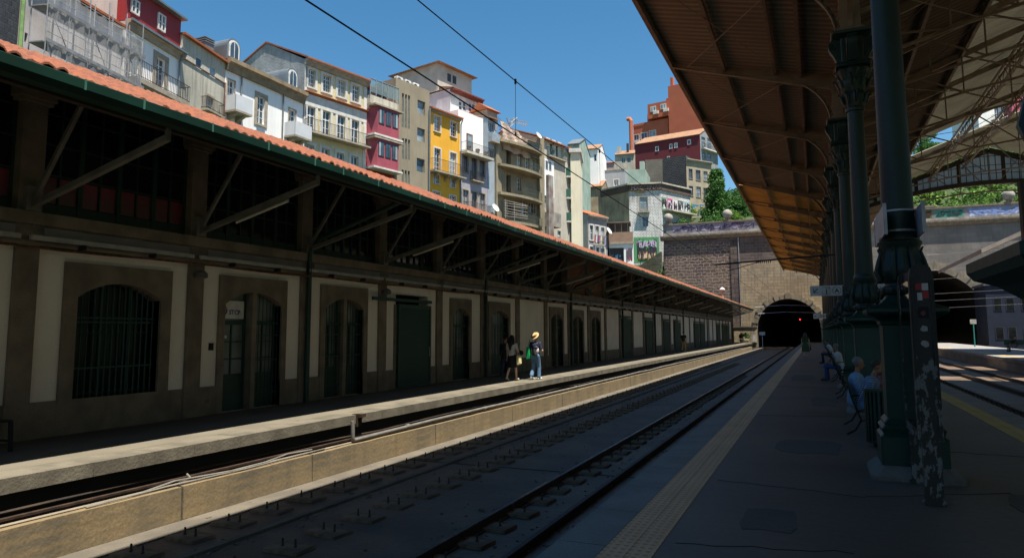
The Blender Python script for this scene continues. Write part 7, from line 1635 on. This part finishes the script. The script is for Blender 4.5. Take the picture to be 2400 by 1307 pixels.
# man with backpack further along
q = at_z(1603, 824, 0); standing('person', 'distant man with a dark backpack, dark shirt and khaki trousers by the sliding doors', q.x, q.y, 0, math.radians(-10), 1.76, skin, dict(top=mat('dark shirt', (.02, .022, .03), None, 3, .8, .1), sleeve=.6, bottom=mat('khaki', (.42, .30, .16), None, 3, .8, .1), kind='trousers', hair=blackhair, shoe=cmat((.1, .08, .06))), stride=.18)
rb = thing('backpack', 'dark backpack worn by the distant man in khaki trousers', 'backpack', (q.x, q.y-.2, 1.02)); mb = MB(); mb.ball((0, 0, .12), .17, 12, (.9, .6, 1.4)); mb.build('pack', cmat((.03, .03, .028)), rb, smooth=True); mb = MB(); mb.box(-.1, .1, -.12, -.07, 0, .15); mb.build('pocket', cmat((.04, .04, .035)), rb)
# woman in green dress
q = at_z(1889, 838, 0); gd = mat('olive green dress', (.045, .09, .03), (.035, .07, .025), 3, .8, .1)
standing('person', 'woman in a sleeveless olive green dress walking away on the island platform', q.x, q.y, 0, 0, 1.66, skin_l, dict(top=gd, hem=.95, sleeve=.2, bottom=gd, kind='dress', z=(.42, 1.10, .27, .14), hair=brownhair, long=.12, shoe=cmat((.35, .22, .15))), stride=.14, arms={1: 'bag'})
hb = thing('handbag', 'dark handbag carried by the woman in the green dress', 'bag', (q.x+.32, q.y+.05, .52)); mb = MB(); mb.prism([(-.05, 0), (.05, 0), (.035, .24), (-.035, .24)], 'y', -.16, .16); mb.build('bag_body', cmat((.06, .025, .02)), hb); mb = MB(); mb.tube([(0, -.1, .24), (0, 0, .40), (0, .1, .24)], .01, 5); mb.build('strap', cmat((.06, .025, .02)), hb)

def seated(lab, x, y, z, rz, skinm, shirt, pants, hairm, H_=1.70, **k):
    """seated figure, local +x forward; origin under the seat edge at floor level"""
    t = thing('person', lab, 'person', (x, y, z), rz); s = H_/1.72; sz_ = .46
    ln = k.get('lean', .06); body = [C([(-.08, 0, sz_+.05), (-.08+ln*.5, 0, sz_+.28*s), (-.08+ln, 0, sz_+.47*s)], [.14*s, .125*s, .12*s]), E_((-.08+ln, 0, sz_+.49*s), (.10*s, .18*s, .10*s)), C([(-.07+ln, 0, sz_+.54*s), (-.05+ln*1.3, 0, sz_+.66*s)], [.05*s, .047*s])]
    legs = []
    for q in (-1, 1):
        hip = (-.06, q*.09, sz_+.04); kn = (.38*s, q*.12, sz_+.05); an = (.36*s, q*.13, .10); to = (.52*s, q*.14, .04); body += [C([hip, kn, an], [.085*s, .06*s, .04*s]), C([(an[0]-.03, an[1], .05), to], [.04*s, .034*s])]; legs.append((hip, kn, an, to))
    arms = []
    for q in (-1, 1):
        sh = (-.08+ln, q*.19*s, sz_+.47*s); mode = k.get('arms', ('lap', 'lap'))[0 if q < 0 else 1]
        if mode == 'lap': el = (-.02, q*.25*s, sz_+.20*s); wr = (.22, q*.08, sz_+.20*s)
        elif mode == 'rest': el = (-.22, q*.27*s, sz_+.32*s); wr = (-.34, q*.42*s, sz_+.40*s)
        else: el = (.02, q*.25*s, sz_+.18*s); wr = (.26, q*.05, sz_+.30*s)
        arms.append((sh, el, wr)); body.append(C([sh, el, wr], [.05*s, .04*s, .028*s])); hand(body, wr, Vector(wr)-Vector(el), q, s)
    hd = Vector((-.04+ln*1.5, 0, sz_+.76*s)); f = Vector(k.get('face', (1, 0, -.35))).normalized(); body += head_parts(hd, f, s)
    smooth_union(body, 'body', skinm, t, .012)
    P = [C([(-.08, 0, sz_+.06), (-.08+ln*.5, 0, sz_+.28*s), (-.08+ln, 0, sz_+.45*s)], [.165*s, .150*s, .145*s]), E_((-.08+ln, 0, sz_+.485*s), (.125*s, .205*s, .115*s))]
    for sh, el, wr in arms: sh, el = Vector(sh), Vector(el); P.append(C([sh, sh+(el-sh)*.85], [.07*s, .062*s]))
    smooth_union(P, 'shirt', shirt, t, .012)
    P = [C([(-.08, 0, sz_+.06), (.0, 0, sz_+.05)], [.15*s, .14*s])]
    for hip, kn, an, to in legs: P.append(C([hip, kn, (an[0], an[1], k.get('leg', .14))], [.105*s, .082*s, .07*s]))
    smooth_union(P, 'trousers', pants, t, .012)
    P = [E_(hd+Vector((-.018, 0, .045))*s, (.098*s, .088*s, .09*s))]
    if k.get('long'): P.append(C([hd+Vector((-.05, 0, 0)), hd+Vector((-.07, 0, -k['long']))], [.09, .07]))
    smooth_union(P, 'hair', hairm, t, .012, 2)
    for hip, kn, an, to in legs: smooth_union([C([(an[0]-.03, an[1], .055), to], [.05*s, .045*s])], 'shoe', cmat((.06, .05, .045)), t, .012, 2)
    return t
plaid = mat('blue plaid shirt', (.06, .13, .26), (.04, .09, .2), 3, .8, .1, fine=.0)
nt = plaid.node_tree; b_ = nt.nodes['Principled BSDF']; src = b_.inputs['Base Color'].links[0].from_socket; tc = nt.nodes.new('ShaderNodeTexCoord')
for ax, sc_ in (('Z', 9), ('Y', 9)):
    wv = nt.nodes.new('ShaderNodeTexWave'); wv.bands_direction = ax; wv.inputs['Scale'].default_value = sc_; nt.links.new(tc.outputs['Object'], wv.inputs['Vector']); gt = nt.nodes.new('ShaderNodeMapRange'); gt.inputs[1].default_value = .86; gt.inputs[2].default_value = .96; gt.inputs[4].default_value = .6; nt.links.new(wv.outputs['Fac'], gt.inputs[0]); mx = nt.nodes.new('ShaderNodeMix'); mx.data_type = 'RGBA'; nt.links.new(gt.outputs[0], mx.inputs[0]); nt.links.new(src, mx.inputs[6]); mx.inputs[7].default_value = (.5, .5, .52, 1); src = mx.outputs[2]
nt.links.new(src, b_.inputs['Base Color'])
skd = mat('tanned skin', (.34, .16, .09), (.3, .14, .08), 4, .55, 0, fine=0)
bx_ = .93
seated('man in a blue plaid shirt looking down at the bench end nearest the litter bin', bx_-.16, 13.95, 0, math.radians(-8), skd, plaid, denim, mat('dark grey hair', (.06, .045, .035), None, 9, .6, .5), lean=.14, arms=('read', 'lap'), face=(1, 0, -.7), H_=1.62)
seated('grey haired man in a pale blue shirt on the bench beside the plaid shirt', bx_-.24, 14.72, 0, math.radians(-4), skd, mat('pale blue shirt', (.22, .36, .55), None, 3, .8, .1), denim, greyhair, lean=.02, face=(1, -.15, -.2), H_=1.66)
seated('red haired woman in a dark floral top at the far end of the bench', bx_+.10, 15.25, 0, math.radians(-10), skd, mat('floral top', (.10, .05, .07), (.3, .15, .2), 14, .8, .1), navy, redhair, lean=.08, long=.12, face=(1, -.5, -.3), H_=1.5)
seated('man in blue jeans and white shirt sitting on the bench behind the third column', .62, 28.4, 0, math.radians(170), skd, mat('white shirt', (.55, .55, .56), None, 3, .8, .1), mat('bright blue jeans', (.03, .08, .26), None, 3, .8, .1), greyhair, lean=.05)
seated('small far seated person in a white top down the column row', .60, 43.2, 0, math.radians(175), skd, mat('white shirt', (.55, .55, .56)), navy, blackhair, lean=.12)
q = at_z(2390, 824, 0)
t = bench_far = thing('bench', 'dark green bench on the far platform at the right border', 'bench', (q.x, q.y, 0)); mb = MB(); mb.box(-1.0, 1.0, -.25, .2, .42, .47); mb.build('seat', bslat, t); mb = MB(); mb.box(-1.0, 1.0, .22, .27, .55, 1.0); mb.build('backrest', bslat, t)
for sx in (-.8, .8): mb = MB(); mb.bar((sx, -.2, 0), (sx, -.15, .42), .05); mb.bar((sx, .3, 0), (sx, .2, .5), .05); mb.build('leg', darkm, t)
seated('person in dark clothes sitting on the far platform bench at the right border', q.x-.35, q.y-.05, 0, math.radians(180), skd, cmat((.02, .02, .022)), cmat((.16, .15, .14)), blackhair, lean=-.02)
# tiny figure on the loggia
u, z = PC_.hit(1299, 362); wv_ = PC_.world(u, -.1); standing('person', 'tiny figure in a white shirt standing on the loggia beside the stair tower', wv_.x, wv_.y, Zp(PC_, 1283, 363), math.radians(60), 1.7, skin_l, dict(top=cmat((.6, .6, .62)), bottom=cmat((.12, .15, .25)), kind='trousers', hair=brownhair), stride=.05, voxel=.02)
